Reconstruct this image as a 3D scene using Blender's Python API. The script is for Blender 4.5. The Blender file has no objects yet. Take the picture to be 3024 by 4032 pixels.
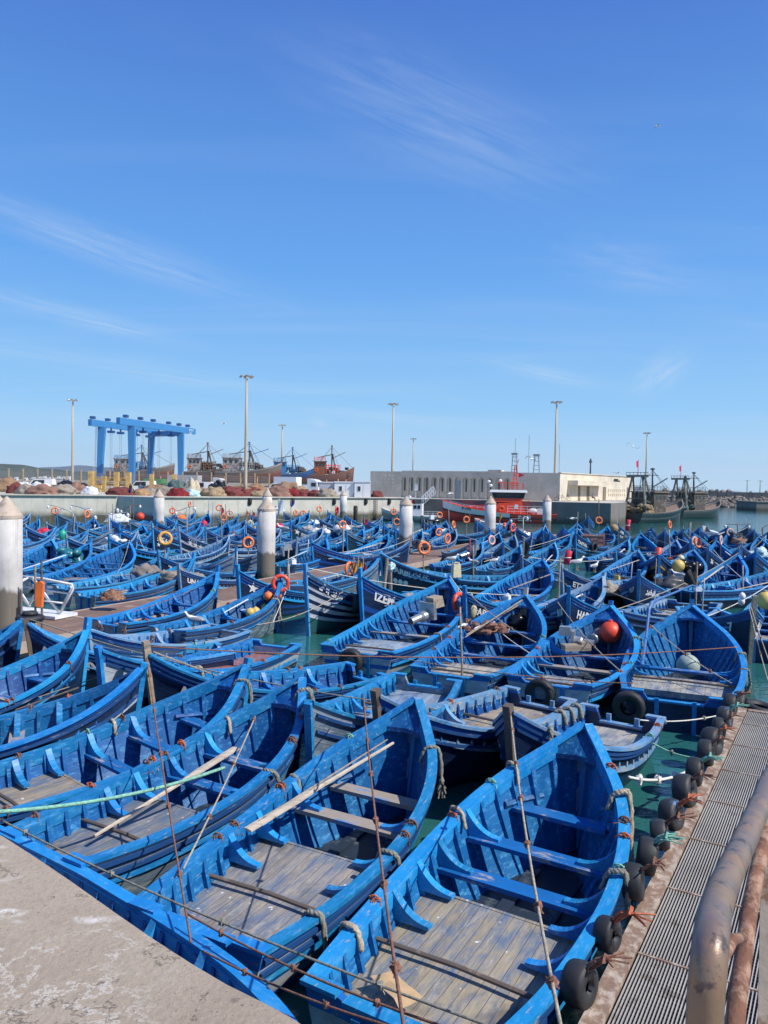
import bpy, bmesh, math, random
from mathutils import Vector, Matrix, noise
R = math.radians
rnd = random.Random(7)
sc = bpy.context.scene
COL = sc.collection
# ------------------------------------------------------------------ camera
H, FPX, PITCH, ROLL = 5.2, 3028.0, R(1.97), R(1.0)
FW = Vector((0, math.cos(PITCH), -math.sin(PITCH)))
_r, _u = Vector((1, 0, 0)), Vector((0, math.sin(PITCH), math.cos(PITCH)))
RT = _r * math.cos(ROLL) + _u * math.sin(ROLL)
UP = _u * math.cos(ROLL) - _r * math.sin(ROLL)
EYE = Vector((0, 0, H))
cam = bpy.data.cameras.new('camera')
cam.sensor_fit = 'HORIZONTAL'; cam.sensor_width = 36.0; cam.lens = 36.0 * FPX / 3024.0
cam.clip_start = 0.05; cam.clip_end = 30000
camo = bpy.data.objects.new('camera', cam); COL.objects.link(camo)
m = Matrix((RT, UP, -FW)).transposed().to_4x4(); m.translation = EYE
camo.matrix_world = m
sc.camera = camo
def ray(X, Y): return FW + RT * ((X - 1512) / FPX) - UP * ((Y - 2016) / FPX)
def P(X, Y, z=0.0):
    d = ray(X, Y); t = (z - H) / d.z; return EYE + d * t
def PD(X, Y, dep):
    d = ray(X, Y); return EYE + d * (dep / d.y)
def proj(p):
    v = Vector(p) - EYE; k = v.dot(FW)
    return (1512 + FPX * v.dot(RT) / k, 2016 - FPX * v.dot(UP) / k)
# ------------------------------------------------------------------ world, sun
SUN_DIR = Vector((0.92, -0.39, 0)).normalized(); SUN_EL = R(47)
w = bpy.data.worlds.new('World'); sc.world = w; w.use_nodes = True
nt = w.node_tree; nd = nt.nodes; lk = nt.links; nd.clear()
sky = nd.new('ShaderNodeTexSky'); sky.sky_type = 'NISHITA'; sky.sun_disc = False
sky.sun_elevation = SUN_EL; sky.sun_rotation = math.atan2(SUN_DIR.x, SUN_DIR.y)
sky.altitude = 0; sky.air_density = 1.0; sky.dust_density = 0.6; sky.ozone_density = 3.0
tc = nd.new('ShaderNodeTexCoord')
def vmath(op, a, b=None):
    n = nd.new('ShaderNodeVectorMath'); n.operation = op
    lk.new(a, n.inputs[0])
    if b is not None: n.inputs[1].default_value = b
    return n.outputs[0]
def wmath(op, a, b=None, clamp=False):
    n = nd.new('ShaderNodeMath'); n.operation = op; n.use_clamp = clamp
    for i, v in enumerate((a, b)):
        if v is None: continue
        if isinstance(v, (int, float)): n.inputs[i].default_value = v
        else: lk.new(v, n.inputs[i])
    return n.outputs[0]
# thin cirrus: noise over the direction projected on a high flat layer
sx = nd.new('ShaderNodeSeparateXYZ'); lk.new(tc.outputs['Generated'], sx.inputs[0])
zc = wmath('ADD', wmath('MAXIMUM', sx.outputs[2], 0.02), 0.10)
cx = nd.new('ShaderNodeCombineXYZ')
lk.new(wmath('DIVIDE', sx.outputs[0], zc), cx.inputs[0]); lk.new(wmath('DIVIDE', sx.outputs[1], zc), cx.inputs[1])
mp = nd.new('ShaderNodeMapping'); lk.new(cx.outputs[0], mp.inputs[0])
mp.inputs['Rotation'].default_value = (0, 0, R(38)); mp.inputs['Scale'].default_value = (0.34, 1.5, 1); mp.inputs['Location'].default_value = (1.3, 0.45, 0)
n1 = nd.new('ShaderNodeTexNoise'); n1.inputs['Scale'].default_value = 1.5; n1.inputs['Detail'].default_value = 9; n1.inputs['Roughness'].default_value = 0.58
n1.inputs['Distortion'].default_value = 0.35
lk.new(mp.outputs[0], n1.inputs['Vector'])
mr = nd.new('ShaderNodeMapRange'); mr.inputs[1].default_value = 0.50; mr.inputs[2].default_value = 0.80; mr.inputs[4].default_value = 0.16; lk.new(n1.outputs['Fac'], mr.inputs[0])
fade = nd.new('ShaderNodeMapRange'); fade.inputs[1].default_value = 0.62; fade.inputs[2].default_value = 0.12; lk.new(sx.outputs[2], fade.inputs[0])
cf = wmath('MULTIPLY', mr.outputs[0], fade.outputs[0], True)
def wisp(X, Y, rad, amt, ang, sc_):
    """one feathery patch of cirrus round a direction of the sky"""
    d = ray(X, Y).normalized(); side = d.cross(Vector((0, 0, 1))).normalized(); upv = side.cross(d)
    a = side * math.cos(ang) + upv * math.sin(ang); c = -side * math.sin(ang) + upv * math.cos(ang)
    def dot(v):
        n = nd.new('ShaderNodeVectorMath'); n.operation = 'DOT_PRODUCT'; lk.new(tc.outputs['Generated'], n.inputs[0]); n.inputs[1].default_value = v; return n.outputs['Value']
    p, q = wmath('DIVIDE', dot(a), rad[0]), wmath('DIVIDE', dot(c), rad[1])
    r2 = wmath('ADD', wmath('MULTIPLY', p, p), wmath('MULTIPLY', q, q))
    cb = nd.new('ShaderNodeCombineXYZ'); lk.new(wmath('MULTIPLY', p, .8), cb.inputs[0]); lk.new(wmath('MULTIPLY', q, 2.6), cb.inputs[1])
    nn = nd.new('ShaderNodeTexNoise'); nn.inputs['Scale'].default_value = sc_; nn.inputs['Detail'].default_value = 8; nn.inputs['Roughness'].default_value = .62; nn.inputs['Distortion'].default_value = .8; lk.new(cb.outputs[0], nn.inputs['Vector'])
    fo = wmath('SUBTRACT', 1.0, r2, True); f = wmath('MULTIPLY', wmath('MULTIPLY', fo, fo), wmath('MULTIPLY', wmath('SUBTRACT', nn.outputs['Fac'], .34, True), amt * 1.35))
    return wmath('MULTIPLY', f, wmath('GREATER_THAN', dot(d), 0.0))
for a_ in ((2600, 1470, (.060, .030), .9, R(35), 1.7), (600, 1030, (.22, .035), .55, R(-13), 2.2), (330, 1250, (.18, .018), .75, R(-9), 2.0), (2150, 1470, (.11, .014), .8, R(-12), 2.0), (1255, 1662, (.020, .009), 1.0, R(-5), 1.5), (1750, 480, (.26, .08), .42, R(-22), 2.0), (2480, 1050, (.12, .045), .42, R(-15), 2.0), (1500, 1640, (.18, .012), .6, R(-5), 2.0), (200, 900, (.2, .03), .45, R(-16), 2.0), (500, 1450, (.3, .02), .5, R(-5), 2.0)):
    cf = wmath('ADD', cf, wisp(*a_), True)
hs = nd.new('ShaderNodeHueSaturation'); hs.inputs['Saturation'].default_value = 1.12; hs.inputs['Hue'].default_value = 0.5; lk.new(sky.outputs[0], hs.inputs['Color'])
rp = nd.new('ShaderNodeValToRGB'); lk.new(sx.outputs[2], rp.inputs[0])
for i_, (p_, c_) in enumerate(((0.0, (0.56, 0.80, 1.0)), (0.10, (0.29, 0.61, 0.98)), (0.26, (0.135, 0.40, 0.90)), (0.53, (0.066, 0.20, 0.66)), (1.0, (0.04, 0.12, 0.45)))):
    e_ = rp.color_ramp.elements[i_] if i_ < 2 else rp.color_ramp.elements.new(p_)
    e_.position = p_; e_.color = (*c_, 1)
gr = nd.new('ShaderNodeVectorMath'); gr.operation = 'SCALE'; lk.new(rp.outputs[0], gr.inputs[0]); gr.inputs['Scale'].default_value = 9.5
gm = nd.new('ShaderNodeMix'); gm.data_type = 'RGBA'; gm.inputs[0].default_value = 0.88
lk.new(hs.outputs[0], gm.inputs[6]); lk.new(gr.outputs[0], gm.inputs[7])
mx = nd.new('ShaderNodeMix'); mx.data_type = 'RGBA'
lk.new(cf, mx.inputs[0]); lk.new(gm.outputs[2], mx.inputs[6]); mx.inputs[7].default_value = (6.5, 7.4, 8.6, 1)
bg = nd.new('ShaderNodeBackground'); bg.inputs[1].default_value = 0.10; lk.new(mx.outputs[2], bg.inputs[0])
out = nd.new('ShaderNodeOutputWorld'); lk.new(bg.outputs[0], out.inputs[0])
sun = bpy.data.lights.new('sun', 'SUN'); sun.energy = 4.9; sun.angle = R(0.5); sun.color = (1.0, 0.95, 0.87)
suno = bpy.data.objects.new('sun', sun); COL.objects.link(suno)
sv = SUN_DIR * math.cos(SUN_EL) + Vector((0, 0, math.sin(SUN_EL)))
suno.rotation_euler = sv.to_track_quat('Z', 'Y').to_euler()
sc.view_settings.view_transform = 'Standard'; sc.view_settings.look = 'None'
sc.view_settings.exposure = 0.12; sc.view_settings.gamma = 1.0
sc.cycles.max_bounces = 5; sc.cycles.diffuse_bounces = 2; sc.cycles.glossy_bounces = 2; sc.cycles.transmission_bounces = 2
# ------------------------------------------------------------------ materials
MATS = {}
class N:
    """tiny node-tree writer"""
    def __init__(s, name):
        s.m = bpy.data.materials.new(name); s.m.use_nodes = True
        s.t = s.m.node_tree; s.b = s.t.nodes['Principled BSDF']
    def n(s, typ, **kw):
        x = s.t.nodes.new(typ)
        for k, v in kw.items(): setattr(x, k, v)
        return x
    def set(s, sock, v):
        if isinstance(v, bpy.types.NodeSocket): s.t.links.new(v, sock)
        elif isinstance(v, (tuple, list)) and len(v) == 3 and sock.type == 'RGBA': sock.default_value = (*v, 1)
        else: sock.default_value = v
    def math(s, op, a, b=0.0, clamp=False):
        x = s.n('ShaderNodeMath', operation=op, use_clamp=clamp); s.set(x.inputs[0], a); s.set(x.inputs[1], b); return x.outputs[0]
    def mix(s, f, a, b, bt='MIX'):
        x = s.n('ShaderNodeMix', data_type='RGBA', blend_type=bt); s.set(x.inputs[0], f); s.set(x.inputs[6], a); s.set(x.inputs[7], b); return x.outputs[2]
    def rng(s, v, a, b, c=0.0, d=1.0):
        x = s.n('ShaderNodeMapRange'); s.set(x.inputs[0], v)
        for i, q in enumerate((a, b, c, d)): x.inputs[i + 1].default_value = q
        return x.outputs[0]
    def obj(s):
        """object coordinates shifted by a per-object random amount"""
        t = s.n('ShaderNodeTexCoord'); oi = s.n('ShaderNodeObjectInfo')
        a = s.n('ShaderNodeVectorMath', operation='ADD'); c = s.n('ShaderNodeCombineXYZ')
        k = s.math('MULTIPLY', oi.outputs['Random'], 53.0)
        for i in range(3): s.set(c.inputs[i], k)
        s.set(a.inputs[0], t.outputs['Object']); s.set(a.inputs[1], c.outputs[0]); return a.outputs[0]
    def raw(s): return s.n('ShaderNodeTexCoord').outputs['Object']
    def scale(s, v, k):
        x = s.n('ShaderNodeMapping'); s.set(x.inputs[0], v); x.inputs['Scale'].default_value = k; return x.outputs[0]
    def noise(s, v, sc_, det=5, rough=0.6, dist=0.0):
        x = s.n('ShaderNodeTexNoise'); s.set(x.inputs['Vector'], v); x.inputs['Scale'].default_value = sc_
        x.inputs['Detail'].default_value = det; x.inputs['Roughness'].default_value = rough; x.inputs['Distortion'].default_value = dist; return x.outputs['Fac']
    def bump(s, h, st=0.3, d=0.02):
        x = s.n('ShaderNodeBump'); x.inputs['Strength'].default_value = st; x.inputs['Distance'].default_value = d
        s.set(x.inputs['Height'], h); s.set(s.b.inputs['Normal'], x.outputs[0])
    def done(s, col, rough=0.5, metal=0.0, spec=None):
        s.set(s.b.inputs['Base Color'], col); s.set(s.b.inputs['Roughness'], rough); s.set(s.b.inputs['Metallic'], metal)
        if spec is not None: s.set(s.b.inputs['Specular IOR Level'], spec)
        return s.m
def mat(name, col, rough=0.55, metal=0.0, var=0.18, sc_=3.0, wear=None, wamt=0.5, wsc=7.0, bump=0.0, stretch=(1, 1, 1)):
    """painted / plain surface: tone variation + optional worn patches of another colour"""
    if name in MATS: return MATS[name]
    k = N(name); v = k.scale(k.obj(), stretch)
    f = k.noise(v, sc_, 4)
    c = k.mix(k.rng(f, 0.3, 0.7), tuple(max(0, x * (1 - var)) for x in col), tuple(min(1, x * (1 + var)) for x in col))
    if wear:
        g = k.noise(v, wsc, 8, 0.68)
        c = k.mix(k.rng(g, 0.72 - wamt * 0.35, 0.80 - wamt * 0.30), c, wear)
    if bump: k.bump(k.noise(v, wsc * 2, 5), bump, 0.02)
    MATS[name] = k.done(c, rough, metal); return MATS[name]
def paint_blue(name, base, light, wood, amt):
    k = N(name); o = k.obj(); oi = k.n('ShaderNodeObjectInfo')
    f = k.noise(o, 1.7, 5)
    h = k.n('ShaderNodeHueSaturation'); k.set(h.inputs['Color'], k.mix(k.rng(f, 0.3, 0.72), base, light))
    k.set(h.inputs['Value'], k.rng(oi.outputs['Random'], 0, 1, 0.72, 1.2)); k.set(h.inputs['Hue'], k.rng(k.math('FRACT', k.math('MULTIPLY', oi.outputs['Random'], 7.3)), 0, 1, 0.482, 0.502))
    st = k.scale(o, (0.5, 1.6, 1.6))
    pale = k.mix(k.rng(k.noise(st, 9, 8, 0.72), 0.60 - amt * 0.1, 0.72), h.outputs[0], (0.09, 0.36, 0.66))
    c = k.mix(k.rng(k.noise(st, 15, 8, 0.7), 0.71 - amt * 0.1, 0.77 - amt * 0.1), pale, wood)
    k.bump(k.noise(st, 22, 6), 0.22, 0.01)
    MATS[name] = k.done(c, k.rng(f, 0.3, 0.7, 0.36, 0.55)); return MATS[name]
paint_blue('shaded_boat_blue', (0.0015, 0.050, 0.215), (0.004, 0.095, 0.33), (0.28, 0.24, 0.2), 0.75)  # interior blue, darkened so that the shade inside the hulls is in the paint
paint_blue('gunwale_blue', (0.005, 0.155, 0.47), (0.016, 0.24, 0.60), (0.38, 0.35, 0.31), 1.0)
paint_blue('gunwale_faded', (0.015, 0.18, 0.46), (0.06, 0.29, 0.58), (0.45, 0.42, 0.38), 1.3)
paint_blue('worn_gunwale', (0.02, 0.16, 0.44), (0.34, 0.40, 0.43), (0.42, 0.37, 0.30), 1.6)
def hull_mat(name, stops, wamt=0.5, wearc=(0.32, 0.36, 0.40)):
    """horizontal strakes of paint by height on the hull (uv.y: 0 keel, 1 gunwale)"""
    k = N(name); uv = k.n('ShaderNodeUVMap'); s = k.n('ShaderNodeSeparateXYZ'); k.set(s.inputs[0], uv.outputs[0])
    o = k.obj(); j = k.noise(o, 6, 4)
    vv = k.math('ADD', s.outputs[1], k.math('MULTIPLY', k.math('SUBTRACT', j, 0.5), 0.012))
    cr = k.n('ShaderNodeValToRGB'); cr.color_ramp.interpolation = 'CONSTANT'; k.set(cr.inputs[0], vv)
    el = cr.color_ramp.elements
    el[0].position = 0; el[0].color = (*stops[0][1], 1); el[1].position = stops[1][0]; el[1].color = (*stops[1][1], 1)
    for p_, c_ in stops[2:]:
        e = el.new(p_); e.color = (*c_, 1)
    st = k.scale(o, (0.35, 1.0, 2.2))
    c = k.mix(k.rng(k.noise(st, 3, 5), 0.35, 0.7, 0, 0.5), cr.outputs[0], tuple(x * 0 + y for x, y in zip((0, 0, 0), (0.02, 0.06, 0.14))))
    c = k.mix(k.rng(k.noise(st, 6, 9, 0.74), 0.70 - wamt * 0.22, 0.82 - wamt * 0.2), c, wearc)
    grime = k.rng(vv, 0.16, 0.30, 0.75, 0.0)
    c = k.mix(k.math('MULTIPLY', grime, k.rng(k.noise(o, 5, 5), 0.3, 0.6)), c, (0.035, 0.05, 0.035))
    # plank seams
    sm = k.math('ABSOLUTE', k.math('SUBTRACT', k.math('FRACT', k.math('MULTIPLY', s.outputs[1], 9.0)), 0.5))
    k.bump(k.rng(sm, 0.0, 0.06), 0.35, 0.012)
    MATS[name] = k.done(c, 0.42); return MATS[name]
NAVY = (0.006, 0.016, 0.055); BLU = (0.006, 0.13, 0.46); WHT = (0.62, 0.64, 0.66); GRN = (0.02, 0.10, 0.08)
hull_mat('hull_navy', [(0, GRN), (0.22, NAVY), (0.86, BLU)], 0.3, (0.09, 0.14, 0.22))
hull_mat('hull_navy_plain', [(0, (0.03, 0.05, 0.04)), (0.2, NAVY), (0.90, BLU)], 0.25, (0.08, 0.12, 0.19))
hull_mat('hull_blue_bands', [(0, NAVY), (0.36, (0.01, 0.06, 0.33)), (0.44, NAVY), (0.53, (0.01, 0.07, 0.36)), (0.61, NAVY), (0.84, (0.01, 0.08, 0.42))], 0.15, (0.08, 0.12, 0.2))
hull_mat('hull_white_stripes', [(0, GRN), (0.40, WHT), (0.46, NAVY), (0.53, WHT), (0.60, NAVY), (0.66, WHT), (0.73, NAVY), (0.79, WHT), (0.83, NAVY), (0.95, WHT)], 0.3)
hull_mat('hull_two_stripes', [(0, GRN), (0.25, NAVY), (0.55, WHT), (0.60, NAVY), (0.74, WHT), (0.80, NAVY), (0.96, BLU)], 0.25)
hull_mat('hull_teal_bottom', [(0, (0.03, 0.33, 0.33)), (0.33, (0.006, 0.016, 0.06)), (0.94, (0.3, 0.34, 0.4))], 0.45)
hull_mat('hull_white_blue', [(0, (0.03, 0.05, 0.09)), (0.30, (0.02, 0.12, 0.42)), (0.45, (0.5, 0.52, 0.55)), (0.6, BLU), (0.7, (0.5, 0.53, 0.56)), (0.85, BLU)], 0.7, (0.30, 0.30, 0.30))
hull_mat('hull_pale', [(0, (0.10, 0.03, 0.03)), (0.28, NAVY), (0.62, (0.50, 0.56, 0.60)), (0.9, BLU)], 0.7, (0.36, 0.38, 0.38))
hull_mat('hull_grey', [(0, (0.03, 0.07, 0.08)), (0.25, (0.16, 0.22, 0.28)), (0.9, (0.3, 0.35, 0.38))], 0.9, (0.4, 0.42, 0.42))
hull_mat('hull_green_navy', [(0, (0.03, 0.12, 0.10)), (0.3, (0.01, 0.035, 0.05)), (0.93, (0.3, 0.33, 0.33))], 0.4)
hull_mat('hull_stripe_green', [(0, (0.02, 0.10, 0.10)), (0.33, (0.02, 0.06, 0.10)), (0.50, (0.05, 0.3, 0.62)), (0.56, NAVY), (0.66, (0.05, 0.3, 0.62)), (0.72, NAVY)], 0.5)
hull_mat('hull_yellow_black', [(0, NAVY), (0.5, (0.55, 0.33, 0.03)), (0.58, NAVY), (0.72, (0.55, 0.33, 0.03)), (0.8, NAVY), (0.93, BLU)], 0.3)
hull_mat('hull_red_stripe', [(0, (0.03, 0.33, 0.33)), (0.30, NAVY), (0.52, (0.30, 0.05, 0.05)), (0.575, NAVY), (0.93, (0.32, 0.36, 0.42))], 0.4)
def deck_mat():
    """planked deck; tint from the object's own colour, planks along local x"""
    k = N('deck_planks'); raw = k.raw(); o = k.obj(); oi = k.n('ShaderNodeObjectInfo')
    s = k.n('ShaderNodeSeparateXYZ'); k.set(s.inputs[0], raw)
    pl = k.math('MULTIPLY', s.outputs[1], 7.6)
    wn = k.n('ShaderNodeTexWhiteNoise', noise_dimensions='1D'); k.set(wn.inputs['W'], k.math('FLOOR', pl))
    grain = k.noise(k.scale(o, (1.0, 14.0, 1.0)), 3.0, 8, 0.66)
    c = k.mix(k.rng(wn.outputs['Value'], 0, 1, 0.0, 0.5), oi.outputs['Color'], (0.5, 0.42, 0.30), 'MULTIPLY')
    c = k.mix(k.rng(grain, 0.42, 0.66), c, k.mix(0.5, oi.outputs['Color'], (0.44, 0.37, 0.25)))
    c = k.mix(k.rng(k.noise(k.scale(o, (0.7, 2.2, 1)), 2.2, 7, 0.7), 0.44, 0.62, 0, 0.85), c, (0.085, 0.15, 0.25))
    c = k.mix(k.rng(k.noise(k.scale(o, (0.8, 2.5, 1)), 3.1, 8, 0.72, 0.4), 0.53, 0.68, 0, 0.8), c, (0.45, 0.39, 0.29))
    c = k.mix(k.rng(k.noise(o, 1.3, 5, 0.6, 0.6), 0.55, 0.70, 0, 0.55), c, (0.06, 0.055, 0.05))
    c = k.mix(k.rng(k.noise(o, 11, 3, 0.5), 0.70, 0.74), c, (0.7, 0.7, 0.68))
    fr = k.math('ABSOLUTE', k.math('SUBTRACT', k.math('FRACT', pl), 0.5))
    gap = k.rng(fr, 0.470, 0.490, 0, 0.8)
    c = k.mix(gap, c, (0.018, 0.017, 0.016))
    k.bump(k.math('SUBTRACT', grain, gap), 0.5, 0.012)
    MATS['deck'] = k.done(c, 0.62); return MATS['deck']
deck_mat()
mat('thwart', (0.005, 0.125, 0.38), 0.5, wear=(0.40, 0.37, 0.32), wamt=0.55, wsc=4, stretch=(1.6, 0.5, 1), bump=0.15)
mat('thwart_wood', (0.33, 0.28, 0.23), 0.65, wear=(0.06, 0.22, 0.5), wamt=0.5, wsc=3, stretch=(1.6, 0.5, 1), bump=0.15)
mat('strake_dark', (0.012, 0.06, 0.19), 0.5, wear=(0.20, 0.24, 0.28), wamt=0.35, wsc=5, stretch=(.4, 2, 2))
mat('floor_boards', (0.015, 0.028, 0.05), 0.6, wear=(0.10, 0.12, 0.14), wamt=0.5, wsc=4)
mat('lettering', (0.80, 0.80, 0.78), 0.6, var=0.05, wear=(0.45, 0.5, 0.55), wamt=0.25, wsc=14)
mat('weathered_wood', (0.36, 0.29, 0.21), 0.75, sc_=4, wear=(0.16, 0.13, 0.1), wamt=0.6, wsc=5, stretch=(0.4, 3, 3), bump=0.2)
mat('pale_wood', (0.55, 0.47, 0.36), 0.7, sc_=4, wear=(0.3, 0.25, 0.2), wamt=0.5, wsc=6, stretch=(0.4, 3, 3), bump=0.2)
mat('dark_wood', (0.13, 0.10, 0.08), 0.7, wear=(0.25, 0.2, 0.16), wamt=0.4)
mat('blue_pole', (0.05, 0.16, 0.38), 0.5, wear=(0.25, 0.24, 0.22), wamt=0.4)
mat('rope_tan', (0.42, 0.36, 0.27), 0.9, sc_=30, var=0.4, bump=0.6, wsc=40)
mat('rope_grey', (0.24, 0.24, 0.20), 0.9, sc_=25, var=0.4, bump=0.6, wsc=40)
mat('rope_green', (0.22, 0.48, 0.36), 0.85, sc_=25, var=0.35, bump=0.6, wsc=40)
mat('rope_brown', (0.25, 0.12, 0.08), 0.9, sc_=25, var=0.4, bump=0.6, wsc=40)
mat('rope_white', (0.72, 0.70, 0.62), 0.85, sc_=25, var=0.25, bump=0.6, wsc=40)
mat('twine_orange', (0.50, 0.14, 0.06), 0.85, sc_=25, var=0.4)
mat('rubber', (0.022, 0.023, 0.026), 0.62, wear=(0.07, 0.08, 0.09), wamt=0.35, wsc=5, bump=0.15)
mat('rubber_blue_paint', (0.03, 0.032, 0.036), 0.6, wear=(0.08, 0.26, 0.52), wamt=0.32, wsc=3.2)
mat('buoy_orange', (0.85, 0.19, 0.04), 0.5, wear=(0.6, 0.3, 0.2), wamt=0.3)
mat('buoy_red', (0.75, 0.07, 0.03), 0.45, wear=(0.6, 0.2, 0.15), wamt=0.2)
mat('buoy_yellow_orange', (0.85, 0.40, 0.06), 0.5, wear=(0.6, 0.3, 0.2), wamt=0.2)
mat('buoy_faded', (0.72, 0.40, 0.32), 0.55, wear=(0.6, 0.5, 0.45), wamt=0.3)
mat('buoy_white', (0.78, 0.75, 0.7), 0.5)
mat('float_yellow', (0.62, 0.45, 0.12), 0.5, wear=(0.3, 0.22, 0.1), wamt=0.3)
mat('float_cream', (0.66, 0.58, 0.38), 0.5)
mat('float_green', (0.02, 0.38, 0.24), 0.4)
mat('float_sage', (0.34, 0.42, 0.36), 0.5)
mat('plastic_black', (0.012, 0.012, 0.013), 0.22, wear=(0.06, 0.06, 0.06), wamt=0.3)
mat('plastic_white', (0.74, 0.74, 0.72), 0.45, wear=(0.5, 0.48, 0.44), wamt=0.2)
mat('plastic_grey', (0.36, 0.36, 0.36), 0.5)
mat('cloth_grey', (0.22, 0.19, 0.17), 0.9, bump=0.3)
mat('cloth_purple', (0.13, 0.05, 0.06), 0.9, wear=(0.3, 0.24, 0.2), wamt=0.6, wsc=9)
mat('flag_yellow', (0.80, 0.36, 0.02), 0.7)
mat('flag_red', (0.55, 0.02, 0.06), 0.7)
mat('flag_black', (0.015, 0.017, 0.02), 0.7)
mat('flag_blue', (0.02, 0.06, 0.4), 0.7)
mat('flag_pale', (0.6, 0.68, 0.74), 0.7)
mat('engine_metal', (0.50, 0.50, 0.48), 0.35, 0.7, wear=(0.25, 0.22, 0.2), wamt=0.4)
mat('engine_dark', (0.06, 0.06, 0.065), 0.4)
mat('cardboard', (0.55, 0.37, 0.19), 0.8, bump=0.2)
mat('steel_white', (0.72, 0.73, 0.73), 0.45, wear=(0.3, 0.2, 0.14), wamt=0.2)
mat('gull_white', (0.80, 0.80, 0.79), 0.7, var=0.05)
mat('gull_grey', (0.30, 0.32, 0.35), 0.7, var=0.08)
mat('beak_yellow', (0.7, 0.4, 0.04), 0.5)
mat('tarp_teal', (0.02, 0.16, 0.20), 0.35, wear=(0.2, 0.4, 0.45), wamt=0.2)
M = MATS
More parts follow.
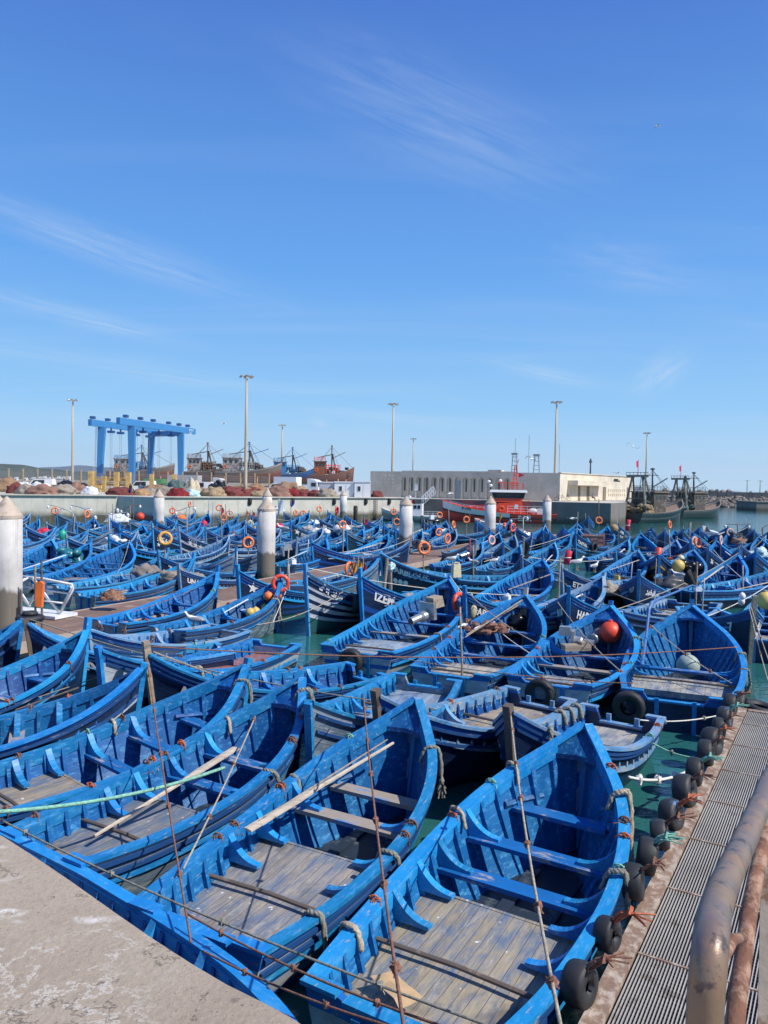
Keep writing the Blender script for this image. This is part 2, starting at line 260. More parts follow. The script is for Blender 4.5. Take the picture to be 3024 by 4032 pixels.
# ------------------------------------------------------------------ mesh helpers
class MB:
    def __init__(s): s.v = []; s.f = []; s.uv = []; s.mi = []
    def vert(s, p, uv=(0, 0)): s.v.append(tuple(p)); s.uv.append(uv); return len(s.v) - 1
    def face(s, idx, mi=0): s.f.append(tuple(idx)); s.mi.append(mi)
    def box(s, c, d, rot=None, mi=0, taper=1.0):
        c = Vector(c); b = len(s.v)
        for z in (-1, 1):
            k = taper if z > 0 else 1.0
            for x, y in ((-1, -1), (1, -1), (1, 1), (-1, 1)):
                p = Vector((x * d[0] / 2 * k, y * d[1] / 2 * k, z * d[2] / 2))
                if rot is not None: p = rot @ p
                s.vert(c + p)
        for q in ((3, 2, 1, 0), (4, 5, 6, 7), (0, 1, 5, 4), (1, 2, 6, 5), (2, 3, 7, 6), (3, 0, 4, 7)): s.face([b + i for i in q], mi)
    def bar(s, a, b_, wx, wy=None, mi=0, up=(0, 0, 1)):
        """box-section bar from a to b"""
        a, b_ = Vector(a), Vector(b_); d = b_ - a; L = d.length
        if L < 1e-6: return
        z = d / L; x = Vector(up).cross(z)
        if x.length < 1e-3: x = Vector((1, 0, 0)).cross(z)
        x.normalize(); y = z.cross(x)
        s.box((a + b_) / 2, (wx, wy or wx, L), Matrix((x, y, z)).transposed(), mi)
    def grid(s, rows, mi=0, uvs=None, flip=False, close=False):
        """rows: list of equally long point lists"""
        b = len(s.v); n = len(rows[0])
        for i, r in enumerate(rows):
            for j, p in enumerate(r): s.vert(p, uvs[i][j] if uvs else (0, 0))
        for i in range(len(rows) - 1):
            for j in range(n - (0 if close else 1)):
                j2 = (j + 1) % n
                q = [b + i * n + j, b + i * n + j2, b + (i + 1) * n + j2, b + (i + 1) * n + j]
                s.face(q[::-1] if flip else q, mi)
        return b
    def ring(s, c, x, y, r, n): return [Vector(c) + (x * math.cos(2 * math.pi * i / n) + y * math.sin(2 * math.pi * i / n)) * r for i in range(n)]
    def tube(s, pts, r, n=6, mi=0, caps=True):
        pts = [Vector(p) for p in pts]; rows = []
        rr = r if isinstance(r, (list, tuple)) else [r] * len(pts)
        x = None
        for i, p in enumerate(pts):
            t = (pts[min(i + 1, len(pts) - 1)] - pts[max(i - 1, 0)])
            t = t.normalized() if t.length > 1e-9 else Vector((0, 0, 1))
            if x is None:
                x = t.cross(Vector((0, 0, 1)))
                if x.length < 0.05: x = t.cross(Vector((1, 0, 0)))
            x = (x - t * x.dot(t)).normalized(); y = t.cross(x)
            rows.append(s.ring(p, x, y, rr[i], n))
        b = s.grid(rows, mi, close=True)
        if caps:
            s.face([b + i for i in range(n)][::-1], mi); e = b + (len(pts) - 1) * n
            s.face([e + i for i in range(n)], mi)
    def torus(s, c, x, y, Rr, r, n=20, k=8, mi=0, sq=1.0, mf=None):
        """ring in the plane of unit vectors x, y; sq flattens the section along the axis"""
        c = Vector(c); x = Vector(x); y = Vector(y); z = x.cross(y); b = len(s.v)
        for i in range(n):
            a = 2 * math.pi * i / n; d = x * math.cos(a) + y * math.sin(a)
            for j in range(k):
                q = 2 * math.pi * j / k
                s.vert(c + d * (Rr + r * math.cos(q)) + z * (r * sq * math.sin(q)))
        for i in range(n):
            for j in range(k):
                i2, j2 = (i + 1) % n, (j + 1) % k
                s.face((b + i * k + j, b + i2 * k + j, b + i2 * k + j2, b + i * k + j2), mf(i) if mf else mi)
    def lathe(s, prof, n=16, c=(0, 0, 0), ax=None, mi=0):
        """prof: (radius, height) pairs, ax: rotation"""
        c = Vector(c); rows = []
        for r, h in prof:
            row = []
            for i in range(n):
                a = 2 * math.pi * i / n; p = Vector((math.cos(a) * r, math.sin(a) * r, h))
                row.append(c + (ax @ p if ax is not None else p))
            rows.append(row)
        b = s.grid(rows, mi, close=True)
        s.face([b + i for i in range(n)][::-1], mi); e = b + (len(prof) - 1) * n; s.face([e + i for i in range(n)], mi)
    def ball(s, c, r, n=12, k=8, mi=0, sx=1, sy=1, sz=1, jit=0.0, seed=0):
        c = Vector(c); rows = []
        for i in range(1, k):
            t = math.pi * i / k; row = []
            for j in range(n):
                a = 2 * math.pi * j / n
                d = Vector((math.sin(t) * math.cos(a), math.sin(t) * math.sin(a), -math.cos(t)))
                q = 1 + (jit * noise.noise(d * 2.2 + Vector((seed, seed * 1.7, 0))) if jit else 0)
                row.append(c + Vector((d.x * sx, d.y * sy, d.z * sz)) * r * q)
            rows.append(row)
        b = s.grid(rows, mi, close=True)
        lo = s.vert(c - Vector((0, 0, r * sz))); hi = s.vert(c + Vector((0, 0, r * sz)))
        for j in range(n):
            s.face((lo, b + (j + 1) % n, b + j), mi); e = b + (k - 2) * n; s.face((hi, e + j, e + (j + 1) % n), mi)
    def prism(s, poly, thick, mat4, mi=0):
        """poly in local xy, extruded along local z by +-thick/2"""
        b = len(s.v); n = len(poly)
        for z in (-thick / 2, thick / 2):
            for x, y in poly: s.vert(mat4 @ Vector((x, y, z)))
        s.face([b + i for i in range(n)][::-1], mi); s.face([b + n + i for i in range(n)], mi)
        for i in range(n):
            j = (i + 1) % n; s.face((b + i, b + j, b + n + j, b + n + i), mi)
    def mesh(s, name, mats, smooth=False):
        me = bpy.data.meshes.new(name); me.from_pydata(s.v, [], s.f)
        mats = mats if isinstance(mats, (list, tuple)) else [mats]
        for q in mats: me.materials.append(q if not isinstance(q, str) else M[q])
        if len(mats) > 1: me.polygons.foreach_set('material_index', s.mi)
        if any(u != (0, 0) for u in s.uv):
            ul = me.uv_layers.new(name='UVMap')
            flat = []
            for l in me.loops: flat += s.uv[l.vertex_index]
            ul.data.foreach_set('uv', flat)
        if smooth: me.polygons.foreach_set('use_smooth', [True] * len(me.polygons))
        me.update(); return me
    def build(s, name, mats, parent=None, smooth=False, loc=None):
        o = bpy.data.objects.new(name, s.mesh(name, mats, smooth)); COL.objects.link(o)
        if parent: o.parent = parent
        if loc is not None: o.location = loc
        return o
def tag(o, label=None, cat=None, group=None, kind=None):
    if label: o['label'] = label
    if cat: o['category'] = cat
    if group: o['group'] = group
    if kind: o['kind'] = kind
    return o
def thing(name, loc=(0, 0, 0), rz=0.0, label=None, cat=None, group=None):
    o = bpy.data.objects.new(name, None); COL.objects.link(o); o.location = loc; o.rotation_euler = (0, 0, rz)
    o.empty_display_size = 0.3
    return tag(o, label, cat, group)
def copy_tree(o, parent=None):
    c = o.copy(); COL.objects.link(c)
    if parent: c.parent = parent
    for ch in list(o.children): copy_tree(ch, c)
    return c
def xf(loc, rz): return Matrix.Translation(Vector(loc)) @ Matrix.Rotation(rz, 4, 'Z')
def origin(o):
    """move a mesh object's origin to the middle of its foot"""
    me = o.data; xs = [v.co for v in me.vertices]
    c = Vector(((min(v.x for v in xs) + max(v.x for v in xs)) / 2, (min(v.y for v in xs) + max(v.y for v in xs)) / 2, min(v.z for v in xs)))
    me.transform(Matrix.Translation(-c)); o.location = o.location + c; return o
def catmull(pts, n=6):
    pts = [Vector(p) for p in pts]
    if len(pts) < 3: return pts
    q = [pts[0]] + pts + [pts[-1]]; out = []
    for i in range(1, len(q) - 2):
        a, b, c, d = q[i - 1], q[i], q[i + 1], q[i + 2]
        for k in range(n):
            t = k / n
            out.append(0.5 * ((2 * b) + (c - a) * t + (2 * a - 5 * b + 4 * c - d) * t * t + (3 * b - a - 3 * c + d) * t ** 3))
    out.append(pts[-1]); return out
def sag(a, b, s, n=10):
    a, b = Vector(a), Vector(b)
    return [a.lerp(b, i / n) - Vector((0, 0, s * 4 * (i / n) * (1 - i / n))) for i in range(n + 1)]
def structure(o): o['kind'] = 'structure'; return o
def text_mesh(body, size, bold=0.0):
    cu = bpy.data.curves.new('txt', 'FONT'); cu.body = body; cu.size = size; cu.offset = bold; cu.resolution_u = 2
    o = bpy.data.objects.new('txt', cu); COL.objects.link(o)
    dg = bpy.context.evaluated_depsgraph_get(); dg.update()
    me = bpy.data.meshes.new_from_object(o.evaluated_get(dg))
    vs = [tuple(v.co) for v in me.vertices]; fs = [tuple(p.vertices) for p in me.polygons]
    bpy.data.objects.remove(o); bpy.data.curves.remove(cu); bpy.data.meshes.remove(me)
    return vs, fs
def flat_text(name, body, size, mat4, mtl, parent=None, bold=0.0, center=True):
    vs, fs = text_mesh(body, size, bold)
    if not vs: return None
    W = max(v[0] for v in vs) + min(v[0] for v in vs)
    b = MB()
    for v in vs: b.vert(mat4 @ Vector((v[0] - (W / 2 if center else 0), v[1], 0)))
    for f in fs: b.face(f)
    return b.build(name, mtl, parent)
# ------------------------------------------------------------------ water, ground, quays
def water():
    k = N('harbour_water'); o = k.raw()
    n1 = k.noise(k.scale(o, (1, 1.6, 1)), 1.5, 3, 0.5, 0.6); n2 = k.noise(k.scale(o, (1, 2.0, 1)), 5.0, 3, 0.5, 0.3)
    h = k.math('ADD', k.math('MULTIPLY', n1, 1.0), k.math('MULTIPLY', n2, 0.3))
    k.bump(h, 0.22, 0.12)
    f = k.noise(o, 0.05, 3)
    return k.done(k.mix(f, (0.015, 0.098, 0.088), (0.028, 0.140, 0.138)), 0.06)
mb = MB(); S = 8000
rows = [[(x, y, 0) for x in (-S, -300, 0, 300, S)] for y in (-60, 0, 60, 200, 700, S)]
mb.grid(rows, flip=True); structure(mb.build('water', water()))
def concrete(name, col, tide=None, stains=0.4):
    k = N(name); o = k.raw(); f = k.noise(o, 0.5, 6, 0.65); g = k.noise(o, 6, 8, 0.7)
    c = k.mix(k.rng(f, 0.3, 0.7), tuple(x * .82 for x in col), tuple(x * 1.12 for x in col))
    c = k.mix(k.rng(g, 0.55, 0.75, 0, stains), c, tuple(x * .6 for x in col))
    if tide is not None:
        s = k.n('ShaderNodeSeparateXYZ'); k.set(s.inputs[0], k.n('ShaderNodeNewGeometry').outputs['Position'])
        z = k.math('ADD', s.outputs[2], k.math('MULTIPLY', k.noise(k.scale(o, (1, 1, .3)), .9, 6, .7), 1.1))
        c = k.mix(k.rng(z, tide + 1.1, tide + .35), c, (0.075, 0.075, 0.05))
        st = k.noise(k.scale(o, (1.4, 1.4, 0.12)), 1.0, 6, 0.7)
        c = k.mix(k.rng(st, 0.52, 0.72, 0, 0.45), c, tuple(x * .5 for x in col))
    k.bump(g, 0.3, 0.03); return k.done(c, 0.85)
M['quay_concrete'] = concrete('quay_concrete', (0.56, 0.535, 0.46), 0.95)
M['quay_dark'] = concrete('quay_dark', (0.19, 0.18, 0.16), 0.6)
M['quay_top'] = concrete('quay_top', (0.52, 0.49, 0.42))
QZ = 3.3
def slab(name, poly, z0, z1, mt, mtop=None):
    b = MB(); n = len(poly); i0 = len(b.v)
    for z in (z0, z1):
        for x, y in poly: b.vert((x, y, z))
    b.face([i0 + n + i for i in range(n)], 1)
    for i in range(n): j = (i + 1) % n; b.face((i0 + i, i0 + j, i0 + n + j, i0 + n + i), 0)
    return b.build(name, [mt, mtop or mt])
# pixel-derived plan of the far quay
WA, WB, WC, WD = (-52, 86), (-33.5, 96.6), (-27.2, 92.6), (4.5, 120.5)
bA = PD(1457, 1957, 131); bB = PD(2196, 1971, 119)
cA, cB = Vector((bA.x, bA.y, 0)), Vector((bB.x, bB.y, 0))
ex = (cB - cA).normalized(); ey = Vector((-ex.y, ex.x, 0))
structure(slab('quay', [WA, WB, WC, WD, (4.6, 135), (-12, 300), (-400, 420), (-400, 40)], -2, QZ, 'quay_concrete', M['quay_top']))
e1 = PD(2440, 1972, 117)
structure(slab('pier', [(4.9, 120.9), (10, 119.5), (32.3, 109.5), (e1.x + .2, 116), (48.4, 147.5), (62, 210), (4.9, 210)], -2, QZ - .05, 'quay_dark', M['quay_top']))
# quay edge coping and its rubber fender niches
def coping(a, b_, n_):
    c = MB(); a, b_ = Vector((*a, QZ)), Vector((*b_, QZ)); c.bar(a + Vector((0, 0, .06)), b_ + Vector((0, 0, .06)), .5, .14)
    o = c.build('quay_kerb', 'quay_top'); return structure(o)
coping(WA, WB, 0); coping(WC, WD, 0)
# near quay the viewer stands on
def near_concrete():
    k = N('near_concrete'); o = k.raw(); f = k.noise(o, 1.3, 6, 0.65); g = k.noise(o, 38, 8, 0.72)
    c = k.mix(k.rng(f, 0.3, 0.7), (0.34, 0.265, 0.19), (0.46, 0.375, 0.28))
    c = k.mix(k.rng(g, 0.5, 0.7, 0, 0.35), c, (0.17, 0.14, 0.11))
    c = k.mix(k.rng(k.noise(o, 90, 3, .6), 0.62, 0.74, 0, 0.5), c, (0.6, 0.54, 0.45))
    cr = k.math('ABSOLUTE', k.math('SUBTRACT', k.noise(k.scale(o, (1, 1.4, 1)), 1.5, 9, 0.72, 0.25), 0.5))
    cm = k.math('MULTIPLY', k.rng(cr, 0.0, 0.012, 0.8, 0.0), k.rng(k.noise(o, 1.1, 3, .5), 0.46, 0.56))
    c = k.mix(cm, c, (0.70, 0.66, 0.58))
    bl = k.math('MULTIPLY', k.rng(k.noise(k.scale(o, (1, 1.6, 1)), 1.7, 3, 0.5), 0.60, 0.66), k.rng(k.noise(o, 17, 7, 0.75), 0.42, 0.56))
    c = k.mix(bl, c, (0.82, 0.79, 0.72))
    ck = k.math('ABSOLUTE', k.math('SUBTRACT', k.noise(o, 0.9, 8, 0.66, 0.1), 0.5))
    c = k.mix(k.math('MULTIPLY', k.rng(ck, 0.0, 0.006, 0.85, 0.0), 1.0), c, (0.10, 0.08, 0.06))
    pt = k.noise(o, 60, 2, 0.5)
    c = k.mix(k.rng(pt, 0.34, 0.27, 0, 0.8), c, (0.14, 0.115, 0.09))
    vo = k.n('ShaderNodeTexVoronoi'); vo.inputs['Scale'].default_value = 2.3; k.set(vo.inputs['Vector'], o)
    c = k.mix(k.rng(vo.outputs['Distance'], 0.03, 0.06, 0.8, 0.0), c, (0.10, 0.085, 0.07))
    k.bump(k.math('ADD', g, k.math('MULTIPLY', f, .6)), 0.7, 0.015); return k.done(c, 0.85)
NZ = H - 1.8
ed = [P(X, Y, NZ) for X, Y in ((-900, 2800), (0, 3300), (120, 3378), (253, 3469), (434, 3599), (579, 3700), (723, 3794), (868, 3881), (1013, 3953), (1114, 4008), (1300, 4130), (1600, 4420))]
poly = [(p.x, p.y) for p in ed]; last = poly[-1]
poly = [(-30, poly[0][1] + (30 + poly[0][0]) * .9)] + poly + [(1.3, .55), (3.5, -.6), (30, -8), (30, -40), (-30, -40)]
q = MB(); n = len(poly)
top = [q.vert((x, y, NZ)) for x, y in poly]; q.face(top[::-1])
prev = top
for r_, dz in ((.03, -.012), (.06, -.05), (.07, -2.6), (.07, -5.5)):
    cur = []
    for i, (x, y) in enumerate(poly):
        a = Vector(poly[i - 1]); c = Vector(poly[(i + 1) % n]); t = (c - a).normalized(); nn = Vector((-t.y, t.x))
        cur.append(q.vert((x + nn.x * r_, y + nn.y * r_, NZ + dz)))
    for i in range(n): j = (i + 1) % n; q.face((prev[i], prev[j], cur[j], cur[i]))
    prev = cur
me_q = q.build('near_quay', near_concrete())
structure(me_q)
# ------------------------------------------------------------------ the blue fishing boats
def lerp_tab(t, tab):
    for i in range(len(tab) - 1):
        a, b = tab[i], tab[i + 1]
        if t <= b[0]:
            # cubic through neighbours for a fair curve
            p0 = tab[max(i - 1, 0)]; p3 = tab[min(i + 2, len(tab) - 1)]
            h = b[0] - a[0]; k = (t - a[0]) / h
            m0 = (b[1] - p0[1]) / max(b[0] - p0[0], 1e-6); m1 = (p3[1] - a[1]) / max(p3[0] - a[0], 1e-6)
            k2, k3 = k * k, k * k * k
            return (2 * k3 - 3 * k2 + 1) * a[1] + (k3 - 2 * k2 + k) * h * m0 + (-2 * k3 + 3 * k2) * b[1] + (k3 - k2) * h * m1
    return tab[-1][1]
BEAM = [(0, .78), (.2, .93), (.42, 1.0), (.56, .99), (.70, .89), (.82, .68), (.92, .36), (1, .035)]
SHEER = [(0, .76), (.2, .74), (.4, .79), (.55, .90), (.70, 1.08), (.82, 1.29), (.92, 1.54), (1, 1.82)]
RAKE = .30
class Hull:
    def __init__(s, L=6.8, B=2.65, bow=1.0):
        s.L, s.B, s.bow = L, B, bow
        us = [i / 60 for i in range(61)]; s.arc = [0.0]
        for i in range(60):
            a, b = us[i], us[i + 1]
            s.arc.append(s.arc[-1] + math.hypot((b - a) * L, s.b(b) - s.b(a)))
    def b(s, u): return max(.03, lerp_tab(u, BEAM) * s.B / 2)
    def zg(s, u): return lerp_tab(u, SHEER) * (1 + (s.bow - 1) * max(0, u - .3) / .7)
    def zk(s, u): return -.36
    def pw(s, u): return .30 + .05 * u + .62 * max(0, (u - .45) / .55) ** 1.5
    def pt(s, u, v, side, inset=0.0):
        zg, zk = s.zg(u), s.zk(u); z = zk + (zg - zk) * v
        g = max(0, (u - .72) / .28) ** 2
        y = max(0.0, s.b(u) - inset) * max(v, 0) ** s.pw(u)
        return Vector((u * s.L - RAKE * (1 - v) * g, side * y, z))
    def nrm(s, u, side):
        a, b = max(0, u - .01), min(1, u + .01); d = (s.b(b) - s.b(a)) / ((b - a) * s.L)
        return Vector((-d, side, 0)).normalized()
    def u_at(s, dist_from_bow):
        t = s.arc[-1] - dist_from_bow
        for i in range(60):
            if s.arc[i + 1] >= t: return (i + (t - s.arc[i]) / max(1e-6, s.arc[i + 1] - s.arc[i])) / 60
        return 1.0
    def side_at_z(s, u, z, inset=0.0):
        """half breadth at height z"""
        v = (z - s.zk(u)) / (s.zg(u) - s.zk(u)); return max(0.0, s.b(u) - inset) * max(0, min(1, v)) ** s.pw(u)
def make_boat(L=6.8, B=2.65, bow=1.0, hull='hull_navy', gun='gunwale_blue', deck=(0.0, .40), thw=(.50, .63, .78), post=.28,
              dcol=(.30, .28, .25), wood=(), n=30, drop=.10, ribs=True, text=(), bar=True, tcap=True, hook=True, net=False, postm=None):
    h = Hull(L, B, bow); root = thing('fishing_boat')
    us = [1 - (1 - i / n) ** 1.25 for i in range(n + 1)]
    # outer shell
    mb = MB(); nv = 9
    for side in (1, -1):
        rows, uvs = [], []
        for u in us:
            rows.append([h.pt(u, j / nv, side) for j in range(nv + 1)]); uvs.append([(u, max(.001, j / nv)) for j in range(nv + 1)])
        mb.grid(rows, 0, uvs, flip=side > 0)
    mb.build('hull', hull, root, True)
    # transom
    tb = MB(); pr = [h.pt(0, j / nv, 1) for j in range(nv + 1)]
    zt = h.zg(0); w_ = h.b(0)
    top = [(w_, zt + .02), (w_ * .62, zt + .02), (w_ * .5, zt - drop), (-w_ * .5, zt - drop), (-w_ * .62, zt + .02), (-w_, zt + .02)]
    poly = [(-p.y, p.z) for p in reversed(pr[1:-1])] ; poly = [(p.y, p.z) for p in pr[:-1]] + top + [(-p.y, p.z) for p in reversed(pr[1:-1])]
    bidx = len(tb.v); k = len(poly)
    for x in (-.035, .045):
        for y, z in poly: tb.vert((x, y, z), (0.0, max(.001, min(.95, (z + .36) / (zt + .36)))))
    tb.face([bidx + i for i in range(k)][::-1]); tb.face([bidx + k + i for i in range(k)])
    for i in range(k): j = (i + 1) % k; tb.face((bidx + i, bidx + j, bidx + k + j, bidx + k + i))
    tr = tb.build('transom', hull, root)
    if tcap:
        cb = MB()
        for a, c in (((-w_ - .03, zt + .035), (-w_ * .6, zt + .035)), ((w_ * .6, zt + .035), (w_ + .03, zt + .035)), ((-w_ * .52, zt - drop + .018), (w_ * .52, zt - drop + .018))):
            cb.box((0, (a[0] + c[0]) / 2, a[1]), (.15, c[0] - a[0], .04))
        for y in (-.36, .36): cb.box((-.065, y * B / 2.65, zt * .42), (.055, .09, zt * .95))
        cb.build('transom_cap', gun, tr)
    # lining with frames
    lb = MB(); FL = .09
    iu = [u for u in us if u < .985]
    for side in (1, -1):
        rows = []
        for u in iu:
            v0 = (FL - h.zk(u)) / (h.zg(u) - h.zk(u))
            rows.append([h.pt(u, v0 + (1 - v0) * j / 6, side, .055) for j in range(7)])
        lb.grid(rows, flip=side < 0)
        if ribs:
            x = .25
            while x < L - .45:
                u = x / L; v0 = (FL - h.zk(u)) / (h.zg(u) - h.zk(u)); du = .028 / L
                rr = []
                for j in range(6):
                    v = v0 + (.99 - v0) * j / 5
                    o0 = h.pt(u - du, v, side, .05); o1 = h.pt(u + du, v, side, .05); i0 = h.pt(u - du, v, side, .125); i1 = h.pt(u + du, v, side, .125)
                    rr.append([o0, i0, i1, o1])
                lb.grid(rr, flip=side < 0); x += .30
    lb.build('inner_planking', 'shaded_boat_blue', root)
    fb = MB(); rows = []
    for u in iu:
        y = h.side_at_z(u, FL, .05); rows.append([(u * L - .01, -y, FL), (u * L - .01, 0, FL), (u * L - .01, y, FL)])
    fb.grid(rows, flip=True)
    for y in (-.28, .28): fb.box((L * .52, y, FL + .03), (L * .52, .16, .03))
    fb.build('floor', 'floor_boards', root)
    # gunwales with the slotted inwale below
    for side in (1, -1):
        g = MB(); gu = [u for u in us]
        def strip(o_in, o_out, z0, z1, ua, ub):
            rows = []
            for u in [ua] + [x for x in gu if ua < x < ub] + [ub]:
                p = h.pt(u, 1, side); nn = h.nrm(u, side); z = h.zg(u)
                a = p + nn * o_out; c = p - nn * o_in
                if c.y * side < .012: c.y = .012 * side
                if a.y * side < .02: a.y = .02 * side
                rows.append([(a.x, a.y, z + z0), (a.x, a.y, z + z1), (c.x, c.y, z + z1), (c.x, c.y, z + z0)])
            bb = g.grid(rows, close=True, flip=side < 0); g.face([bb, bb + 1, bb + 2, bb + 3]); e = bb + (len(rows) - 1) * 4; g.face([e + 3, e + 2, e + 1, e])
        strip(.105, .035, .0, .05, 0, .995)                      # cap rail
        strip(.118, -.085, -.15, .004, .01, .93)                 # inwale board
        strip(.105, -.075, -.37, -.28, .01, .88)                 # stringer
        x = .3
        while x < L * .86:
            u = x / L; p = h.pt(u, 1, side); nn = h.nrm(u, side); c = p - nn * .09
            g.box((c.x, c.y, h.zg(u) - .215), (.055, .05, .14)); x += .30
        go = g.build('gunwale', gun, root)
        s2 = MB()
        for v, th in (((.955, .016), (.905, .012)) if text else ((.93, .026), (.80, .022))):
            rows = []
            for u in gu[:-1]:
                p = h.pt(u, v, side); nn = h.nrm(u, side)
                rows.append([p + nn * .0 + Vector((0, 0, .03)), p + nn * (th + .012) + Vector((0, 0, .025)), p + nn * (th + .012) - Vector((0, 0, .025)), p - Vector((0, 0, .03))])
            s2.grid(rows, flip=side > 0)
        s2.build('rubbing_strake', 'strake_dark', go)
    # stem
    sb = MB(); x0, z0 = L, h.zg(1)
    sb.bar((L - RAKE + .02, 0, -.36), (L + .015, 0, z0), .09, .12, up=(0, 1, 0))
    if post > 0: sb.bar((L - .03, 0, z0 - .15), (L + .03, 0, z0 + post), .13, .12, up=(0, 1, 0))
    sb.build('stem_post', postm or gun, root)
    # breasthook
    bh = MB(); ub = 1 - .5 / L; y = h.b(ub) - .05
    zz = h.zg(ub) - .07
    bidx = len(bh.v)
    for dz in (-.035, .035):
        for p in ((L * ub, -y, zz), (L * ub + .06, 0, zz + .02), (L * ub, y, zz), (L - .04, .02, h.zg(1) - .09), (L - .04, -.02, h.zg(1) - .09)): bh.vert((p[0], p[1], p[2] + dz))
    bh.face([bidx + i for i in (4, 3, 2, 1, 0)]); bh.face([bidx + 5 + i for i in range(5)])
    for i in range(5): j = (i + 1) % 5; bh.face((bidx + i, bidx + j, bidx + 5 + j, bidx + 5 + i))
    bh.build('breasthook', 'shaded_boat_blue', root)
    # decks
    for k_, (ua, ub) in enumerate([deck] if deck and not isinstance(deck[0], tuple) else (deck or [])):
        d = MB(); rows = []; nn = 8
        for i in range(nn + 1):
            u = ua + (ub - ua) * i / nn
            if i == 0 and ua == 0: u = .006
            z = h.zg(u) - .33 + (.02 if k_ else 0); y = h.side_at_z(u, z, .07)
            rows.append([(u * L, -y, z), (u * L, -y * .33, z + .015), (u * L, y * .33, z + .015), (u * L, y, z)])
        bb = d.grid(rows, flip=True); e = [Vector(p) for p in rows[-1]]
        d.box(((e[0].x) + .025, 0, e[0].z - .035), (.045, e[3].y - e[0].y, .11))
        s0 = rows[0]
        if ua > 0: d.box((s0[0][0] - .025, 0, s0[0][2] - .05), (.045, s0[3][1] - s0[0][1], .14))
        dk = d.build('deck', 'deck', root); dk.color = (*dcol, 1)
        # bulkhead under the forward edge
        kb = MB(); y = h.side_at_z(ub, .4, .09); kb.box((ub * L - .02, 0, (e[0].z - .1 + FL) / 2), (.03, y * 1.9, e[0].z - .1 - FL))
        if ua > 0: y = h.side_at_z(ua, .4, .09); kb.box((ua * L + .02, 0, (e[0].z - .1 + FL) / 2), (.03, y * 1.9, e[0].z - .1 - FL))
        kb.build('bulkhead', 'shaded_boat_blue', dk)
        if bar:
            u = ua + (ub - ua) * (.52 if ua == 0 else .6); y = h.side_at_z(u, h.zg(u) - .25, .07); q = MB()
            q.tube([(u * L, -y, h.zg(u) - .24), (u * L + .02, 0, h.zg(u) - .225), (u * L, y, h.zg(u) - .24)], .028, 7)
            q.build('deck_bar', 'dark_wood', dk)
        knee_at(h, dk, ub - .012, gun)
        if ub - ua > .3: knee_at(h, dk, ua + (ub - ua) * .72, gun)
    # thwarts with knees
    for i, u in enumerate(thw):
        t = MB(); z = h.zg(u) - .30 - .10 * (u > .7); y = h.side_at_z(u, z, .06)
        t.box((u * L, 0, z), (.25, 2 * y, .055))
        to = t.build('thwart', 'thwart_wood' if i in wood else 'thwart', root)
        if u < .74: knee_at(h, to, u, gun)
        elif hook:
            kb = MB()
            for s_ in (1, -1):
                pl = [h.pt(u - .03 + q * .11, 1, s_, .16) for q in (0, .5, 1)]
                kb.tube([Vector((p.x, p.y, z + .06 - .0 * q)) for q, p in enumerate(pl)] , .05, 6)
            kb.build('knee', 'shaded_boat_blue', to)
    # lettering on the bows
    for (body, side, size, d0, v0) in text:
        if size >= .2 and v0 < .80: size *= 1.15; v0 = min(.76, v0 + .11)
        vs, fs = text_mesh(body, size, .012 * size / .3)
        if not vs: continue
        W = max(v[0] for v in vs); b = MB()
        for x, yv, _ in vs:
            dist = d0 + (x if side > 0 else W - x)
            u = h.u_at(dist); p = h.pt(u, v0, side)
            vv = v0 + yv / (h.zg(u) - h.zk(u)); p = h.pt(u, vv, side) + h.nrm(u, side) * .022 + Vector((0, 0, .006))
            b.vert(p)
        for f in fs: b.face(f)
        b.build('lettering', 'lettering', root)
    return root
def knee_at(h, parent, u, m_):
    """curved brackets that tie a thwart to the gunwales"""
    z = h.zg(u) - .275; L = h.L
    for side in (1, -1):
        k = MB(); y0 = h.b(u) - .10; hh = .32; ww = min(.46, y0 * .5)
        prof = [(0, 0)] + [(-ww * math.sin(t), hh * (1 - math.sin(t)) ** 1.6 * .82 + .045) for t in [math.pi / 2 * i / 7 for i in range(7, -1, -1)]]
        prof = [(0, 0), (-ww, 0)] + [(-ww * (1 - i / 7), .04 + (hh - .04) * (i / 7) ** 2.4) for i in range(8)]
        mt = Matrix(((0, 0, 1, u * L), (side, 0, 0, side * y0), (0, 1, 0, z), (0, 0, 0, 1)))
        k.prism(prof, .10, mt); k.build('knee', m_, parent)
BOATS = []
def place(key, bpx, spx, label=None, proto=None, zs=1.0, Lmax=8.6, Lmin=5.0, B=None, bz=None, group='blue wooden fishing boats moored in the harbour', **kw):
    """bow: picture point of the stem head on the gunwale; stern: point of the transom middle, or a heading in degrees (0 away, 90 right)"""
    if not isinstance(spx, tuple) and abs((spx + 180) % 360 - 180) > 90 and not proto: kw.setdefault('bow', 1.0)
    bwf = kw.get('bow', 1.0)
    zb = (bz or 1.82 * bwf) * zs
    pb = P(bpx[0], bpx[1], zb)
    if isinstance(spx, tuple):
        ps = P(spx[0], spx[1], .74 * zs); d = pb - ps; d.z = 0; L = d.length; hd = math.atan2(d.x, d.y)
        if not Lmin <= L <= Lmax: print('LEN', key, round(L, 1))
        L = min(max(L, Lmin), Lmax if ps.y < 34 else 6.8)
    else:
        hd = R(spx); L = kw.pop('L', 6.6)
    kw.pop('L', None)
    if pb.y > 45: L *= .9; B = (B or max(1.75, .32 * L)) * .95
    d = Vector((math.sin(hd), math.cos(hd), 0)); ps = Vector((pb.x, pb.y, 0)) - d * L
    BOATS.append(dict(key=key, pos=ps, d=d, L=L, B=B or min(2.75, max(1.85, .325 * L)), zs=zs, label=label, proto=proto, kw=kw, bowpx=bpx, group=group))
G, W_, V = 'hull_navy', 'hull_white_blue', 'hull_navy_plain'
